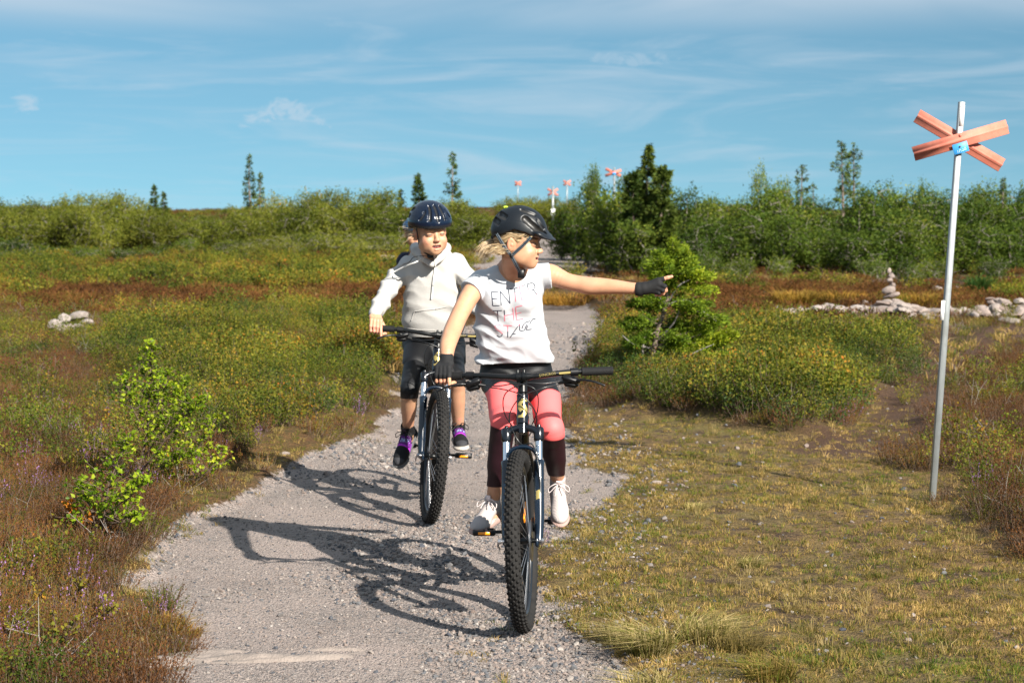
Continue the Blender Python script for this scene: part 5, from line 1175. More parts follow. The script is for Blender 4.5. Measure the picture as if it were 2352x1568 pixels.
def head_field(F, neck, smile, h=.0022, neck_r=.047):
    lo = np.array(F.c)-.16*F.sc; hi = np.array(F.c)+.16*F.sc; lo = np.minimum(lo, np.array(neck)-.06); hi = np.maximum(hi, np.array(neck)+.06)
    f = Field(lo, hi, h)
    f.add(F.el((0, -.014, .030), (.072, .090, .080)))
    f.add(F.el((0, .026, -.030), (.058, .058, .078)), .03)
    f.add(F.el((0, .050, -.072), (.036, .030, .026)), .03); f.add(F.el((0, .068, -.088), (.018, .014, .014)), .022)
    for s in (-1, 1):
        f.add(F.el((s*.036, .056, -.038), (.025, .024, .024)), .024)
        f.add(F.el((s*.046, .020, -.062), (.020, .032, .024)), .03); f.add(F.el((s*(.031+smile*.5), .072, -.033), (.014, .010, .013)), .012)
        f.add(F.el((s*.026, .076, .018), (.022, .010, .009)), .016)
        f.sub(F.el((s*.031, .099, -.002), (.017, .016, .009)), .014)
        f.add(F.el((s*.031, .0745, -.002), (.0155, .0130, .0105)), .005)
        f.add(F.el((s*.0095, .093, -.032), (.0066, .008, .0060)), .006)
        # ears
        E = roty(s*8)@rotz(s*22); f.add(F.el((s*.075, -.012, -.010), (.0075, .017, .030), E), .008); f.sub(F.el((s*.084, -.008, -.006), (.006, .009, .018), E), .004); f.add(F.el((s*.078, -.008, -.010), (.004, .005, .007)), .004)
    f.add(F.rc((0, .080, .004), (0, .099, -.025), .0075, .0092), .014); f.add(F.el((0, .1015, -.0275), (.0088, .0078, .0070)), .006)
    # mouth: an open smile, flat above and round below
    o = smile; mz = -.058; hw = .0175+o*.95
    f.add(F.el((0, .066, mz-o*.3), (.032, .019, .021+o*.5)), .016)
    for s in (-1, 1): f.add(F.rc((s*hw*.98, .0765-o*.5, mz+.0045+o*.45), (s*.0045, .0905, mz+.0050), .0022, .0036), .004); f.add(F.rc((s*hw*.98, .0765-o*.5, mz+.0040+o*.45), (s*.007, .0868, mz-.0065-o*.95), .0026, .0046), .004)
    f.add(F.rc((-.007, .0868, mz-.0065-o*.95), (.007, .0868, mz-.0065-o*.95), .0046), .004)
    f.sub(F.rc((-.004-o*.9, .094, mz-.000-o*.28), (.004+o*.9, .094, mz-.000-o*.28), .0020+o*.52), .003); f.sub(F.rc((-.004-o*.9, .084, mz-.000-o*.28), (.004+o*.9, .084, mz-.000-o*.28), .0018+o*.50), .002); f.sub(F.rc((-hw*.8, .088, mz+.0012-o*.10), (hw*.8, .088, mz+.0012-o*.10), .0012+o*.22), .002)
    f.add(rc(F(0, -.020, -.055), neck, neck_r*F.sc, neck_r*1.08), .025)
    return f
def head_colors(F, smile, lipc=(.60, .20, .165)):
    def fn(V):
        L = F.loc(V); C = np.tile(np.array(SK), (len(V), 1)); C = C*(1+.14*fbm(L[:, 0]*60+L[:, 1]*40, L[:, 2]*60, 3, 2))[:, None]; o = smile; mz = -.058; hw = .0175+o*.95
        for s in (-1, 1): C = bl(C, .42*(1-sstep(.008, .034, np.linalg.norm((L-np.array([s*.044, .060, -.036]))*[1, .7, 1], axis=1))), (.68, .25, .17))
        C = bl(C, .30*(1-sstep(.006, .016, np.linalg.norm(L-np.array([0, .103, -.029]), axis=1))), (.68, .27, .19))
        for s in (-1, 1): C = bl(C, .5*(1-sstep(.012, .034, np.linalg.norm(L-np.array([s*.078, -.012, -.008]), axis=1))), (.74, .22, .13))
        S3 = np.stack([np.abs(L[:, 0]), L[:, 1], L[:, 2]], 1); fr = (L[:, 1] > .066).astype(float)
        d = np.minimum(seg(S3, (hw*.95, .0765-o*.5, mz+.0045+o*.45), (.0045, .0905, mz+.0050))-.0012, np.minimum(seg(S3, (hw*.95, .0765-o*.5, mz+.004+o*.45), (.007, .0868, mz-.0065-o*.95)), seg(S3, (0, .0868, mz-.0065-o*.95), (.007, .0868, mz-.0065-o*.95)))-.0028)
        C = bl(C, (1-sstep(.0012, .0030, d))*fr, lipc)
        e = np.sqrt((L[:, 0]/(.0160+o*.92))**2+((L[:, 2]-(mz-.000-o*.28))/(.0020+o*.58))**2); C = bl(C, (1-sstep(.80, 1.0, e))*(L[:, 1] > .055)*(L[:, 1] < .0885), (.13, .022, .018))
        for s in (-1, 1):
            bz = .0195+.003*np.cos((L[:, 0]-s*.030)*60); e = np.abs(L[:, 2]-bz)/.0024+np.maximum(np.abs(L[:, 0]-s*.031)-.013, 0)/.003; C = bl(C, .32*(1-sstep(.6, 1.5, e))*(L[:, 1] > .05), (.40, .24, .12))
        for s in (-1, 1):
            x = (L[:, 0]-s*.031)/.0135; zt = L[:, 2]-(-.0008-.0018*x*x); on = (L[:, 1] > .06)
            C = bl(C, .8*(np.abs(x) < .95)*on*(1-sstep(.0008, .0022, np.abs(zt+.0008))), (.15, .10, .085))
            C = bl(C, (np.abs(x) < .42)*on*(1-sstep(.0012, .0024, np.abs(zt+.0008))), (.05, .07, .09))
            C = bl(C, (np.abs(x) < 1.08)*on*(1-sstep(.0007, .0020, np.abs(zt-.0015))), (.09, .045, .03))
            C = bl(C, .30*(np.abs(x) < 1.0)*on*(1-sstep(.0004, .0016, np.abs(zt+.0044))), (.42, .19, .11))
        return C
    return fn
M_TEETH = simple('teeth', (.80, .76, .68), .3)
def teeth(F, smile, parent, org):
    f = Field(F(0, .075, -.06)-.05, F(0, .075, -.06)+.05, .0016)
    f.add(F.el((0, .0705, -.0560+smile*.10), (.0165+smile*.55, .0150, .0034+smile*.20))); V, Q = f.net(1); link('teeth', to_mesh([(V, Q)], [M_TEETH], 'teeth', org), parent)
    if smile > .006:
        f = Field(F(0, .06, -.06)-.05, F(0, .06, -.06)+.05, .0016); f.add(F.el((0, .066, -.064-smile*1.0), (.012, .016, .0045))); V, Q = f.net(1); link('tongue', to_mesh([(V, Q)], [simple('tongue', (.50, .13, .12), .35)], 'tongue', org), parent)
def hand_on_bar(G_, a, f, u, wrist, spread=.0185, index_out=False, rg=.0165, sc=1., lift=0.):
    """fingers over a bar: a = towards the little finger, f = forward, u = up; returns prims for skin and for glove"""
    a, f, u, G_ = Vector(a), Vector(f), Vector(u), Vector(G_); skin = []; glove = []; w = Vector(wrist)
    k = rg+.0085*sc
    for i in range(4):
        s = a*((i-1.5)*spread); r = [.0082, .0086, .0082, .0072][i]*sc; L = [1., 1.08, 1.0, .85][i]
        M_ = G_+s*.92+f*(k*.10)+u*(k*1.22+lift); 
        if i == 0 and index_out: q = [M_, G_+s+f*(k*1.25)+u*(k*.35), G_+s*1.05+f*(k*1.75)+u*(-k*.75), G_+s*1.1+f*(k*1.9)+u*(-k*1.75)]
        else: q = [M_, G_+s+f*(k*1.12*L)+u*(k*.28), G_+s+f*(k*.98*L)+u*(-k*.70), G_+s+f*(k*.25)+u*(-k*1.10*L)]
        skin.append([(q[0], q[1], r*1.08, r), (q[1], q[2], r, r*.95), (q[2], q[3], r*.95, r*.80)])
        e = q[0].lerp(q[1], .98); glove.append([(q[0], e, r*1.08+.0022, r+.0022), (e, q[1].lerp(q[2], .30), r+.0022, r+.0022)])
        palm = (G_+s*.80-f*(k*.9)+u*(k*1.25+lift)); wb = w.lerp(palm, .35)+s*.45
        skin.append([(q[0], palm, .0115*sc, .013*sc), (palm, wb, .013*sc, .015*sc)]); glove.append([(q[0], palm, .0135*sc, .015*sc), (palm, wb, .015*sc, .0175*sc)])
    # thumb leaves the side of the palm and hooks under the bar
    tb = G_-a*(1.6*spread)-f*(k*1.2)+u*(k*.75+lift*.5); t1 = G_-a*(2.5*spread)-f*(k*.85)+u*(k*.05); t2 = G_-a*(2.7*spread)-f*(k*.1)-u*(k*1.0); t3 = G_-a*(2.1*spread)+f*(k*.6)-u*(k*1.15)
    skin.append([(w.lerp(tb, .5), tb, .014*sc, .0125*sc), (tb, t1, .0122*sc, .0105*sc), (t1, t2, .0102*sc, .0092*sc), (t2, t3, .0092*sc, .0078*sc)])
    glove.append([(w.lerp(tb, .5), tb, .0158*sc, .0145*sc), (tb, t1, .0145*sc, .0128*sc), (t1, t1.lerp(t2, .35), .0125*sc, .0125*sc)])
    return skin, glove
def chains(field, ch, k=.006):
    for c in ch:
        g = None
        for a, b, ra, rb in c: field.add(rc(a[:], b[:], ra, rb), k)
def bounds(prims, pad=.03):
    P_ = np.array([p[:] for c in prims for q in c for p in (q[0], q[1])]); return P_.min(0)-pad, P_.max(0)+pad
def rib_strip(mb, pts, w, nrm, th=.0015, mat=0):
    """flat strap along pts, nrm gives its outward side"""
    n = len(pts); V = []
    for i, p in enumerate(pts):
        t = (pts[min(i+1, n-1)]-pts[max(i-1, 0)]).normalized(); nn = nrm(p) if callable(nrm) else Vector(nrm); s = t.cross(nn).normalized(); nn = s.cross(t).normalized()
        for a, b in ((-.5, 0), (.5, 0), (.5, th), (-.5, th)): V.append(p+s*w*a+nn*b)
    Q = [[i*4+j, i*4+(j+1) % 4, i*4+4+(j+1) % 4, i*4+4+j] for i in range(n-1) for j in range(4)]+[[0, 1, 2, 3], [4*n-1, 4*n-2, 4*n-3, 4*n-4]]
    mb.add(V, Q, None, mat)
M_STRAP = simple('black_webbing', (.006, .008, .012), .6); M_STITCH = simple('reflective_stitch', (.32, .42, .52), .5)
def strap(pts, w, nrm, parent, org, stitch=True):
    o = Vector(org); P_ = crv([Vector(p)-o for p in pts], 8); nf = (lambda p: nrm(p+o)) if callable(nrm) else nrm
    m = MB(); rib_strip(m, P_, w, nf); s = link('strap', m.mesh('strap', [M_STRAP]), parent)
    if stitch:
        m = MB()
        for sd in (-.27, .27):
            acc = 0.
            for i in range(len(P_)-1):
                t = (P_[i+1]-P_[i]); nn = nf(P_[i]) if callable(nf) else Vector(nf); sv = t.normalized().cross(nn).normalized(); nn = sv.cross(t.normalized()); k = max(1, int(t.length/.0035))
                for j in range(k):
                    a = P_[i]+t*(j/k)+sv*w*sd+nn*.0022; b = P_[i]+t*((j+.55)/k)+sv*w*sd+nn*.0022; m.add([a-sv*.0007, a+sv*.0007, b+sv*.0007, b-sv*.0007], [[0, 1, 2, 3]])
        link('stitching', m.mesh('stitching', [M_STITCH]), s)
    return s
def hair_strands(roots, dirs, lens, w, rng, mat, sag=.3, curl=.02, name='hair', waves=None, steps=7):
    mb = MB(); n = len(roots); V = []; L = []
    for i in range(n):
        p = np.array(roots[i], float); d = np.array(dirs[i], float); d /= np.linalg.norm(d); st = lens[i]/steps; ph = rng.random()*6.28; rows = []
        side = np.cross(d, [0, -1, .2]); side /= np.linalg.norm(side)+1e-9
        for k in range(steps+1):
            ww = w*(1-(k/steps)**2*.8)*rng.uniform(.9, 1.1); rows += [p-side*ww, p+side*ww]
            d = d+np.array([0, 0, -sag])/steps+rng.normal(0, curl, 3)+side*.10*sin(ph+k*1.1); d /= np.linalg.norm(d); p = p+d*st
        b = i*2*(steps+1); V += rows; L.append(rng.random())
        for k in range(steps): mb.f4.append(np.array([[b+2*k, b+2*k+1, b+2*k+3, b+2*k+2]])); mb.m4.append(np.zeros(1, int))
    mb.v.append(np.array(V)); mb.lv.append(np.repeat(np.array(L), 2*(steps+1))); mb.n = len(V)
    return mb
def hairmat(name, a, b, c):
    t = NT(name); col = t.ramp(t.attr('lv'), [(0, a), (.5, b), (1, c)]); return t.end(t.pbsdf(col, .42, 0, .5))
M_BLOND = hairmat('blond_hair', (.20, .125, .060), (.42, .29, .15), (.62, .48, .29))
# ------------------------------------------------------------------ riders
from mathutils.bvhtree import BVHTree
V3 = lambda p: np.array(p[:], float)
M_JERSEY = simple('white_cotton', (.49, .51, .54), .85, bump=.0004, bscale=900)
M_HOOD = simple('pale_grey_fleece', (.46, .445, .425), .9, bump=.001, bscale=600)
M_NAVY = simple('navy_cotton', (.008, .013, .035), .85)
M_LEG = colmat('stretch_leggings', .55, .35, .0004, 900)
M_GLOVE = simple('black_knit_glove', (.005, .005, .006), .8, bump=.0008, bscale=700)
M_HEL = colmat('helmet_shell', .42, .5, .0002, 800); M_HELG = colmat('glossy_helmet_shell', .16, .5)
M_SHOE = colmat('knit_shoe', .75, .3, .0008, 500)
M_TSHIRT_PRINT = [simple('navy_print', (.012, .018, .045), .6), simple('pink_print', (.82, .20, .27), .6)]
def dense(pts, n=5):
    C = crv([Vector((*Vector(p)[:3],)) for p, r in pts], n); R = [v.x for v in crv([Vector((r, 0, 0)) for p, r in pts], n)]; return list(zip(C, R))
def limb(f, pts, k=.02):
    pts = dense(pts) if len(pts) > 2 else pts; k = 0.
    for (a, ra), (b, rb) in zip(pts[:-1], pts[1:]): f.add(rc(a[:], b[:], ra, rb), k)
def limb_net(pts, h=.0035, k=.02, extra=None, pad=.02, cut=None, disp=None):
    A = np.array([V3(p) for p, r in pts]); R = max(r for p, r in pts)+pad; f = Field(A.min(0)-R, A.max(0)+R, h); limb(f, pts, k)
    if extra: extra(f)
    if disp: f.disp(disp)
    if cut: f.cut(cut)
    return f.net(1)
def plane(p, n):
    """keeps what lies behind the plane: cuts away the side n points to"""
    p, n = V3(p), V3(Vector(n).normalized()); return lambda X, Y, Z: (X-p[0])*n[0]+(Y-p[1])*n[1]+(Z-p[2])*n[2]
def wr(p, n, s=1): pass
def skin_col(marks=()):
    def fn(V):
        C = np.tile(np.array(SK), (len(V), 1)); n = fbm(V[:, 0]*40, V[:, 2]*40, 3, 4); C = C*(1+.16*n)[:, None]; C = bl(C, np.clip(.25+1.2*fbm(V[:, 0]*16, V[:, 2]*16, 2, 8), 0, .4), (.52, .25, .16))
        for p, r, c, w in marks: C = bl(C, w*spot(V, p, r), c)
        return C
    return fn
def add_body(root, parts, cols, name='body'):
    mb = MB(); C = []
    for (V, Q), c in zip(parts, cols): mb.add(V-np.array(root.location[:]), Q); C.append(c(V))
    me = mb.mesh(name, [M_SKIN], True); C = np.concatenate(C); a = me.attributes.new('col', 'FLOAT_COLOR', 'POINT'); a.data.foreach_set('color', np.concatenate([C, np.ones((len(C), 1))], 1).astype(np.float32).ravel())
    return link(name, me, root)
def garment(root, name, parts, mats, col=None, label=None):
    me = to_mesh(parts, mats, name, root.location[:], col); o = link(name, me, root)
    if label: o['label'] = label
    return o
def hand_parts(sk, h=.0019):
    lo, hi = bounds(sk); f = Field(lo, hi, h)
    chains(f, sk, .0045); return f.net(1)
def helmet(root, F, name, c, r, vents, peak, mat, base, matrim, rim=(.028, .055, .015), slots=(), step=True):
    f = Field(np.array(F.c)-.20*F.sc, np.array(F.c)+.22*F.sc, .0028); f.add(F.el(c, r))
    def surf(y, z, s, inn=0.):
        q = 1-((y-c[1])/r[1])**2-((z-c[2])/r[2])**2; return (s*r[0]*sqrt(max(q, .0))*(1-inn), y, z)
    def surfx(x, z, inn=0.):
        q = 1-((x-c[0])/r[0])**2-((z-c[2])/r[2])**2; return (x, c[1]+r[1]*sqrt(max(q, 0))*(1-inn), z)
    if step:
        f.disp(lambda X, Y, Z: (lambda L: .0022*F.sc*sstep(0, .004, L[..., 2]-(.072+.018*np.cos(L[..., 1]*22)))*sstep(-.09, -.05, L[..., 1]))(np.tensordot(np.stack([X-F.c[0], Y-F.c[1], Z-F.c[2]], -1), F.M, 1)/F.sc))
    if peak:
        f.add(F.el((0, r[1]*.98+c[1]-.010, .036), (.070, .055, .010), rotx(-14)), .012); f.add(F.el((0, r[1]*.86+c[1], .046), (.080, .030, .016), rotx(-20)), .02)
    hole = [F.el((0, -.012, .028), (.083, .102, .090))]
    for s in (-1, 1):
        for (y0, z0, y1, z1, rr) in vents:
            m = 3; P_ = [F(*surf(y0+(y1-y0)*t/m, z0+(z1-z0)*t/m, s, .0)) for t in range(m+1)]
            for a, b in zip(P_[:-1], P_[1:]): f.sub(rc(a, b, rr*F.sc), .003)
    for (x, z0, z1, rr) in slots:
        m = 5; P_ = [F(*surfx(x*(1-.35*t/m), z0+(z1-z0)*t/m)) for t in range(m+1)]
        for a, b in zip(P_[:-1], P_[1:]): f.sub(rc(a, b, rr*F.sc, rr*F.sc*.8), .003)
    f.op(hole[0], .003, 'sub')
    def cutfn(X, Y, Z):
        L = np.tensordot(np.stack([X-F.c[0], Y-F.c[1], Z-F.c[2]], -1), F.M, 1)/F.sc; y = L[..., 1]
        lo = np.interp(y, [-.13, -.09, -.045, .0, .05, .09, .17], [rim[2]+.004, rim[2], rim[1]-.022, rim[1], rim[1]-.008, rim[0], rim[0]-.006]); return (lo-L[..., 2])*F.sc
    f.cut(cutfn); V, Q = f.net(1)
    def col(V):
        L = F.loc(V); e = np.sqrt(((L[:, 0]-c[0])/r[0])**2+((L[:, 1]-c[1])/r[1])**2+((L[:, 2]-c[2])/r[2])**2); C = np.tile(np.array(base), (len(V), 1))
        C = bl(C, (1-sstep(.925, .955, e))*(L[:, 1] < c[1]+r[1]*.93), (.020, .019, .018)); C = bl(C, matrim*(L[:, 2] < .05)*(e < 1.03)*(1-sstep(.0, .006, L[:, 2]-np.interp(L[:, 1], [-.09, 0, .09], [rim[2], rim[1], rim[0]])-.010)), (.015, .015, .015)); return C
    return garment(root, 'helmet', [(V, Q)], [mat], col)
def shoe(root, ankle, fwd, up, sc, style, tag=None):
    """ankle: world point where the leg enters the collar"""
    fw = Vector(fwd).normalized(); uu = Vector(up); uu = (uu-fw*uu.dot(fw)).normalized(); heel = Vector(ankle)-(fw*.014+uu*.088)*sc
    F = Frame3(heel, fwd, up, sc); f = Field(np.minimum(F(0, .1, .05), F(0, .1, .05))-.17*sc, F(0, .1, .05)+.17*sc, .0025)
    f.add(F.el((0, .155, .032), (.040, .062, .029))); f.add(F.rc((0, .130, .040), (0, .045, .072), .034, .033), .02); f.add(F.el((0, .000, .050), (.031, .040, .046)), .02); f.add(F.rc((0, .010, .07), (0, .016, .108), .034, .036), .012)
    f.add(F.rc((0, .046, .088), (0, .040, .120), .018, .014), .008)
    f.add(F.el((0, .165, .014), (.044, .062, .017)), .003); f.add(bx(F(0, .075, .015), np.array([.036, .105, .016])*sc, F.M, .014*sc), .004); f.add(F.el((0, -.005, .018), (.037, .045, .020)), .003)
    f.disp(lambda X, Y, Z: .0008*np.sin(900*(X+Y)))
    f.op(F.rc((0, .012, .092), (0, .016, .16), .0285, .031), .004, 'sub'); V, Q = f.net(1)
    def col(V):
        L = F.loc(V); C = np.tile(np.array(style['upper']), (len(V), 1)); sole = L[:, 2] < .026+.004*np.sin(L[:, 1]*40)
        if 'band' in style:
            C = bl(C, 1.*((L[:, 1] > .062) & (L[:, 1] < .120)), style['band']); C = bl(C, 1.*(((L[:, 1] > .112) & (L[:, 1] < .121))), style['trim'])
            C = bl(C, 1.*((L[:, 1] > .185) & (np.abs(L[:, 0]) < .03)), (.035, .035, .040))
        C = bl(C, 1.*(sole), style['sole']); C = bl(C, 1.*((dist(L*[1, 1, .7], [0, .014, .075]) < .032) & (L[:, 2] > .085)), style['lining'])
        return C
    s = garment(root, 'shoe', [(V, Q)], [M_SHOE], col); o = Vector(root.location); lm = simple('shoelace', style['lace'], .8)
    m = MB()
    for i in range(4):
        y = .060+i*.018; z = .100-i*.0115; x = .020
        for sg in (-1, 1): m.tube([Vector(F(-x*sg, y, z-.006))-o, Vector(F(0, y+.008, z+.0035))-o, Vector(F(x*sg, y+.017, z-.016))-o], .0022*sc, 5)
    for sg in (-1, 1):
        m.tube(crv([Vector(F(*q))-o for q in ((0, .052, .116), (sg*.022, .066, .124), (sg*.046, .072, .108), (sg*.044, .082, .090), (sg*.020, .070, .108), (0, .054, .115))], 5), .0023*sc, 5)
        m.tube(crv([Vector(F(*q))-o for q in ((0, .053, .116), (sg*.012, .078, .112), (sg*.018, .105, .092))], 5), .0021*sc, 5)
    link('laces', m.mesh('laces', [lm], True), s)
    m = MB(); R = Matrix(F.M.tolist())@Matrix.Rotation(radians(-12), 3, 'X'); m.box(Vector(F(0, .058, .124))-o, (.024*sc, .004, .034*sc), R, bev=.001); t = link('tongue_tab', m.mesh('tongue_tab', [simple('tongue_tab', style['tab'], .7)]), s)
    if tag:
        tm = text_mesh(tag[0], tag[1], tag[2]); q = link('lettering', tm, s); lx = Vector(F.M[:, 0]); ly = -Vector(F.M[:, 1]); Rm = Matrix((lx, ly, lx.cross(ly))).transposed().to_4x4(); Rm = Matrix.Translation(Vector(F(*tag[3]))-o)@Rm@Matrix.Rotation(radians(-tag[4]), 4, 'X'); q.matrix_local = Rm
        # drape the letters over the instep
        bv = BVHTree.FromObject(s, bpy.context.evaluated_depsgraph_get()) if False else BVHTree.FromPolygons([v.co for v in s.data.vertices], [list(p.vertices) for p in s.data.polygons])
        n = Vector(F.M[:, 2])*.8+Vector(F.M[:, 1])*.55; n.normalize(); inv = Rm.inverted()
        for v in tm.vertices:
            w = Rm@v.co; h, nn, i, d = bv.ray_cast(w+n*.06, -n)
            if h is not None: v.co = inv@(h+n*.0012)
    return s
def folds(amp, fr, tilt, seed, zc=None):
    def fn(X, Y, Z):
        r = np.random.default_rng(seed); d = 0
        for i in range(4):
            a = tilt+r.normal(0, .45); k = fr*r.uniform(.6, 1.7); u = X*sin(a)+Z*cos(a)+Y*.3*r.normal(); v = X*cos(a)-Z*sin(a); ph = r.uniform(0, 6)
            s = np.sin(u*k+ph+1.6*np.sin(v*k*.28+ph*2)+.8*np.sin(v*k*.6+u*k*.2)); d = d+(np.abs(s)-.6)*(.5+.5*np.sin(v*k*.35+ph*3))/(1+i*.5)
        return amp*d
    return fn
def cyl_ribbon(bv, strokes, width, cam0, conv, org):
    out = {0: MB(), 1: MB()}; 
    for ci, pts in strokes:
        P_ = []
        for (x0, y0), (x1, y1) in zip(pts[:-1], pts[1:]):
            n = max(2, int(math.hypot(x1-x0, y1-y0)/14))
            for i in range(n): P_.append((x0+(x1-x0)*i/n, y0+(y1-y0)*i/n))
        P_.append(pts[-1]); W = []
        for x, y in P_:
            a, b = conv(x, y); d = ray(a, b); h, nn, i, dd = bv.ray_cast(Vector((0, 0, CAMZ))-Vector(org), d)
            if h is not None: W.append((h+nn*.0012, nn))
        if len(W) < 2: continue
        V = []
        for i, (p, nn) in enumerate(W):
            t = (W[min(i+1, len(W)-1)][0]-W[max(i-1, 0)][0]).normalized(); s = t.cross(nn).normalized()*width*.5; V += [p-s, p+s]
        out[ci].add(V, [[2*i, 2*i+1, 2*i+3, 2*i+2] for i in range(len(W)-1)])
    return out

# ---------------------------------------------------------------- the pointing girl
def rider_front():
    b = B1; sad = b['saddle']; root = empty('person', (sad.x, sad.y, sad.z), label='girl in white printed t-shirt and coral leggings riding in front and pointing right', cat='person')
    org = root.location
    F = Frame3(P(1191, 557, 8.17), (.96, -.27, -.09), (.05, 0, 1), .965); neck = P(1181, 650, 8.29)
    S = {-1: P(1106, 648, 8.30), 1: P(1238, 634, 8.30)}
    hipL, hipR = P(1150, 876, 8.44), P(1224, 876, 8.44)
    rows = lambda pts, dep: [(P(cx, y, d).z, P(cx, y, d).x, d, hw/FPX*d, dd) for (y, cx, hw, dd), d in [(p, dep(p[0])) for p in pts]]
    dep = lambda y: float(np.interp(y, [600, 700, 850], [8.28, 8.32, 8.42]))
    T = rows([(845, 1185, 90, .110), (800, 1181, 86, .108), (760, 1173, 83, .105), (733, 1170, 80, .102), (700, 1170, 77, .100), (680, 1171, 75, .098), (655, 1172, 74, .092), (632, 1173, 66, .078), (615, 1176, 50, .060), (600, 1180, 30, .045)], dep)
    # skin: head, chest under the collar, arms, hands, shins
    hf = head_field(F, V3(neck), .0075); V, Q = hf.net(1); parts = [(V, Q)]; cols = [head_colors(F, .0075)]
    f = Field((T[0][1]-.25, 8.1, P(0, 760, 8.3).z), (T[0][1]+.25, 8.6, P(0, 590, 8.3).z), .0045); f.add(stack(T, .009)); f.add(rc(V3(P(1180, 610, 8.24)), V3(neck), .040, .055), .05)
    for s in (-1, 1): f.add(rc(V3(neck)+[s*.02, 0, -.01], V3(S[s])-[0, 0, .016], .040, .036), .03)
    parts.append(f.net(1)); cols.append(skin_col())
    AL = [(S[1], .046), (P(1262, 631, 8.29), .046), (P(1300, 645, 8.27), .0350), (P(1330, 652, 8.26), .0345), (P(1352, 656, 8.25), .0365), (P(1380, 657, 8.24), .0345), (P(1416, 659, 8.22), .0295), (P(1455, 662, 8.20), .0235), (P(1480, 662, 8.19), .022)]
    parts.append(limb_net(AL, .003, .02)); cols.append(skin_col())
    g = b['grip'](-1, .318); A = b['AXW']; a_ = (A@Vector((-1, .17, 0))).normalized(); wri = P(1026, 832, g.y+.045)
    AR = [(S[-1], .044), (P(1084, 672, 8.25), .0415), (P(1056, 722, 8.17), .0365), (P(1037, 766, 8.09), .0365), (P(1028, 795, 8.01), .0325), (P(1026, 825, g.y+.06), .0250), (wri, .024)]
    parts.append(limb_net(AR, .003, .02)); cols.append(skin_col([(V3(P(1032, 770, 8.05)), .02, SKP, .2)]))
    sk, gl = hand_on_bar(g, a_, (0, -1, 0), (0, 0, 1), wri, .0172, True, .0165, .95, .004); parts.append(hand_parts(sk)); cols.append(skin_col([(V3(g+Vector((0, -.03, -.03))), .03, SKP, .5)]))
    # pointing hand: index straight, the rest curled, thumb tucked behind
    W = P(1480, 662, 8.19); mc = [P(1512, 645, 8.175), P(1514, 653, 8.17), P(1511, 661, 8.172), P(1505, 668, 8.18)]
    fin = [[mc[0], P(1524, 640.5, 8.172), P(1534, 637.5, 8.17), P(1543, 635, 8.168)], [mc[1], P(1527, 658, 8.158), P(1529, 667, 8.17), P(1523, 674, 8.19)], [mc[2], P(1523, 667, 8.160), P(1523, 674, 8.175), P(1516, 678, 8.195)], [mc[3], P(1514, 673, 8.166), P(1512, 677, 8.18), P(1506, 677.5, 8.195)]]
    rad = [.0083, .0084, .0080, .0070]; sk2 = []; gl2 = []
    for q, r in zip(fin, rad):
        sk2.append([(q[0], q[1], r*1.1, r), (q[1], q[2], r, r*.93), (q[2], q[3], r*.93, r*.75)]); wb = W.lerp(q[0], .35)
        sk2.append([(q[0], wb, .0115, .015), (wb, W, .015, .019)]); e = q[0].lerp(q[1], .95); gl2.append([(q[0], e, r*1.1+.0028, r+.0026)]); gl2.append([(q[0], wb, .0145, .018), (wb, W, .018, .0225)])
    th = [W.lerp(mc[0], .3)+Vector((0, .018, .004)), P(1502, 652, 8.21), P(1514, 656, 8.205), P(1521, 662, 8.195)]; sk2.append([(th[0], th[1], .013, .011), (th[1], th[2], .0105, .0095), (th[2], th[3], .0092, .0078)]); gl2.append([(th[0], th[1], .015, .013), (th[1], th[1].lerp(th[2], .5), .0125, .012)])
    parts.append(hand_parts(sk2)); cols.append(skin_col([(V3(fin[1][1]), .03, SKP, .6), (V3(fin[2][3]), .02, (.70, .20, .16), .5), (V3(fin[0][3]), .012, SKP, .6)]))
    KL, KR = P(1156, 972, 8.10), P(1266, 985, 8.12); pl, pr = b['ped'](-1), b['ped'](1)
    AKL, AKR = P(1132, 1156, 8.24), P(1281, 1106, 8.38)
    legL = [(hipL, .080), (P(1153, 905, 8.28), .062), (KL.lerp(hipL, .2), .054), (KL, .050), (KL.lerp(AKL, .2), .046), (KL.lerp(AKL, .42), .044), (KL.lerp(AKL, .75), .032), (AKL, .0275)]
    legR = [(hipR, .080), (P(1252, 915, 8.28), .062), (KR.lerp(hipR, .2), .055), (KR, .051), (KR.lerp(AKR, .2), .047), (KR.lerp(AKR, .45), .046), (KR.lerp(AKR, .8), .034), (AKR, .0275)]
    for lg, ak in ((legL, AKL), (legR, AKR)): parts.append(limb_net([(p, r-.006) for p, r in lg[:4]]+lg[4:]+[(ak-Vector((0, .0, .05)), .028)], .004)); cols.append(skin_col())
    body = add_body(root, parts, cols); teeth(F, .0075, body, org)
    for s in (-1, 1):
        f = Field(F(s*.031, .06, 0)-.03, F(s*.031, .06, 0)+.03, .0014); f.add(F.el((s*.031, .0765, -.0018), (.0125, .0112, .0026))); 
    # leggings in coral, black and wine panels
    zt = {-1: P(1155, 878, 8.22).z, 1: P(1258, 894, 8.22).z}; zb = {-1: P(1150, 984, 8.1).z, 1: P(1268, 1011, 8.1).z}; xc = {-1: P(1155, 900, 8.2).x, 1: P(1262, 900, 8.2).x}
    hemz = {-1: P(1134, 1113, 8.25).z, 1: P(1282, 1090, 8.35).z}; mid = (xc[-1]+xc[1])/2; g_parts = []
    for s, lg in ((-1, legL), (1, legR)):
        hz = hemz[s]; g_parts.append(limb_net([(p, r+.003) for p, r in lg], .0038, .03, cut=lambda X, Y, Z, hz=hz: hz-Z, disp=lambda X, Y, Z: .0012*np.sin(Z*70+3*np.sin(X*20))*(Z < .62)))
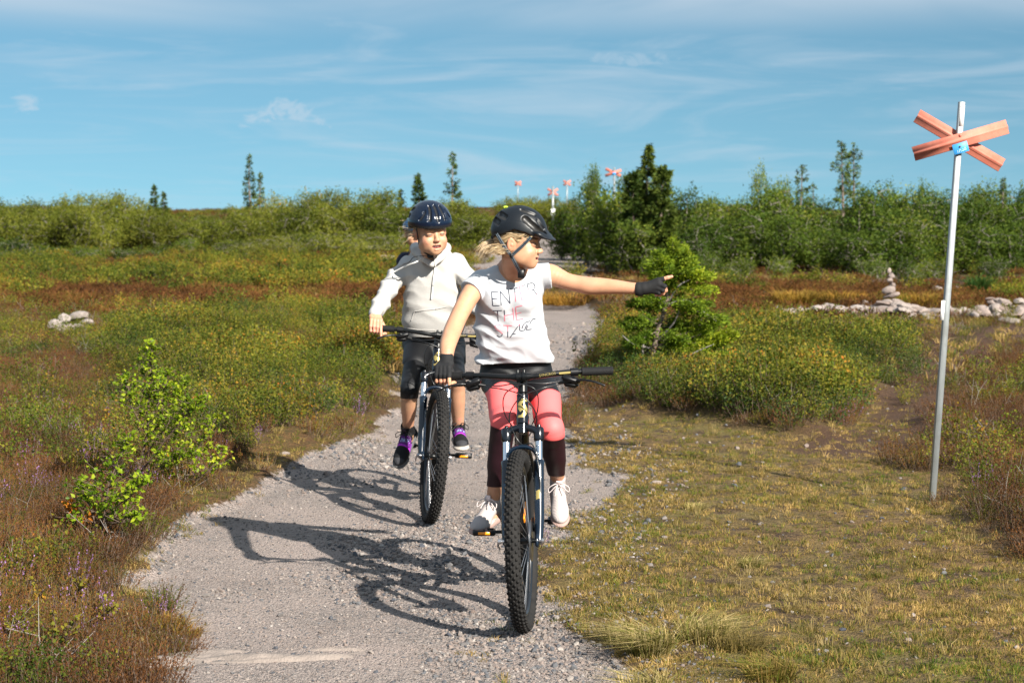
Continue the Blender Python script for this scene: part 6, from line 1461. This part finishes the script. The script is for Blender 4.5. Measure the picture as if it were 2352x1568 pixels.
    f = Field((mid-.25, 8.15, sad.z-.06), (mid+.25, 8.75, 1.12), .005); f.add(stack([(.845, T[0][1], 8.46, .135, .105), (.88, T[0][1], 8.46, .155, .115), (.95, T[0][1], 8.44, .150, .108), (1.05, T[0][1], 8.42, .135, .10)])); f.add(rc(V3(hipL), V3(legL[1][0]), .082, .066), .03); f.add(rc(V3(hipR), V3(legR[1][0]), .082, .066), .03); g_parts.append(f.net(1))
    def legcol(V):
        C = np.tile(np.array((.0045, .005, .0065)), (len(V), 1)); s = np.where(V[:, 0] < mid, -1, 1)
        for k in (-1, 1):
            m = s == k; x = V[:, 0]-xc[k]; kn = P(0, 0, 1) if False else None
            top = zt[k]-9.5*(x+(.0 if k < 0 else -.0))**2; bot = zb[k]+(.30 if k < 0 else .0)*(-x)+(4.2*(x-.012)**2 if k > 0 else 0); pink = m & (V[:, 2] < top) & (V[:, 2] > bot) & (V[:, 1] < 8.36)
            C = bl(C, m*sstep(.002, -.002, V[:, 2]-bot), (.018, .003, .007)); C = bl(C, m*sstep(.0025, -.0025, V[:, 2]-top)*sstep(-.0025, .0025, V[:, 2]-bot)*(V[:, 1] < 8.36), (.88, .135, .135))
        return C
    garment(root, 'leggings', g_parts, [M_LEG], legcol)
    # t-shirt
    z0 = P(1185, 838, 8.4).z; cb = P(1180, 612, 8.15)
    f = Field((T[0][1]-.30, 8.08, z0-.03), (T[0][1]+.32, 8.64, P(0, 585, 8.3).z), .0036); f.add(stack(T))
    f.add(rc(V3(neck)+[-.03, 0, -.01], V3(S[-1])+[0, 0, -.004], .050, .050), .04); f.add(rc(V3(neck)+[.03, 0, -.01], V3(S[1])+[0, 0, .0], .050, .050), .04)
    eL, eR = P(1080, 673, 8.25), P(1268, 633, 8.285); dL = (eL-S[-1]).normalized(); dR = (eR-S[1]).normalized()
    for q in (-1, 1): f.add(el(V3(P(1171+q*30, 690, 8.245)), (.05, .04, .045)), .03)
    f.disp(lambda X, Y, Z: folds(.0060, 34, .45, 5)(X, Y, Z)*(.35+1.3*sstep(1.25, 1.0, Z))+.0045*np.sin((X*.7+Z)*55+2*np.sin(Z*14))*sstep(1.13, 1.02, Z)*sstep(8.5, 8.3, Y))
    for s_, e_, d_, n_ in ((S[-1], eL, dL, dL), (S[1], eR, dR, Vector((1, 0, .12)))):
        f.op(capped(rc(V3(s_), V3(e_+d_*.03), .053, .0555), plane(e_-d_*.006, n_)), .004, 'add')
    # neck opening
    f.op(el(V3(P(1180, 602, 8.17)), (.088, .11, .075)), .004, 'sub'); f.op(rc(V3(P(1181, 640, 8.3)), V3(P(1181, 560, 8.3)), .075, .09), .006, 'sub')
    pass
    X0 = T[0][1]
    f.op(stack([(z0-.08, T[0][1], 8.42, .158, .100), (z0+.0, T[0][1], 8.42, .155, .098), (z0+.035, T[0][1], 8.42, .13, .08)]), .003, 'sub')
    f.cut(lambda X, Y, Z: (z0+.006+.010*np.sin((X-X0)*9+1.2)*1.0-Z)); V, Q = f.net(2); shirt = garment(root, 'tshirt', [(V, Q)], [M_JERSEY])
    bv = BVHTree.FromPolygons([v.co for v in shirt.data.vertices], [list(p.vertices) for p in shirt.data.polygons])
    N_, K_ = 0, 1
    st = [(0, [(175, 650), (65, 655), (85, 870), (190, 868)]), (0, [(72, 765), (162, 760)]), (0, [(215, 868), (200, 648), (355, 835), (330, 620)]), (0, [(355, 615), (470, 590)]), (1, [(470, 588), (545, 560)]), (0, [(428, 603), (433, 672)]), (1, [(433, 672), (445, 808)]),
          (1, [(550, 560), (500, 575), (540, 788), (640, 760)]), (0, [(550, 558), (590, 548)]), (1, [(522, 678), (600, 658)]), (0, [(640, 615), (620, 535), (690, 513), (732, 532), (746, 580), (720, 622), (675, 635)]), (1, [(640, 615), (677, 750)]), (0, [(715, 622), (770, 690)]), (1, [(770, 690), (783, 712)]),
          (0, [(88, 948), (228, 945)]), (0, [(157, 948), (170, 1120)]), (0, [(262, 938), (268, 1020)]), (1, [(268, 1020), (272, 1112)]), (1, [(400, 903), (415, 1105)]), (1, [(268, 1028), (408, 998)]), (1, [(545, 868), (443, 890), (455, 1095), (560, 1075)]), (1, [(450, 993), (533, 975)]),
          (1, [(220, 1188), (180, 1168), (135, 1173), (114, 1200), (140, 1235), (200, 1275), (235, 1310)]), (0, [(235, 1310), (225, 1345), (185, 1358), (150, 1335)]), (1, [(245, 1178), (385, 1183)]), (1, [(318, 1182), (320, 1270)]), (0, [(320, 1270), (318, 1365)]),
          (0, [(355, 1368), (480, 1190)]), (1, [(480, 1190), (503, 1158)]), (0, [(503, 1158), (505, 1255), (540, 1268), (580, 1255), (605, 1190), (612, 1165)]), (0, [(395, 1318), (440, 1310)]), (0, [(540, 1228), (560, 1170), (600, 1130), (665, 1112)]), (0, [(750, 1075), (710, 1080), (680, 1120), (660, 1170)]), (0, [(640, 1170), (625, 1190), (608, 1252), (690, 1238)])]
    pr_ = cyl_ribbon(bv, st, .0031, None, lambda x, y: (1119.7+x/6.827, 574.2+y/6.827), org)
    for i in (0, 1): o = link('lettering', pr_[i].mesh('lettering', [M_TSHIRT_PRINT[i]]), shirt)
    # gloves
    for gg, wr_, nm in ((gl, wri, 0), (gl2, W, 1)):
        lo, hi = bounds(gg, .04); f = Field(lo, hi, .0019); chains(f, gg, .005)
        if nm == 0: f.add(rc(V3(wri), V3(P(1026, 822, g.y+.06)), .026, .028), .008)
        else: f.add(rc(V3(W), V3(P(1469, 664, 8.195)), .025, .0275), .008); f.add(rc(V3(P(1468, 664, 8.195)), V3(P(1469, 664, 8.195)), .0290), .002)
        garment(root, 'glove', [f.net(1)], [M_GLOVE])
    # shoes
    st = dict(upper=(.43, .38, .365), sole=(.36, .245, .215), lining=(.05, .05, .07), lace=(.55, .48, .47), tab=(.78, .68, .68))
    shoe(root, AKL, (-.42, -.90, -.16), (-.04, -.14, 1), .93, st); shoe(root, AKR, (.06, -.80, -.62), (.0, -.62, .80), .93, st)
    # helmet, straps, hair
    hl = helmet(root, F, 'helmet', (0, -.002, .052), (.094, .122, .108), [(.040, .106, .112, .050, .0150), (.012, .142, .070, .126, .0095), (-.088, .118, -.050, .104, .0145), (-.106, .090, -.078, .076, .0135), (.088, .102, .114, .068, .0075), (-.055, .152, .000, .159, .0060)], True, M_HEL, (.004, .006, .009), .6)
    m = MB(); m.tube([Vector(F(s, -.070, .145))-org for s in (-.02, 0, .02)], .004, 6); link('safety_stripe', m.mesh('safety_stripe', [simple('neon_yellow', (.55, .85, .05), .5)]), hl)
    sx = -1
    for s in (-1, 1):
        nrm = Vector(F.M[:, 0])*s; J = F(s*.072, -.006, -.056)
        strap([F(s*.082, .074, .030), F(s*.080, .045, -.005), J], .0135*F.sc, nrm, hl, org); strap([F(s*.072, -.078, .030), F(s*.079, -.042, -.015), J], .0135*F.sc, nrm, hl, org)
        strap([J, F(s*.062, .014, -.090), F(s*.030, .026, -.122)], .0150*F.sc, nrm, hl, org)
        m = MB(); m.box(Vector(J)-org, (.012, .016, .020), bev=.003); link('strap_clip', m.mesh('strap_clip', [M_PLA]), hl)
    m = MB(); m.box(Vector(F(-.016, .028, -.130))-org, (.028, .022, .036), bev=.004); link('buckle', m.mesh('buckle', [M_PLA]), hl)
    m = MB(); m.tube(crv([Vector(F(*q))-org for q in ((-.074, -.060, .040), (-.050, -.095, .020), (0, -.106, .008), (.050, -.095, .020))], 5), .005, 6); m.box(Vector(F(0, -.112, .006))-org, (.02, .03, .034), bev=.005); link('fit_dial', m.mesh('fit_dial', [M_PLA]), hl)
    f = Field(np.array(F.c)-.14, np.array(F.c)+.14, .0028); f.add(F.el((0, -.020, .022), (.0770, .0925, .0830))); f.add(F.el((0, -.070, -.040), (.050, .030, .035)), .02)
    f.disp(lambda X, Y, Z: .0012*np.sin(Z*900+X*500+2*np.sin(X*120)))
    def hc(X, Y, Z):
        L = np.tensordot(np.stack([X-F.c[0], Y-F.c[1], Z-F.c[2]], -1), F.M, 1)/F.sc; y, z = L[..., 1], L[..., 2]; return np.maximum(y-(.030+.35*(z-.02)), -(z+.060))
    f.cut(hc)
    for s in (-1, 1): f.op(F.el((s*.078, .000, -.022), (.020, .020, .032)), .004, 'sub')
    V, Q = f.net(1); hm = to_mesh([(V, Q)], [M_BLOND], 'hair', org)
    L = F.loc(V); hm.attributes['lv'].data.foreach_set('value', np.clip(.35+.35*np.sin(L[:, 2]*420+3*np.sin(L[:, 1]*90)), 0, 1).astype(np.float32)); hair = link('hair', hm, root)
    r = np.random.default_rng(4); tie = F(-.004, -.108, -.016); R_ = []; D_ = []; Ln = []
    for i in range(620):
        q = tie+r.normal(0, .009, 3); R_.append(q-V3(org)); D_.append(np.array([-.95, -.05, .05])+r.normal(0, .16, 3)); Ln.append(r.uniform(.045, .095))
    mb = hair_strands(R_, D_, Ln, .0011, r, M_BLOND, sag=2.0, curl=.09); link('ponytail', mb.mesh('ponytail', [M_BLOND]), hair)
    R_ = []; D_ = []; Ln = []
    for i in range(240):
        an = r.uniform(-1.0, 1.0); q = F(-.0775*cos(an*.6), -.050+.022*r.normal(), -.010-.040*r.random()) if i < 150 else F(-.074, .020+.015*r.normal(), .028+.014*r.random()); R_.append(q-V3(org)-V3(Vector(F.M[:, 0]))*.003)
        D_.append(V3(Vector(F.M[:, 1]))*-1+np.array([0, 0, -.25])+r.normal(0, .14, 3)); Ln.append(r.uniform(.02, .038))
    mb = hair_strands(R_, D_, Ln, .0010, r, M_BLOND, sag=.2, curl=.05); link('hair_wisps', mb.mesh('hair_wisps', [M_BLOND]), hair)
    m = MB(); m.tube([Vector(tie)-org+Vector((.006, 0, 0)), Vector(tie)-org+Vector((-.010, 0, -.001))], .0145, 12); link('hair_tie', m.mesh('hair_tie', [simple('green_hair_tie', (.12, .42, .05), .7)]), hair)
rider_front()

# ---------------------------------------------------------------- the hooded rider behind
def rider_hood():
    b = B2; sad = b['saddle']; root = empty('person', sad, label='smiling rider in pale grey hoodie and black knee-length tights riding behind', cat='person'); org = root.location; D0 = 10.78
    F = Frame3(P(989, 533, 10.62), (.36, -.92, -.10), (-.05, -.05, 1), 1.10); neck = P(991, 606, 10.80)
    S = {-1: P(941, 614, 10.84), 1: P(1045, 608, 10.84)}
    dep = lambda y: float(np.interp(y, [580, 680, 790], [10.80, 10.86, 10.95]))
    rows = lambda pts: [(P(cx, y, dep(y)).z, P(cx, y, dep(y)).x, dep(y), hw/FPX*dep(y), dd) for y, cx, hw, dd in pts]
    T = rows([(772, 998, 62, .115), (762, 998, 66, .120), (740, 997, 75, .125), (700, 996, 71, .118), (660, 994, 64, .108), (630, 993, 60, .102), (605, 993, 56, .090), (588, 992, 43, .072), (572, 991, 28, .055)])
    sm = .0110; hf = head_field(F, V3(neck), sm, .0024); parts = [hf.net(1)]; cols = [head_colors(F, sm, (.60, .19, .16))]
    A = b['AXW']; gL, gR = b['grip'](-1, .332), b['grip'](1, .325); wL = P(861, 724, gL.y+.055); wR = gR+Vector((0, .06, .055))
    for g, w, s in ((gL, wL, -1), (gR, wR, 1)):
        sk, _ = hand_on_bar(g, (A@Vector((s, .17, 0))).normalized(), (0, -1, 0), (0, 0, 1), w, .0180, True, .0165, 1.0, .008); sk.append([(w, w.lerp(P(869, 706, 10.62) if s < 0 else gR+Vector((0, .10, .10)), .5), .023, .022)]); parts.append(hand_parts(sk, .0022)); cols.append(skin_col([(V3(g+Vector((0, -.03, -.02))), .04, (.72, .30, .22), .6)]))
    hipL, hipR = P(965, 795, 10.98), P(1032, 795, 10.98); KL, KR = P(941, 893, 10.62), P(1048, 868, 10.60); AKL, AKR = P(937, 985, 10.80), P(1053, 982, 10.76)
    legs = []
    for hp, kn, ak in ((hipL, KL, AKL), (hipR, KR, AKR)):
        lg = [(hp, .078), (hp.lerp(kn, .45), .062), (hp.lerp(kn, .85), .050), (kn, .047), (kn.lerp(ak, .2), .045), (kn.lerp(ak, .45), .043), (kn.lerp(ak, .8), .033), (ak, .031)]; legs.append(lg)
        parts.append(limb_net([(p, r-.006) for p, r in lg[:3]]+lg[3:]+[(ak-Vector((0, 0, .05)), .03)], .0045)); cols.append(skin_col([(V3(kn.lerp(ak, .8))+[.01, -.03, 0], .012, (.72, .25, .2), .5)]))
    f = Field((T[0][1]-.3, 10.55, .88), (T[0][1]+.3, 11.3, neck.z+.04), .008); f.add(stack([(.88, T[0][1], 10.98, .13, .10)]+T[1:], .03)); f.add(rc(V3(neck), V3(neck)-[0, 0, .10], .045, .06), .03); f.add(rc(V3(hipL), V3(hipR), .075), .03)
    for s in (-1, 1): f.add(rc(V3(neck)-[0, 0, .04], V3(S[s])-[0, 0, .01], .04), .03)
    parts.append(f.net(1)); cols.append(skin_col())
    el_ = {-1: P(888, 668, 10.76), 1: P(1092, 668, 10.74)}
    wp = {-1: P(869, 706, 10.62), 1: Vector(gR)+Vector((0, .10, .10))}
    for s, w in ((-1, wL), (1, wR)): parts.append(limb_net([(S[s]-Vector((0, 0, .01)), .040), (el_[s], .028), (wp[s], .022), (w+Vector((0, .012, .012)), .024)], .005)); cols.append(skin_col())
    body = add_body(root, parts, cols); teeth(F, sm, body, org)
    g_parts = []
    for lg, hz in ((legs[0], P(940, 916, 10.6).z), (legs[1], P(1048, 886, 10.6).z)): g_parts.append(limb_net([(p, r+.004) for p, r in lg[:6]], .0045, .03, cut=lambda X, Y, Z, hz=hz: hz-Z))
    f = Field((-.72, 10.6, .76), (-.15, 11.3, 1.05), .006); f.add(stack([(.80, -.44, 11.02, .14, .11), (.85, -.44, 11.02, .165, .125), (1.02, -.44, 10.98, .15, .11)])); f.add(rc(V3(hipL), V3(legs[0][1][0]), .09, .074), .03); f.add(rc(V3(hipR), V3(legs[1][1][0]), .09, .074), .03); g_parts.append(f.net(1))
    garment(root, 'tights', g_parts, [M_LEG], lambda V: np.tile(np.array((.0045, .005, .0065)), (len(V), 1)))
    # hoodie
    zh = P(998, 764, 10.9).z; f = Field((-.95, 10.35, zh-.03), (.05, 11.15, P(0, 545, 10.8).z), .0048); f.add(stack(T))
    ar = {-1: [(S[-1], .057), (P(909, 640, 10.82), .052), (P(890, 668, 10.76), .046), (P(877, 692, 10.67), .043), (P(869, 706, 10.62), .046)], 1: [(S[1], .057), (P(1074, 640, 10.80), .053), (P(1092, 668, 10.74), .054), (P(1098, 700, 10.66), .050), (Vector(gR)+Vector((0, .10, .10)), .050)]}
    for s in (-1, 1):
        for (p0, r0), (p1, r1) in zip(ar[s][:-1], ar[s][1:]): f.add(rc(V3(p0), V3(p1), r0, r1), .022)
        f.add(rc(V3(neck)+[s*.03, .01, -.01], V3(S[s]), .045, .054), .045)
    f.disp(lambda X, Y, Z: folds(.0115, 24, .35, 12)(X, Y, Z)*sstep(zh+.02, zh+.12, Z)+.004*np.sin(X*60+2*np.sin(Z*20))*sstep(1.2, 1.3, Z)*(Y < 10.85))
    # cuffs, hem band, hood, pocket
    wl = wL+Vector((0, .012, .012)); f.add(rc(V3(ar[-1][-1][0]), V3(wl), .036, .034), .006); f.add(rc(V3(ar[1][-1][0]), V3(wR+Vector((0, .01, .01))), .036, .034), .006)
    f.add(stack([(zh-.005, T[0][1], 10.93, .150, .112), (zh+.05, T[0][1], 10.92, .165, .122)], 0), .004)
    f.op(el(V3(P(990, 586, 10.68)), (.072, .10, .058)), .01, 'sub'); f.op(rc(V3(P(991, 610, 10.80)), V3(P(990, 560, 10.76)), .055, .075), .01, 'sub')
    v = V3(P(992, 606, 10.665))
    for s in (-1, 1):
        c = [v+[s*.004, 0, -.004], V3(P(991+s*19, 592, 10.71)), V3(P(989+s*33, 577, 10.78)), V3(P(989+s*34, 570, 10.88)), V3(P(989+s*16, 570, 10.96))]
        for q in range(4): f.add(rc(c[q], c[q+1], [.014, .022, .026, .03][q], [.022, .026, .03, .034][q]), .012)
    f.add(el(V3(P(990, 590, 10.96)), (.12, .06, .07)), .03)
    V, Q = f.net(2); hd = garment(root, 'hoodie', [(V, Q)], [M_HOOD])
    bv = BVHTree.FromPolygons([q.co for q in hd.data.vertices], [list(p.vertices) for p in hd.data.polygons])
    # pocket seam, drawn as a raised welt
    def draw(pts, r, name, mat, parent, lift=.002, flat_=None):
        W = []
        for (x0, y0), (x1, y1) in zip(pts[:-1], pts[1:]):
            n = max(2, int(math.hypot(x1-x0, y1-y0)/3))
            for i in range(n+1):
                h, nn, k, dd = bv.ray_cast(Vector((0, 0, CAMZ))-org, ray(x0+(x1-x0)*i/n, y0+(y1-y0)*i/n))
                if h is not None and (not W or (h-W[-1]).length > .002): W.append(h+nn*lift)
        m = MB(); m.tube(W, r, 6); return link(name, m.mesh(name, [mat], True), parent)
    draw([(945, 736), (952, 715), (975, 712), (1000, 710), (1026, 704)], .0022, 'pocket_seam', M_HOOD, hd); draw([(926, 752), (960, 757), (1000, 758)], .0018, 'hem_seam', M_HOOD, hd, .001)
    cord = simple('white_drawcord', (.74, .73, .70), .8)
    draw([(999, 592), (998, 620), (994, 655), (991, 686)], .0042, 'drawcord', cord, hd, .005)
    m = MB(); m.tube(crv([P(975, 592, 10.66)-org, P(955, 602, 10.62)-org, P(930, 612, 10.66)-org, P(908, 623, 10.70)-org, P(896, 627, 10.70)-org], 6), .0042, 6); link('drawcord', m.mesh('drawcord', [cord], True), hd)
    blk = dict(upper=(.006, .006, .007), sole=(.42, .38, .34), lining=(.02, .02, .02), lace=(.012, .012, .012), tab=(.03, .015, .03), band=(.13, .02, .20), trim=(.42, .03, .50)); nk = simple('pale_blue_print', (.42, .55, .80), .5); pl, pr = b['ped'](-1), b['ped'](1)
    st2 = dict(blk); st2['sole'] = (.10, .10, .10)
    shoe(root, AKL, (-.28, -.66, -.70), (-.1, -.70, .72), 1.02, st2, ('NIKE', .030, nk, (0, .090, .085), -35)); shoe(root, AKR, (.12, -.98, -.10), (.0, -.12, 1), 1.0, blk, ('NIKE', .030, nk, (0, .090, .085), -35))
    hl = helmet(root, F, 'helmet', (0, -.008, .048), (.104, .128, .106), [(-.010, .118, -.055, .112, .012), (-.020, .085, -.060, .080, .012)], False, M_HELG, (.003, .008, .022), .8, (.030, .040, .010), [(0, .068, .138, .0095), (.040, .070, .134, .0095), (-.040, .070, .134, .0095), (.078, .072, .112, .0085), (-.078, .072, .112, .0085)], step=False)
    for s in (-1, 1):
        nrm = Vector(F.M[:, 0])*s+Vector(F.M[:, 1])*.3; J = F(s*.064, .012, -.062)
        strap([F(s*.079, .022, .040), F(s*.073, .020, -.010), J], .010, nrm, hl, org, False); strap([J, F(s*.045, .036, -.092), F(s*.006, .044, -.114)], .012, (0, -.6, -1), hl, org, False)
    m = MB(); m.box(Vector(F(-.02, .045, -.112))-org, (.034, .014, .018), bev=.004); m.tube(crv([Vector(F(-.03, .045, -.108))-org, P(952, 590, 10.6)-org, P(940, 602, 10.62)-org, P(925, 608, 10.68)-org], 5), .0035, 5, flat=.5); link('buckle', m.mesh('buckle', [M_PLA]), hl)
    r = np.random.default_rng(9); R_ = []; D_ = []; Ln = []
    for i in range(45):
        R_.append(F(-.078+.004*r.normal(), -.030+.022*r.normal(), .005+.022*r.normal())-V3(org)); D_.append(np.array([-1, .1, -.10])+r.normal(0, .17, 3)); Ln.append(r.uniform(.03, .085))
    f = Field(np.array(F.c)-.16, np.array(F.c)+.16, .0035); f.add(F.el((0, -.022, .020), (.0775, .0925, .084))); 
    def hc(X, Y, Z):
        L = np.tensordot(np.stack([X-F.c[0], Y-F.c[1], Z-F.c[2]], -1), F.M, 1)/F.sc; return np.maximum(L[..., 1]-(.010+.5*(L[..., 2]-.02)), -(L[..., 2]+.05))
    f.cut(hc); hair = link('hair', to_mesh([f.net(1)], [M_BLOND], 'hair', org), root)
    mb = hair_strands(R_, D_, Ln, .0010, r, M_BLOND, sag=.3, curl=.08); link('hair_wisps', mb.mesh('hair_wisps', [M_BLOND]), hair)
rider_hood()

# ---------------------------------------------------------------- the rearmost rider, mostly hidden
def rider_rear():
    b = B3; sad = b['saddle']; root = empty('person', sad, label='rearmost rider in navy t-shirt and dark blue helmet, mostly hidden behind the hooded rider', cat='person'); org = root.location
    F = Frame3(P(952, 537, 17.6), (.15, -.98, -.1), (0, -.05, 1), 1.02); neck = P(954, 584, 17.8); S = {-1: P(930, 597, 17.85), 1: P(986, 597, 17.85)}
    hf = head_field(F, V3(neck), .002, .0035); parts = [hf.net(1)]; cols = [head_colors(F, .002)]
    gs = {s: b['grip'](s, .31) for s in (-1, 1)}
    for s in (-1, 1):
        w = gs[s]+Vector((0, .06, .04)); parts.append(limb_net([(S[s], .05), (P(964+s*42, 640, 17.75), .040), (w, .026)], .005)); cols.append(skin_col())
        sk, _ = hand_on_bar(gs[s], (s, .17, 0), (0, -1, 0), (0, 0, 1), w, .0175, False); parts.append(hand_parts(sk, .003)); cols.append(skin_col())
    hp = {s: V3(sad)+[s*.08, .02, .04] for s in (-1, 1)}; lg = {}
    for s in (-1, 1):
        pd = b['ped'](s); kn = Vector(hp[s]).lerp(pd, .45)+Vector((s*.03, -.20, .02)); ak = pd+Vector((0, .05, .11)); lg[s] = [(Vector(hp[s]), .085), (kn, .055), (kn.lerp(ak, .4), .048), (ak, .03)]; parts.append(limb_net([(lg[s][0][0], .07)]+lg[s][1:], .007)); cols.append(skin_col())
        shoe(root, ak, (0, -.98, -.1), (0, -.1, 1), .98, dict(upper=(.02, .02, .02), sole=(.3, .3, .3), lining=(.02, .02, .02), lace=(.02, .02, .02), tab=(.02, .02, .02)))
    parts.append(limb_net([(Vector(hp[-1]), .075), (Vector((sad.x, sad.y, sad.z+.15)), .09), (neck-Vector((0, 0, .12)), .09), (neck, .05)], .009)); cols.append(skin_col()); parts.append(limb_net([(Vector(hp[-1]), .07), (Vector(hp[1]), .07)], .009)); cols.append(skin_col()); parts.append(limb_net([(S[-1], .045), (neck-Vector((0, 0, .06)), .05), (S[1], .045)], .009)); cols.append(skin_col())
    add_body(root, parts, cols)
    garment(root, 'trousers', [limb_net([(p, r+.005) for p, r in lg[s]], .007, .03) for s in (-1, 1)]+[limb_net([(Vector(hp[-1])+Vector((0, 0, .03)), .11), (Vector(hp[1])+Vector((0, 0, .03)), .11)], .008)], [M_NAVY])
    c = neck; z1 = sad.z+.02; f = Field((c.x-.4, 17.3, z1-.02), (c.x+.4, 18.4, neck.z+.05), .006)
    f.add(stack([(z1, sad.x, sad.y-.0, .15, .11), ((z1+neck.z)/2, (sad.x+c.x)/2, 17.92, .155, .11), (neck.z-.06, c.x, 17.85, .17, .09), (neck.z, c.x, 17.85, .09, .06)]))
    for s in (-1, 1): f.add(rc(V3(neck)-[0, 0, .02], V3(S[s]), .05, .062), .04); f.add(rc(V3(S[s]), V3(S[s].lerp(P(964+s*42, 640, 17.75), .7)), .06, .055), .03)
    f.disp(folds(.003, 25, .2, 3)); garment(root, 'tshirt', [f.net(1)], [M_NAVY])
    hl = helmet(root, F, 'helmet', (0, -.008, .048), (.102, .126, .104), [(.0, .118, -.045, .112, .012)], False, M_HELG, (.012, .055, .13), .8, (.030, .040, .010), [(0, .075, .135, .009), (.042, .07, .13, .009), (-.042, .07, .13, .009)], step=False)
    for s in (-1, 1): strap([F(s*.079, .022, .040), F(s*.070, .020, -.04), F(s*.02, .04, -.11)], .012, Vector(F.M[:, 0])*s, hl, org, False)
rider_rear()
